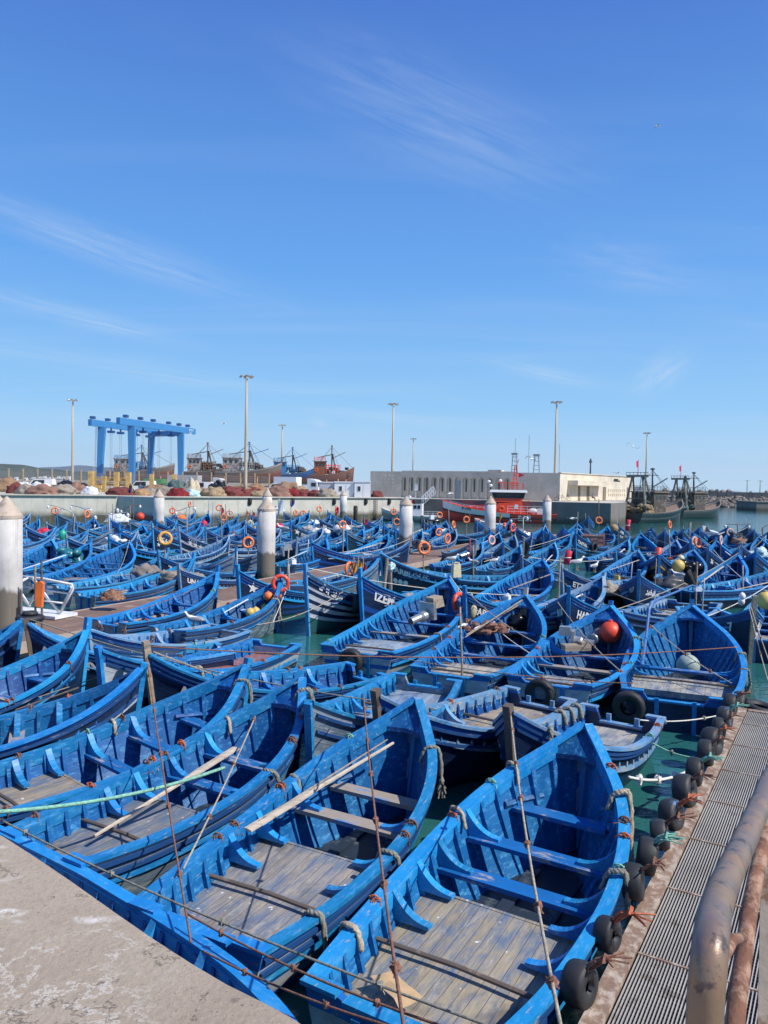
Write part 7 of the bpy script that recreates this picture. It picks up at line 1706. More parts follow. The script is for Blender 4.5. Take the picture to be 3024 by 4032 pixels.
# fish shaped float
t = thing('fish_float', inb('d1', .82, -.3, .45), math.atan2(BK['d1']['d'].y, BK['d1']['d'].x) - .5, 'blue and white fish shaped float with an orange rim', 'float'); b = MB(); b.ball((0, 0, .16), .5, 20, 12, sx=.9, sy=.5, sz=.34); b.build('body', 'lift_blue', t, True)
b = MB(); b.torus((0, 0, .16), (1, 0, 0), (0, .55, 0.0), .46, .04, 24, 6); b.build('rim', 'buoy_orange', t); b = MB(); b.ball((.1, .06, .2), .36, 16, 10, sx=.8, sy=.45, sz=.42); b.build('white_patch', 'tarp_white', t, True)
# cardboard on the front deck
t = thing('cardboard_sheet', P(1562, 3905, .52), .5, 'piece of brown cardboard on the deck of the nearest boat', 'cardboard'); b = MB(); rows = []
for i in range(5): rows.append([(-.12 + .02 * math.sin(i), -.26 + .13 * i, .03 + .02 * math.sin(i * 1.7)), (0, -.27 + .13 * i, .045 + .015 * math.sin(i * 1.3)), (.13, -.25 + .13 * i, .03 + .03 * math.cos(i))])
b.grid(rows, flip=True); b.build('sheet', 'cardboard', t); bpy.context.view_layer.update()
t = thing('red_triangle_board', P(440, 2688, 1.0), .6, 'dull red triangular board in the bow behind the striped stem', 'board'); b = MB(); b.prism([(-.42, -.22), (.42, -.05), (.02, .3)], .05, Matrix.Rotation(.25, 4, 'X')); b.box((-.05, .0, .04), (.5, .06, .04)); b.build('board', 'net_pink', t)
# teal tarpaulin bundles, grey cloth bundle, purple cloth, other cloths
def bundle(label, X, Y, z, r_, mt, n=5, name='bundle', cat='bundle', sx=1.0):
    b = MB(); q = random.Random(X + Y); sd = X * .37; rows = []; nn = 26
    if mt in ('tarp_teal', 'plastic_white'):
        for i in range(n): b.ball((q.uniform(-r_, r_) * sx, q.uniform(-r_, r_) * .5, q.uniform(.0, r_ * .9)), r_ * q.uniform(.4, .65), 12, 9, jit=.7, seed=i + X, sz=.8)
    else:
        for i in range(11):
            a = math.pi / 2 * i / 10; row = []
            for j in range(nn):
                w_ = 2 * math.pi * j / nn; d = Vector((math.cos(w_) * math.cos(a) ** .75, math.sin(w_) * math.cos(a) ** .75, math.sin(a))); r = 1 + .55 * noise.noise(d * 1.9 + Vector((sd, 0, 0))) + .28 * noise.noise(d * 4.5 + Vector((0, sd, 0))) + .12 * noise.noise(d * 11 + Vector((0, 0, sd)))
                row.append((d.x * r_ * 1.15 * sx * r, d.y * r_ * .8 * r, max(-.05, d.z * r_ * .85 * (r if i else 1))))
            rows.append(row)
        b.grid(rows, close=True)
        for i in range(4): b.ball((q.uniform(-r_, r_) * sx, q.uniform(-r_, r_) * .6, q.uniform(.05, .3)), r_ * q.uniform(.12, .25), 8, 6, jit=.7, seed=i, sx=q.uniform(.8, 1.6))
    o = b.build(name, mt, None, True, P(X, Y, z)); return tag(o, label, cat, 'bundles lying in the boats')
bundle('teal wrapped bundles heaped in the blue boat near the leftmost piling', 262, 2208, .9, .62, 'tarp_teal', 7); bundle('grey cloth draped crate in the long boat', 572, 2262, 1.0, .5, 'cloth_grey', 4)
bundle('white and grey plastic sacks piled by the shadowed wall', 460, 2055, 1.6, .75, 'tarp_white', 8); bundle('white cloth bundle left of the tall bow', 455, 2135, 1.2, .5, 'tarp_white', 4); bundle('brown cloth heap on the boat below the orange ball', 525, 2080, 1.4, .5, 'cloth_grey', 4)
bundle('red cloth bundle on the leftmost far boat', 168, 2100, 1.2, .4, 'flag_red', 3); bundle('red and white checked cushion by the pointed piling', 594, 2050, 1.7, .45, 'net_pink', 4); bundle('white sacks in the boats right of the broad piling', 1320, 2105, 1.0, .6, 'plastic_white', 5, sx=1.5); bundle('grey engine parts heaped in a blue bow', 1410, 2120, 1.0, .55, 'engine_dark', 7, sx=1.3)
bundle('pale sheet bundle by the middle piling', 1745, 2108, 1.0, .5, 'tarp_white', 4); bundle('clothes on the stern of the white railed boat', 2015, 2112, 1.1, .5, 'cloth_teal', 4); bundle('silver engine in the bow of the lifebuoy boat', 2045, 2105, 1.1, .5, 'engine_metal', 4, sx=1.4)
bundle('grey net in the white oar boat', 2382, 2340, .6, .6, 'net_grey', 5); bundle('heap of black net on the bleached curved gunwale', 2648, 2312, 1.0, .55, 'engine_dark', 7, sx=1.4); bundle('dark nets and ropes on the far right boats', 2900, 2125, 1.2, .6, 'cloth_dark', 5); bundle('blue and white cans on the right edge boat', 2985, 2190, 1.2, .55, 'tarp_pale_blue', 5); bundle('brown kelp like net on the white gunwaled navy boat', 2905, 2140, 1.5, .45, 'net_pink', 5)
bundle('black net in the dark boat behind the seagulls', 1660, 2160, .9, .6, 'engine_dark', 5); bundle('white plastic jugs near the left gangway', 660, 2080, 1.1, .5, 'plastic_grey', 4); bundle('dark folded net in the square sterned boat', 715, 2295, .8, .6, 'net_grey', 5, sx=1.6); bundle('rusty anchor gear on the stern by the pontoon', 440, 2360, .9, .35, 'rust', 5); bundle('orange bucket and gear near the quay wall', 712, 2044, 1.4, .45, 'buoy_orange', 3)
bundle('pale crate and sacks behind the star boat', 1215, 2095, 1.1, .55, 'plastic_grey', 5); bundle('grey sacks on the boat right of the star boat', 1262, 2100, 1.0, .45, 'plastic_white', 4); bundle('crumpled white sail cloth on the middle boats', 1235, 2062, 1.4, .4, 'tarp_white', 4); bundle('white sheets hanging by the quay wall', 1098, 2010, 2.2, .5, 'tarp_white', 4); bundle('red sacks on the boats left of the star boat', 1098, 2078, 1.4, .4, 'flag_red', 3)
engine('silver outboard lying beside the maroon pole', P(1850, 2180, 1.1), Vector((.8, .5, .1)), 1.0); engine('silver outboard right of the second piling', P(1110, 2180, 1.1), Vector((.9, .3, .1)), 1.0); engine('small engine on the boat left of the middle piling', P(1520, 2085, 1.2), Vector((.9, .3, .1)), .9)
p = P(2335, 2128, 1.0); t = thing('draped_cloth', p, R(-15), 'purple patterned cloth draped over a grey boat stern', 'cloth'); b = MB(); rows = []
for i in range(9):
    y = -.9 + 1.5 * i / 8; z = .45 - .95 * max(0, (.15 - y)) ** 1.3; rows.append([(-.95 + 1.9 * j / 8, y * (1 if y > -.4 else .55) , z + .06 * math.sin(j * 1.3 + i * .7)) for j in range(9)])
b.grid(rows); b.build('cloth', 'cloth_purple', t, True); b = MB(); b.box((0, .2, .18), (1.6, .9, .4)); b.build('box_beneath', 'dark_wood', t)
t = thing('cream_jerrycan', P(1795, 2272, 1.0), .4, 'cream jerrycan hanging on the stern of the lettered TARBLOUS boat', 'jerrycan'); b = MB(); b.box((0, 0, .3), (.42, .3, .6), taper=.85); b.build('body', 'float_cream', t); b = MB(); b.box((0, 0, .68), (.2, .06, .05)); b.lathe([(.06, .58), (.06, .68)], 8, (.13, 0, 0)); b.build('handle', 'float_cream', t)
t = thing('handwheel', P(2523, 2158, 1.75), 0, 'black rubber ring set on a blue boat stem', 'tyre'); b = MB(); b.torus((0, 0, 0), (1, 0, 0), (0, 1, 0), .26, .07, 20, 8); b.build('ring', 'rubber', t)
t['category'] = 'tyre'; t.name = 'tyre'
t = thing('tyre', P(118, 2434, 1.74), 0, 'flat black tyre lying on the stem of the lettered AGOU boat', 'tyre', 'tyre fenders'); b = MB(); b.torus((0, 0, 0), (1, 0, 0), (0, 1, 0), .26, .085, 22, 8); b.torus((0, 0, .12), (1, 0, 0), (0, 1, 0), .13, .06, 16, 6); b.build('casing', 'rubber', t, True)
def hang_tyre(key, u, side, label, z=None, R_=.26, r=.10):
    b_ = BK[key]; h = Hull(b_['L'], b_['B'], 1.0); d = b_['d']; pn = Vector((-d.y, d.x, 0))
    if u is None: p = b_['pos'] - d * .14 + pn * side + Vector((0, 0, z or .45)); ax = d
    else:
        nn = h.nrm(u, side); ax = d * nn.x + pn * nn.y; zz = z or h.zg(u) - .35; p = b_['pos'] + d * (u * b_['L']) + pn * (side * h.side_at_z(u, zz)) + ax * .12; p.z = zz
    return tyre(p, ax, label, R_, r)
hang_tyre('r1', None, .95, 'tyre at the left stern corner of the boat by the pontoon end', .45); hang_tyre('r1', .12, -1, 'tyre at the right stern of the boat by the pontoon end', .5)
hang_tyre('r2', None, .15, 'tyre in the middle of the stern of the red buoy boat', .48); hang_tyre('r4', None, .1, 'tyre on the white stern of the boat with the lying outboard', .48, .25)
hang_tyre('izem', .84, -1, 'tyre on the left bow of the lettered IZEM boat', 1.0); hang_tyre('izem', .45, 1, 'tyre on the right side of the lettered IZEM boat', .8); hang_tyre('l11', .62, -1, 'tyre amidships on the empty boat beside the second piling', .75, .3); hang_tyre('l11', .85, -1, 'tyre at the bow of the empty boat beside the second piling', .95, .3); hang_tyre('tait', .7, 1, 'tyre with a pale cross bar on the striped green boat', .95, .32); hang_tyre('foav', .72, 1, 'tyre on the lettered FOAV boat', .95, .3)
# ------------------------------------------------------------------ poles, lifebuoys, flags, lamps standing in the boats
def host(X, Y, h0=1.3, h1=2.8, keys=None):
    best = None
    for b_ in BOATS:
        if keys and b_['key'] not in keys: continue
        n_ = Vector((-b_['d'].y, b_['d'].x, 0))
        for u in (.12, .25, .4, .55, .7, .84, .95):
            for y in (-.5, 0, .5):
                q = b_['pos'] + b_['d'] * (u * b_['L']) + n_ * (y * b_['B'] * .5 * (1 if u < .8 else .3))
                if q.y < 8: continue
                r_ = PD(X, Y, q.y); c = abs(r_.x - q.x) + 1.5 * (max(0, h0 - r_.z) + max(0, r_.z - h1)) + .12 * abs(y) + 9 / q.y
                if best is None or c < best[0]: best = (c, q, r_, b_)
    return best
GRP_P, GRP_L = 'poles standing in the boats', 'lifebuoys on the boats'
def pole_at(foot, top, r=.035, mt='weathered_wood', label=None, name='pole'):
    r = r * .85
    foot = Vector(foot); top = Vector(top); b = MB(); m_ = (top - foot)
    b.tube([(0, 0, 0), m_ * .33 + Vector((.02, 0, 0)), m_ * .66, m_], [r * 1.2, r * 1.1, r, r * .85], 8); b.torus(m_ * .8, (1, 0, 0), (0, 1, 0), r * 1.15, .012, 10, 5)
    o = b.build(name, mt, None, True, foot); return tag(o, label, 'pole', GRP_P)
RG = [BOATS_ for BOATS_ in ()]
LB = [(217, 2011, 14, 'o', 70), (342, 2024, 14, 'o', 20), (651, 2120, 25, 'y', 75), (679, 2011, 12, 'r', 60), (747, 1986, 9, 'o', 10), (863, 1999, 12, 'o', 70), (905, 2022, 12, 'f', 80), (880, 2037, 14, 'o', 60), (977, 2136, 24, 'o', 70), (1163, 2019, 12, 'o', 40), (1195, 2022, 14, 'o', 80), (1257, 2004, 9, 'o', 50), (1327, 2006, 9, 'r', 30), (1349, 2066, 16, 'o', 60), (1550, 2015, 10, 'o', 70),
      (1376, 2243, 30, 'o', 35), (1105, 2297, 34, 'r', 75), (1731, 2028, 8, 'o', 70), (1728, 2095, 18, 'o', 60), (1762, 2122, 22, 'o', 40), (1670, 2158, 26, 'o', 70), (1836, 2046, 15, 'o', 75), (1883, 2055, 10, 'o', 40), (1786, 2066, 12, 'o', 25), (1936, 2127, 18, 'f', 50), (2019, 2077, 18, 'r', 45), (2358, 2049, 16, 'o', 85), (2637, 2066, 14, 'o', 40), (2874, 2095, 16, 'f', 80), (2838, 2127, 14, 'f', 35), (2734, 2130, 17, 'f', 55), (2748, 2137, 15, 'o', 60), (1807, 2430, 45, 'r', 40), (1562, 2055, 10, 'o', 90), (735, 2120, 0, 'o', 0)]
for X, Y, rp, c_, ang in LB:
    if not rp: continue
    kk = {1807: ('r4',), 1105: ('l7',), 1376: ('l10',), 651: ('mou', 'l4', 'za11'), 977: ('l20', 'l31', 'l32', 'l19'), 1670: ('tarb', 'm6')}.get(X)
    hb = host(X, Y, 1.5, 2.7, kk); _, q, r_, b_ = hb; R_ = max(.26, min(.42, rp * q.y / FPX * .76)); z = max(1.35, min(r_.z, 3.3))
    t = thing('lifebuoy', (r_.x, q.y, z), 0, None, 'lifebuoy', GRP_L); a = R(90 - ang); ax = Vector((math.cos(a) * .95, math.sin(a) * .95 if ang < 90 else 0, .0)).normalized(); tz = Vector((.12 * rnd.uniform(-1, 1), .1, 1)).normalized()
    mt = {'o': 'buoy_orange', 'y': 'buoy_yellow_orange', 'r': 'buoy_red', 'f': 'buoy_faded'}[c_]
    b = MB(); b.torus((0, 0, 0), ax, tz, R_, R_ * .26, 28, 9); b.build('ring', mt, t, True)
    for i in range(4):
        a_ = math.pi / 4 + math.pi / 2 * i; b = MB(); dd = ax * math.cos(a_) + tz * math.sin(a_); td = -ax * math.sin(a_) + tz * math.cos(a_); b.torus(dd * R_, dd, ax.cross(tz).normalized(), R_ * .265, R_ * .03, 12, 5); b.build('band', 'buoy_white', t)
    t['_c'] = c_
    pole_at((r_.x + .03, q.y + R_ * .33, .15), (r_.x + rnd.uniform(-.08, .08), q.y + R_ * .33 + .05, z + R_ * (1.0 + rnd.random())), .035, rnd.choice(['weathered_wood', 'blue_pole', 'dark_wood']))
PO = [(420, 1965, .04, 'weathered_wood'), (145, 2025, .05, 'blue_pole'), (525, 1960, .06, 'rust'), (443, 1985, .05, 'dark_wood'), (295, 2030, .05, 'plastic_grey'), (372, 2030, .06, 'blue_pole'), (312, 2055, .07, 'blue_pole'), (422, 2062, .06, 'blue_pole'), (760, 1955, .04, 'rust'), (822, 1960, .05, 'blue_pole'), (838, 1975, .05, 'blue_pole'), (888, 1985, .06, 'dark_wood'), (880, 2050, .06, 'weathered_wood'), (853, 2110, .08, 'blue_pole'), (985, 2005, .04, 'dark_wood'), (934, 2170, .05, 'plastic_grey'), (1275, 1985, .04, 'plastic_grey'), (1384, 2050, .05, 'plastic_grey'), (1354, 2080, .05, 'plastic_grey'), (1215, 2125, .03, 'plastic_white'), (1137, 2160, .06, 'weathered_wood'), (1137, 2220, .06, 'plastic_grey'),
      (1767, 2005, .04, 'plastic_grey'), (1832, 1985, .04, 'dark_wood'), (1850, 2020, .05, 'dark_wood'), (1852, 2120, .06, 'flag_red'), (1865, 2145, .06, 'weathered_wood'), (1890, 2050, .05, 'plastic_grey'), (1700, 2050, .04, 'weathered_wood'), (1625, 2050, .04, 'plastic_white'), (2262, 2070, .04, 'blue_pole'), (2358, 1965, .08, 'dark_wood'), (2276, 2015, .04, 'plastic_grey'), (2305, 2020, .04, 'plastic_grey'), (2318, 2030, .04, 'weathered_wood'), (2432, 2045, .05, 'plastic_grey'), (2718, 2058, .05, 'plastic_grey'), (2723, 2056, .05, 'weathered_wood'), (2635, 2085, .06, 'plastic_grey'), (2690, 2070, .07, 'blue_pole'), (2938, 2040, .05, 'plastic_grey'), (2958, 2055, .04, 'dark_wood'), (3000, 2075, .05, 'dark_wood'), (2393, 2135, .04, 'weathered_wood'), (2490, 2212, .05, 'plastic_grey'), (2925, 2225, .05, 'pale_wood'), (2774, 2275, .05, 'plastic_grey'), (2207, 2200, .06, 'weathered_wood'), (2746, 2225, .05, 'dark_wood'), (2585, 2200, .04, 'weathered_wood'), (1812, 2390, .05, 'weathered_wood')]
for X, Y, r_, mt in PO:
    c, q, p, b_ = host(X, Y, 1.8, 3.6); z = max(1.7, min(p.z, 5.0)); lean = rnd.uniform(-.15, .15)
    pole_at((p.x - lean, q.y, .15), (p.x, q.y, z), r_ * .62, mt)
# squid lamps on bent poles (left) and the tall bent blue lamp post
def lamp_pole(label, X, Y, arms, mt='blue_pole'):
    c, q, p, b_ = host(X, Y, 2.0, 3.6); z = max(2.2, min(p.z, 4.2)); t = thing('lamp_pole', (p.x, q.y, .15), 0, label, 'lamp pole', 'lamp poles on the boats')
    b = MB(); b.tube([(0, 0, 0), (.03, 0, z * .5), (0, 0, z - .15)], .05, 8); b.build('pole', mt, t, True)
    for dx, dz in arms:
        b = MB(); e = Vector((dx, .2, z - .15 + dz)); b.tube(catmull([(0, 0, z - .15), (dx * .5, .1, z - .15 + dz * .7), e], 4), .03, 6); b.build('arm', mt, t); b = MB(); b.lathe([(.03, -.05), (.11, -.16), (.09, -.3), (.02, -.34)], 10, e); b.build('bulb', 'buoy_white', t)
lamp_pole('lamp pole with a long arm left of the shadowed wall', 288, 2022, ((-2.2, .7), (-1.2, .4)), 'plastic_grey'); lamp_pole('lamp pole with a curved arm at the shadow edge', 335, 2005, ((-1.3, .3), (.4, .1))); lamp_pole('lamp pole before the shadowed wall', 430, 2028, ((-1.0, .0), (1.2, .2), (.5, .5)), 'plastic_grey'); lamp_pole('tripod lamp pole right of the pointed piling', 735, 1998, ((-.9, -.3), (.6, .1)), 'plastic_grey'); lamp_pole('lamp pole with rusty frame beside the orange ball', 512, 1990, ((-.9, -.4), (.9, .1)), 'rust'); lamp_pole('square armed lamp pole over the far right boats', 2905, 2065, ((-.9, .0), (1.0, .0)), 'dark_wood'); lamp_pole('lamp pole at the right edge of the far boats', 3003, 2078, ((.9, .3),), 'dark_wood'); lamp_pole('curved lamp arm over the red and white lifebuoy', 2060, 2040, ((-1.0, -.1), (.4, .15)), 'plastic_grey')
bz = P(2560, 2400, 1.9); f0 = bz.copy(); t = thing('lamp_pole', (f0.x, f0.y, .4), 0, 'tall bent blue lamp post beside the boat by the pontoon end', 'lamp pole', 'lamp poles on the boats'); o_ = Vector((f0.x, f0.y, .4))
b = MB(); pts = [P(2528, 2620, .85), PD(2545, 2500, f0.y - .6), PD(2556, 2400, f0.y - .2), PD(2566, 2374, f0.y), PD(2590, 2360, f0.y + .2), PD(2660, 2332, f0.y + .6), PD(2725, 2305, f0.y + .9), PD(2748, 2312, f0.y + 1)]
b.tube([p - o_ for p in pts], [.045, .04, .04, .06, .04, .03, .025, .025], 8); b.build('pole', 'blue_pole', t); b = MB(); b.box(PD(2748, 2320, f0.y + 1) - o_, (.16, .12, .12)); b.build('lamp_head', 'plastic_white', t)
def flag_at(label, X, Y, w_, h_, mt, keys=None, droop=.3):
    c, q, p, b_ = host(X, Y, 1.8, 3.6, keys); k = q.y / FPX; ww, hh_ = w_ * k, h_ * k; z = max(1.6, min(p.z, 4.4)); t = thing('flag', (p.x, q.y, .15), 0, label, 'flag', 'flags on the boats'); b = MB(); b.tube([(0, 0, 0), (0, 0, z + .05)], .035, 8); b.build('staff', 'weathered_wood', t)
    b = MB(); rows = []
    for i in range(7): f = i / 6; rows.append([(f * ww * (1 - .3 * f * droop) , .10 * math.sin(f * 5 + j), z - .1 - hh_ * (j / 4) * (1 - .55 * f) - droop * f * hh_ * .5) for j in range(5)])
    b.grid(rows); bm_ = b.build('cloth', mt, t, True); return t
flag_at('left one of two yellow flags in the flagged boat', 1392, 2212, 18, 55, 'flag_yellow', ('l10',), .5); flag_at('right one of two yellow flags in the flagged boat', 1410, 2208, 20, 55, 'flag_yellow', ('l10',), .5); flag_at('dark red flag beside the yellow flags', 1430, 2215, 16, 58, 'flag_red', ('l10',), .6); flag_at('black cloth hanging on the right boats near the yellow float', 2744, 2235, -55, 90, 'flag_black', None, .5); flag_at('black flag on the pole right of the rightmost piling', 2062, 2130, 28, 90, 'flag_black', ('r21', 'r23', 'x7', 'r19'), .6)
flag_at('blue flag near the quay wall', 1146, 1975, 12, 26, 'flag_blue'); flag_at('pale blue sheet flag right of the broad piling', 1096, 1965, 22, 70, 'flag_pale'); flag_at('red flag below the pointed white cabins', 1322, 1998, 14, 36, 'flag_red'); flag_at('pink red flag left of the middle piling', 1435, 2045, 16, 28, 'flag_red'); flag_at('red streamer flag near the quay ladder left', 873, 2000, 10, 30, 'flag_red'); flag_at('orange rag flag left of the broad piling', 972, 2014, 8, 22, 'buoy_orange'); flag_at('grey rag flag on the lettered KAY boat', 1684, 2055, 14, 32, 'cloth_grey'); flag_at('yellow rag flag by the piling in front of the red ship', 1968, 2022, 10, 28, 'flag_yellow'); flag_at('orange and white flag at the right of the broad piling', 995, 2018, 10, 20, 'flag_red')
def roll(label, X, Y, mt, h_=.75, r_=.13):
    c, q, p, b_ = host(X, Y, 1.2, 2.8); t = thing('fender_roll', (p.x, q.y, max(1.0, min(p.z, 3)) - h_ / 2), 0, label, 'fender', 'upright fender rolls'); b = MB(); b.tube([(-.05, 0, 0), (0, 0, h_ * .5), (.08, 0, h_)], [r_, r_ * 1.1, r_], 10); b.build('roll', mt, t, True); b = MB(); b.torus((0, 0, h_ * .5), (1, 0, 0), (0, 1, 0), r_ * 1.1, .02, 12, 5); b.build('strap', 'buoy_white', t)
roll('red padded roll standing by the black ringed stem boat', 2589, 2190, 'buoy_red', .95, .16); roll('pink roll behind the lettered STER boat', 2472, 2068, 'flag_red'); roll('red roll on a far boat before the right piling', 1985, 2070, 'buoy_red', .6); roll('dark red rag roll on the wooden decked blue boat', 2235, 2195, 'flag_red', .6)
t = thing('fender_roll', P(150, 2432, .95), 0, 'bright orange padded marker by the brown pontoon, leaning on two sticks', 'fender', 'upright fender rolls'); b = MB(); b.prism([(-.12, -.36), (.08, -.4), (.13, .34), (.04, .42), (-.10, .38)], .15, Matrix.Translation((.05, 0, .72)) @ Matrix.Rotation(R(90), 4, 'X')); b.build('roll', 'buoy_orange', t); b = MB(); b.tube([(-.1, .05, -.4), (-.12, .05, 1.6)], .035, 8); b.build('stick', 'weathered_wood', t); b = MB(); b.tube([(.1, .05, -.4), (.08, .05, 1.75)], .035, 8); b.build('stick', 'dark_wood', t)
t = thing('wooden_board', P(1512, 2330, .9), .3, 'grey upright board and blue rag between the lettered navy boats', 'board'); b = MB(); b.bar((0, 0, 0), (.12, 0, 1.35), .2, .08); b.bar((.35, .2, -.2), (.3, .2, 1.05), .34, .06); b.build('board', 'weathered_wood', t); b = MB(); b.ball((.3, .1, 1.0), .2, 10, 8, jit=.6); b.build('rag', 'tarp_pale_blue', t)
# ------------------------------------------------------------------ gulls
def gull(label, p, hd=0, s=1.0, fly=False, tilt=0.0):
    t = thing('gull', p, R(hd), label, 'gull', 'gulls'); t.scale = (s, s, s)
    b = MB(); z0 = .0 if fly else .16
    prof = [(-.30, .012, .10), (-.2, .05, .105), (-.08, .085, .115), (.04, .09, .135), (.13, .07, .17), (.18, .045, .22), (.20, .04, .27), (.235, .042, .295), (.27, .03, .295), (.30, .01, .29)]
    rows = []
    for x, r, z in prof:
        if fly: z = .12 + (z - .12) * .25
        rows.append([Vector((x, math.cos(q) * r, z0 + z + math.sin(q) * r * .95)) for q in [2 * math.pi * i / 10 for i in range(10)]])
    bb = b.grid(rows, close=True, flip=True); b.build('body', 'gull_white', t, True)
    hz = z0 + (.292 if not fly else .163)
    k = MB(); k.tube([(.29, 0, hz), (.335, 0, hz - .012), (.35, 0, hz - .022)], [.014, .011, .004], 6); k.build('beak', 'beak_yellow', t)
    for s_ in (1, -1):
        w = MB()
        if fly:
            pts = [(.08, 0.05, .14), (.12, .25, .20 + tilt * s_), (.02, .45, .19 + tilt * s_ * 1.5), (-.14, .66, .13)]; rows = []
            for i, (x, y, z) in enumerate(pts): c = [.16, .15, .12, .02][i]; rows.append([(x + c * .4, s_ * y, z), (x, s_ * y, z + .015), (x - c, s_ * y, z - .005), (x, s_ * y, z - .012)])
            w.grid(rows, close=True, flip=s_ < 0)
        else: w.ball((-.07, s_ * .068, .29), .17, 12, 8, sx=1.25, sy=.2, sz=.42)
        w.build('wing', 'gull_grey', t, True)
        if not fly:
            l = MB(); l.tube([(.0, s_ * .04, .19), (.01, s_ * .04, .10), (0, s_ * .04, 0.012)], .009, 5); l.prism([(0, 0), (.07, .03), (.07, -.03)], .008, Matrix.Translation((-.01, s_ * .04, .006))); l.build('leg', 'beak_yellow', t)
    if not fly: w = MB(); w.prism([(-.2, .05), (-.36, .03), (-.36, -.03), (-.2, -.05)], .02, Matrix.Translation((0, 0, .262))); w.build('tail', 'gull_grey', t)
gull('gull standing on the worn white gunwaled boat', P(762, 2478, .92), 172, 1.06); gull('gull standing on the lettered ETTAQU boat', P(2272, 2245, 1.15), 20, 1.45); gull('gull on the water side right of the lettered ETTAQU boat', P(2341, 2252, 1.0), 40, 1.10); gull('gull standing on the bleached deck left of the split oar', P(2668, 2290, 1.05), 150, 1.15)
gull('gull resting by the middle piling', P(1668, 2124, 1.02), 200, 1.5); gull('gull on the left part of the boat with the flat engine', P(1780, 2226, 1.0), 10, 1.27); gull('gull standing at the edge of the bright wooden deck, left', P(1862, 2232, .95), 160, 1.02); gull('gull standing at the edge of the bright wooden deck, right', P(1948, 2228, .95), 30, 1.02); gull('grey gull left of the white star boat', P(1112, 2104, 1.6), 170, 1.6); gull('gull swimming beyond the right boats', P(2526, 2130, .9), 80, 1.3)
gull('gull gliding low over the quay between white boat and red ship', PD(1773, 1950, 100), 30, 1.6, True, .05); gull('gull flying over the far right blue boats', PD(2795, 2112, 46), 130, 1.9, True, .1); gull('gull flying low before the pier', PD(2256, 2048, 70), 20, 1.2, True); gull('dark bird high in the upper right sky', PD(2588, 501, 120), 0, 1.3, True, .1); gull('gull above the boat lift against the sky', PD(880, 1672, 120), 20, 1.2, True); gull('gull in the sky right of the arched building mast', PD(2492, 1763, 110), 60, 1.5, True, .2); gull('gull in the sky over the middle of the building', PD(2092, 1812, 110), 40, 1.5, True, .15)
gull('gull in the sky just above the sunlit facade', PD(2430, 1866, 118), 10, 1.5, True)
# ------------------------------------------------------------------ people on the quays
def person(label, p, pose, top, legs, hd=0, hgt=1.6):
    me = bpy.data.meshes.new('person'); bm = bmesh.new(); sk = bm.verts.layers.skin.verify(); s = hgt / 1.7; V_ = {}
    if pose == 'stand': J = dict(pel=(0, 0, .92), ch=(0, 0, 1.30), nk=(0, .01, 1.46), hd=(0, .03, 1.58), tp=(0, .03, 1.68), lh=(.10, 0, .86), lk=(.11, .03, .48), la=(.11, -.02, .08), lt=(.12, .14, .03), rh=(-.10, 0, .86), rk=(-.12, .05, .48), ra=(-.13, 0, .08), rt=(-.14, .16, .03), ls=(.20, 0, 1.38), le=(.26, -.02, 1.10), lw=(.24, .14, .90), rs=(-.20, 0, 1.38), re=(-.26, -.02, 1.10), rw=(-.23, .12, .88))
    else: J = dict(pel=(0, 0, .52), ch=(0, .06, .92), nk=(0, .12, 1.06), hd=(0, .18, 1.17), tp=(0, .19, 1.26), lh=(.10, .05, .50), lk=(.14, .46, .52), la=(.13, .50, .08), lt=(.13, .64, .03), rh=(-.10, .05, .50), rk=(-.14, .46, .54), ra=(-.15, .60, .10), rt=(-.16, .74, .05), ls=(.20, .06, 1.0), le=(.25, .16, .74), lw=(.14, .38, .62), rs=(-.20, .06, 1.0), re=(-.25, .16, .74), rw=(-.12, .38, .62))
    rad = dict(pel=.15, ch=.16, nk=.062, hd=.10, tp=.075, lh=.095, rh=.095, lk=.065, rk=.065, la=.045, ra=.045, lt=.04, rt=.04, ls=.075, rs=.075, le=.045, re=.045, lw=.032, rw=.032)
    for k, c in J.items(): V_[k] = bm.verts.new(Vector(c) * s); V_[k][sk].radius = (rad[k] * s, rad[k] * s)
    V_['pel'][sk].use_root = True
    for a, c in (('pel', 'ch'), ('ch', 'nk'), ('nk', 'hd'), ('hd', 'tp'), ('pel', 'lh'), ('lh', 'lk'), ('lk', 'la'), ('la', 'lt'), ('pel', 'rh'), ('rh', 'rk'), ('rk', 'ra'), ('ra', 'rt'), ('ch', 'ls'), ('ls', 'le'), ('le', 'lw'), ('ch', 'rs'), ('rs', 're'), ('re', 'rw')): bm.edges.new((V_[a], V_[c]))
    bm.to_mesh(me); bm.free(); o = bpy.data.objects.new('person', me); COL.objects.link(o); o.modifiers.new('skin', 'SKIN'); sb_ = o.modifiers.new('sub', 'SUBSURF'); sb_.levels = sb_.render_levels = 1
    dg = bpy.context.evaluated_depsgraph_get(); dg.update(); m2 = bpy.data.meshes.new_from_object(o.evaluated_get(dg)); o.modifiers.clear(); o.data = m2
    m2.materials.clear()
    for q in (top, legs, 'skin'): m2.materials.append(M[q])
    hip = (.95 if pose == 'stand' else .60) * s; nkz = (1.47 if pose == 'stand' else 1.08) * s
    for f in m2.polygons: c = f.center; f.material_index = 2 if c.z > nkz else (1 if (c.z < hip and (abs(c.x) < .19 * s or pose == 'sit')) else 0); f.use_smooth = True
    h_ = MB(); hp = Vector(J['hd']) * s; h_.ball(hp + Vector((0, -.02, .05)) * s, .105 * s, 12, 8, sz=.85); hr = h_.build('hair', 'engine_dark', o, True)
    o.location = p; o.rotation_euler = (0, 0, R(hd)); tag(o, label, 'person', 'people on the quays')
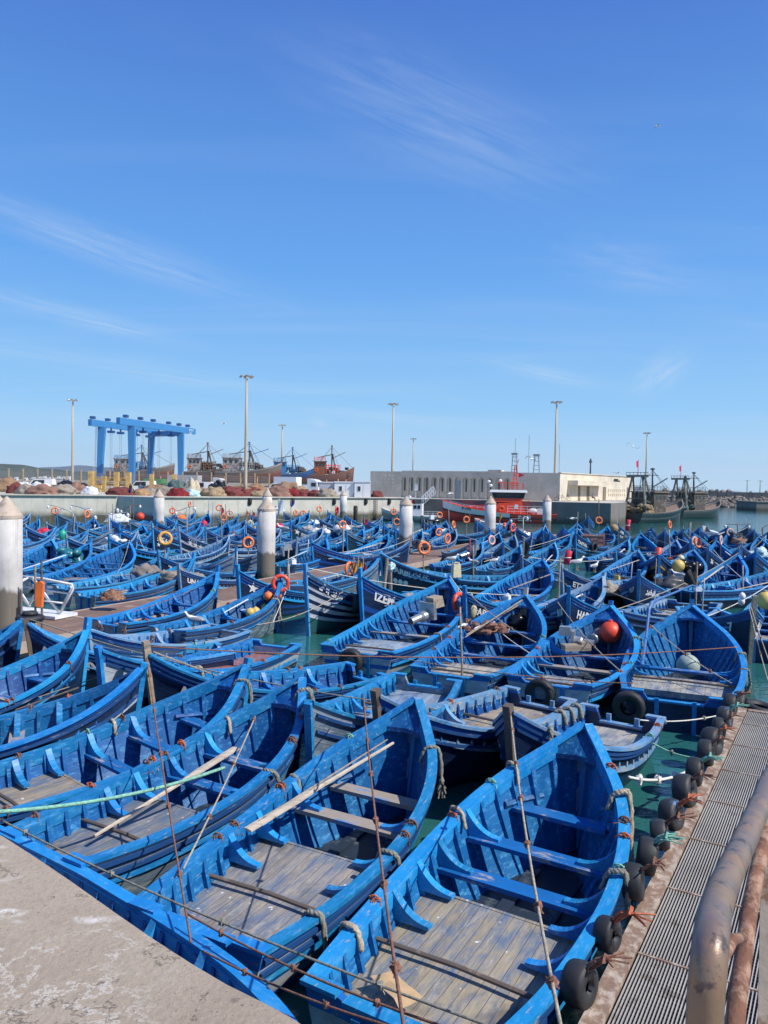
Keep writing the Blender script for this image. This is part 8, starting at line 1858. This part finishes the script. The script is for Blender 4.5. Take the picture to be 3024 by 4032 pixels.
person('person in a dark jacket standing by the lit facade, left of two', P(2248, 1971, QZ), 'stand', 'cloth_dark', 'cloth_dark', 160, 1.55); person('person in a blue jacket standing by the lit facade, right of two', P(2268, 1971, QZ), 'stand', 'cloth_blue', 'engine_dark', 200, 1.6)
person('person in black sitting on the pier in front of the shaded facade', P(2120, 1969, QZ), 'sit', 'cloth_dark', 'cloth_dark', 200, 1.6); person('person sitting by the doorway of the lit facade', PD(2332, 1966, 128), 'sit', 'cloth_grey', 'cloth_dark', 230, 1.6)
bpy.context.view_layer.update()
sp = [o for o in COL.objects if o.name.startswith('person')][-1]; sp.location.z = QZ
person('person in a black top standing among the net heaps by the timbers', (PD(514, 1940, 102).x, 102, QZ), 'stand', 'cloth_dark', 'cloth_blue', 150, 1.6); person('person in a teal vest bending by the blue boat on the quay', (PD(552, 1940, 104).x, 104, QZ), 'stand', 'cloth_teal', 'cloth_dark', 20, 1.6)
# ------------------------------------------------------------------ gear lying about in the packed boats (one of each kind built, the rest copied)
def g_crate(m_):
    t = thing('fish_crate', (0, 0, 0)); b = MB(); b.box((0, 0, .02), (.62, .40, .04))
    for s in (-1, 1): b.box((0, s * .19, .14), (.62, .025, .24)); b.box((s * .30, 0, .14), (.025, .36, .24))
    b.build('box', m_, t); b = MB()
    for s in (-1, 1): b.box((0, s * .205, .25), (.66, .04, .035)); b.box((s * .32, 0, .25), (.04, .37, .035))
    b.build('rim', m_, t); return t
def g_can(m_):
    t = thing('jerrycan', (0, 0, 0)); b = MB(); b.box((0, 0, .20), (.30, .20, .40), taper=.86); b.build('body', m_, t)
    b = MB(); b.tube([(-.09, 0, .38), (-.08, 0, .46), (.05, 0, .46), (.06, 0, .38)], .018, 6); b.lathe([(.035, .38), (.035, .46)], 8, (.10, 0, 0)); b.build('handle', m_, t); return t
def g_bucket(m_):
    t = thing('bucket', (0, 0, 0)); b = MB(); b.lathe([(.11, 0), (.15, .28), (.165, .29), (.135, .27), (.10, .03)], 14); b.build('body', m_, t, True)
    b = MB(); b.tube(catmull([(-.15, 0, .28), (-.08, .1, .34), (.08, .1, .34), (.15, 0, .28)], 4), .01, 5); b.build('handle', 'lamp_grey', t); return t
def g_coil(m_):
    t = thing('rope_coil', (0, 0, 0)); b = MB(); pts = []
    for i in range(64): a = i * .42; r = .20 + .05 * math.sin(i * .9) - .02 * (i / 64); pts.append((math.cos(a) * r, math.sin(a) * r, .03 + .13 * i / 64 + .02 * math.sin(i * 2.1)))
    b.tube(pts, .028, 6); b.build('coil', m_, t, True); return t
def g_net(m_, sd):
    t = thing('boat_net', (0, 0, 0)); b = MB(); rows = []; n = 20
    for i in range(9):
        a = math.pi / 2 * i / 8; row = []
        for j in range(n):
            q = 2 * math.pi * j / n; d = Vector((math.cos(q) * math.cos(a) ** .7, math.sin(q) * math.cos(a) ** .7, math.sin(a))); r = 1 + .35 * noise.noise(d * 2.2 + Vector((sd, 0, 0))) + .2 * noise.noise(d * 7 + Vector((0, sd, 0)))
            row.append((d.x * .62 * r, d.y * .42 * r, max(0, d.z * .42 * (r if i else 1))))
        rows.append(row)
    b.grid(rows, close=True); b.build('heap', m_, t, True); b = MB(); q = random.Random(sd)
    for i in range(7): a = q.random() * 6.28; b.lathe([(.02, -.05), (.045, 0), (.02, .05)], 7, (math.cos(a) * .38, math.sin(a) * .25, .30 + q.uniform(-.06, .1)))
    b.build('net_floats', 'float_yellow', t); return t
GK = [('white fish crate', 'crate', lambda: g_crate('plastic_white')), ('grey fish crate', 'crate', lambda: g_crate('plastic_grey')), ('blue fish crate', 'crate', lambda: g_crate('gunwale_faded')), ('yellow jerrycan', 'jerrycan', lambda: g_can('float_yellow')), ('white jerrycan', 'jerrycan', lambda: g_can('plastic_white')), ('black bucket', 'bucket', lambda: g_bucket('plastic_black')), ('orange bucket', 'bucket', lambda: g_bucket('buoy_orange')),
      ('grey rope coil', 'rope', lambda: g_coil('rope_grey')), ('tan rope coil', 'rope', lambda: g_coil('rope_tan')), ('green rope coil', 'rope', lambda: g_coil('rope_green')), ('black net heap', 'net', lambda: g_net('engine_dark', 3)), ('tan net heap', 'net', lambda: g_net('net_tan', 5)), ('maroon net heap', 'net', lambda: g_net('net_maroon', 8)), ('grey net heap', 'net', lambda: g_net('net_grey', 11))]
GW_ = [3, 3, 2, 2, 3, 2, 2, 4, 4, 2, 5, 4, 3, 5]
GP = {}; GEAR = []; gr_ = random.Random(21)
for b_ in BOATS:
    if b_['pos'].y < 24 or b_['key'] == 'q1': continue
    h = Hull(b_['L'], b_['B'], 1.0); n_ = Vector((-b_['d'].y, b_['d'].x, 0)); dk = b_['kw'].get('deck', (0, .38)); dk = (0, .38) if not dk or isinstance(dk[0], tuple) else dk
    us = [.12, .30, .45, .58, .72, .86]; gr_.shuffle(us)
    for u in us[:gr_.choice([1, 2, 2, 3])]:
        i = gr_.choices(range(len(GK)), GW_)[0]; y = gr_.uniform(-.45, .45) * h.b(u) * (1 if u < .7 else .5); on = dk[0] < u < dk[1] - .03
        if i not in GP: o = GK[i][2](); GP[i] = o
        else: o = copy_tree(GP[i])
        z = (h.zg(u) - .305) if on else .13
        s_ = gr_.uniform(.9, 1.25) * (1.25 if 10 <= i else 1)
        if i >= 10: s_ = min(s_, (h.side_at_z(u, .3) - .12) / .75); y *= .4
        if i < 3: s_ = min(s_, (h.side_at_z(u, .2) - .1) / .40)
        p = b_['pos'] + b_['d'] * (u * b_['L']) + n_ * y
        o.location = (p.x, p.y, z + .03); o.rotation_euler = (0, 0, gr_.random() * 6.28); o.scale = (s_, s_, s_ * gr_.uniform(.85, 1.3)); o['category'] = GK[i][1]; o['group'] = 'gear lying in the boats'; GEAR.append((o, GK[i][0]))
# poles and oars laid along gunwales, and thin lines from stem to stem
OARS = []; LINES = []
for b_ in BOATS:
    if b_['pos'].y < 30 or b_['d'].y < 0 or gr_.random() > .42: continue
    h = Hull(b_['L'], b_['B'], 1.0); k = b_['key']; sd = gr_.choice([1, -1]); a = gun_(k, gr_.uniform(.22, .32), sd, .09, -.15); c = gun_(k, gr_.uniform(.66, .78), sd, .12, -.35)
    o = oar('x', c, a, .11, gr_.choice(['pale_wood', 'weathered_wood', 'plastic_white', 'dark_wood']), gr_.random() < .5); del o['label']; OARS.append(o)
for b_ in BOATS:
    if b_['pos'].y < 18 or gr_.random() > .36: continue
    k = b_['key']; tip = bp_(k, 1.0, 0, None, .15); best = [q for q in BOATS if q is not b_ and 2 < (q['pos'] - b_['pos']).length < 9]
    if not best: continue
    q = gr_.choice(best); e = gun_(q['key'], gr_.uniform(.3, .8), gr_.choice([1, -1]), .06)
    o = rope('x', sag(tip, e, .25, 7), .014, gr_.choice(['rope_tan', 'rope_brown', 'rope_white', 'rope_grey']), 0, 'mooring_line', 'rope', 'thin lines between the boats'); del o['label']; LINES.append(o)
# twists of twine tied to the rails of the nearer boats
for b_ in BOATS:
    if b_['pos'].y > 27 or b_['key'] in ('q1',): continue
    h = Hull(b_['L'], b_['B'], 1.0)
    for i in range(7 if b_['pos'].y < 14 else 4):
        u = gr_.uniform(.06, .9); sd = gr_.choice([1, -1]); p = h.pt(u, 1, sd); c = Vector((p.x, p.y * .97, p.z + .05)); b = MB()
        for j in range(9): b.tube(catmull([c + Vector((gr_.uniform(-.02, .02), gr_.uniform(-.03, .03), .0)), c + Vector((gr_.uniform(-.05, .05), gr_.uniform(-.06, .06), gr_.uniform(.01, .05))), c + Vector((gr_.uniform(-.09, .09), -sd * gr_.uniform(-.06, .12), gr_.uniform(-.16, .03)))], 3), .0065, 4)
        b.torus(c - Vector((0, 0, .02)), (0, 1, 0), (0, 0, 1), .075, .012, 12, 5)
        b.build('twine_tie', gr_.choice(['twine_orange', 'rope_brown', 'rope_brown', 'rope_green']), b_['o'])
# ------------------------------------------------------------------ the sea air: far hills pale into it
hz = MB(); hz.box((0, 4090, 149), (18400, 8600, 300)); hm_ = bpy.data.materials.new('haze'); hm_.use_nodes = True; ht = hm_.node_tree
ht.nodes.remove(ht.nodes['Principled BSDF']); pv = ht.nodes.new('ShaderNodeVolumePrincipled'); pv.inputs['Color'].default_value = (0.80, 0.88, 1.0, 1); pv.inputs['Density'].default_value = 0.000045; pv.inputs['Anisotropy'].default_value = 0.2
ht.links.new(pv.outputs[0], ht.nodes['Material Output'].inputs['Volume']); ho = hz.build('haze', hm_); ho['kind'] = 'stuff'; ho['label'] = 'thin pale sea haze over the whole harbour'; ho['category'] = 'haze'
# ------------------------------------------------------------------ labels for the things that have none yet: by what they stand next to
bpy.context.view_layer.update()
LM = [(p, t) for p, t in (((26, 2150), 'the thickest piling'), ((1050, 2120), 'the broad two tone piling'), ((626, 2020), 'the piling before the shadowed wall'), ((1599, 2100), 'the middle piling'), ((1931, 2080), 'the piling before the red ship'), ((2154, 2040), 'the rightmost piling'), ((1352, 1990), 'the thin far piling'))]
LMX = {'titi': 'the TITI boat', 'mou': 'the MOU boat', 'star': 'the white star boat', 'tarb': 'the TARBLOUS boat', 'mur': 'the white striped boat', 'izem': 'the IZEM boat', 'tait': 'the TAITAL boat', 'ster': 'the STER boat', 'had': 'the HAD boat', 'etta': 'the ETTAQU boat', 'jl': 'the JL 36 boat', 'foav': 'the FOAV boat', 'ta': 'the TAH boat', 'ali': 'the ALK boat', 'n242': 'the 242 boat', 'kay': 'the KAY boat', 'yb': 'the yellow striped boat', 'k4': 'the SANS boat', 'r1': 'the boat by the pontoon end', 'l3': 'the long boat behind the gangway', 'r18': 'the purple cloth boat', 'l11': 'the empty boat by the broad piling'}
for k, v in LMX.items():
    b_ = BK[k]; c = b_['pos'] + b_['d'] * (b_['L'] * .7); LM.append((proj((c.x, c.y, 1.2)), v))
ORD = ['nearest', 'second', 'third', 'fourth', 'fifth', 'sixth', 'seventh', 'eighth', 'ninth', 'tenth']
used_l = set(o['label'] for o in COL.objects if 'label' in o)
def autolabel(objs, pop, pos, what):
    """pop: every thing of that kind; label = rank in a direction from a landmark"""
    pp = {o.name: proj(pos(o)) for o in pop}
    def sector(lm, p):
        dx, dy = p[0] - lm[0], (p[1] - lm[1]) * 1.6
        return ('right of' if dx > 0 else 'left of') if abs(dx) > abs(dy) else ('in front of' if dy > 0 else 'behind')
    for o in objs:
        me = pp[o.name]; c_ = []
        for lp, ln_ in LM:
            s_ = sector(lp, me); d0 = math.hypot(me[0] - lp[0], (me[1] - lp[1]) * 1.6)
            rank = sum(1 for q in pop if q is not o and sector(lp, pp[q.name]) == s_ and math.hypot(pp[q.name][0] - lp[0], (pp[q.name][1] - lp[1]) * 1.6) < d0)
            if rank < 10: c_.append((rank * 60 + d0, rank, s_, ln_))
        c_.sort()
        for _, rank, s_, ln_ in c_:
            lb = '%s, %s %s %s' % (what(o), ORD[rank], s_, ln_)
            if lb not in used_l: used_l.add(lb); o['label'] = lb; break
boats_o = [b_['o'] for b_ in BOATS]
PK = {b_['o'].name: b_ for b_ in BOATS}
def bpos(o): b_ = PK[o.name]; c = b_['pos'] + b_['d'] * (b_['L'] * .7); return (c.x, c.y, 1.2)
def bwhat(o):
    b_ = PK[o.name]; return 'navy bowed boat facing us' if b_['d'].y < -.2 else ('worn blue boat' if b_['proto'] == 'wor' else 'blue open boat facing away')
autolabel([o for o in boats_o if 'label' not in o], boats_o, bpos, bwhat)
lbs = [o for o in COL.objects if o.name.split('.')[0] == 'lifebuoy']
CN = dict(o='orange', y='yellow orange', r='red', f='faded pink')
autolabel(lbs, lbs, lambda o: tuple(o.location), lambda o: CN[o['_c']] + ' lifebuoy')
for o in lbs: del o['_c']
pls = [o for o in COL.objects if o.name.split('.')[0] == 'pole' and o.parent is None]
def ppos(o): v = max((v.co for v in o.data.vertices), key=lambda c: c.z); return tuple(o.location + v)
autolabel(pls, pls, ppos, lambda o: {'weathered_wood': 'wooden', 'blue_pole': 'blue', 'dark_wood': 'dark', 'rust': 'rusty', 'plastic_grey': 'grey', 'plastic_white': 'white', 'pale_wood': 'pale', 'flag_red': 'maroon'}[o.data.materials[0].name] + ' upright pole')
for ttl, wh in (('crate', 0), ('jerrycan', 0), ('bucket', 0), ('rope', 0), ('net', 0)):
    L_ = [(o, w_) for o, w_ in GEAR if o['category'] == ttl]
    for w_ in sorted(set(w for _, w in L_)): q_ = [o for o, w2 in L_ if w2 == w_]; autolabel(q_, q_, lambda o: tuple(o.location), lambda o: w_)
autolabel(OARS, OARS, lambda o: tuple(o.location), lambda o: {'pale_wood': 'pale', 'weathered_wood': 'weathered', 'plastic_white': 'white', 'dark_wood': 'dark'}[o.data.materials[0].name] + ' pole laid in a boat')
autolabel(LINES, LINES, lambda o: tuple(o.location), lambda o: {'rope_tan': 'tan', 'rope_brown': 'brown', 'rope_white': 'white', 'rope_grey': 'grey'}[o.data.materials[0].name] + ' line from a stem')
for o in COL.objects:
    if 'label' in o and len(o['label'].split()) > 16: o['label'] = ' '.join(o['label'].split()[:16])
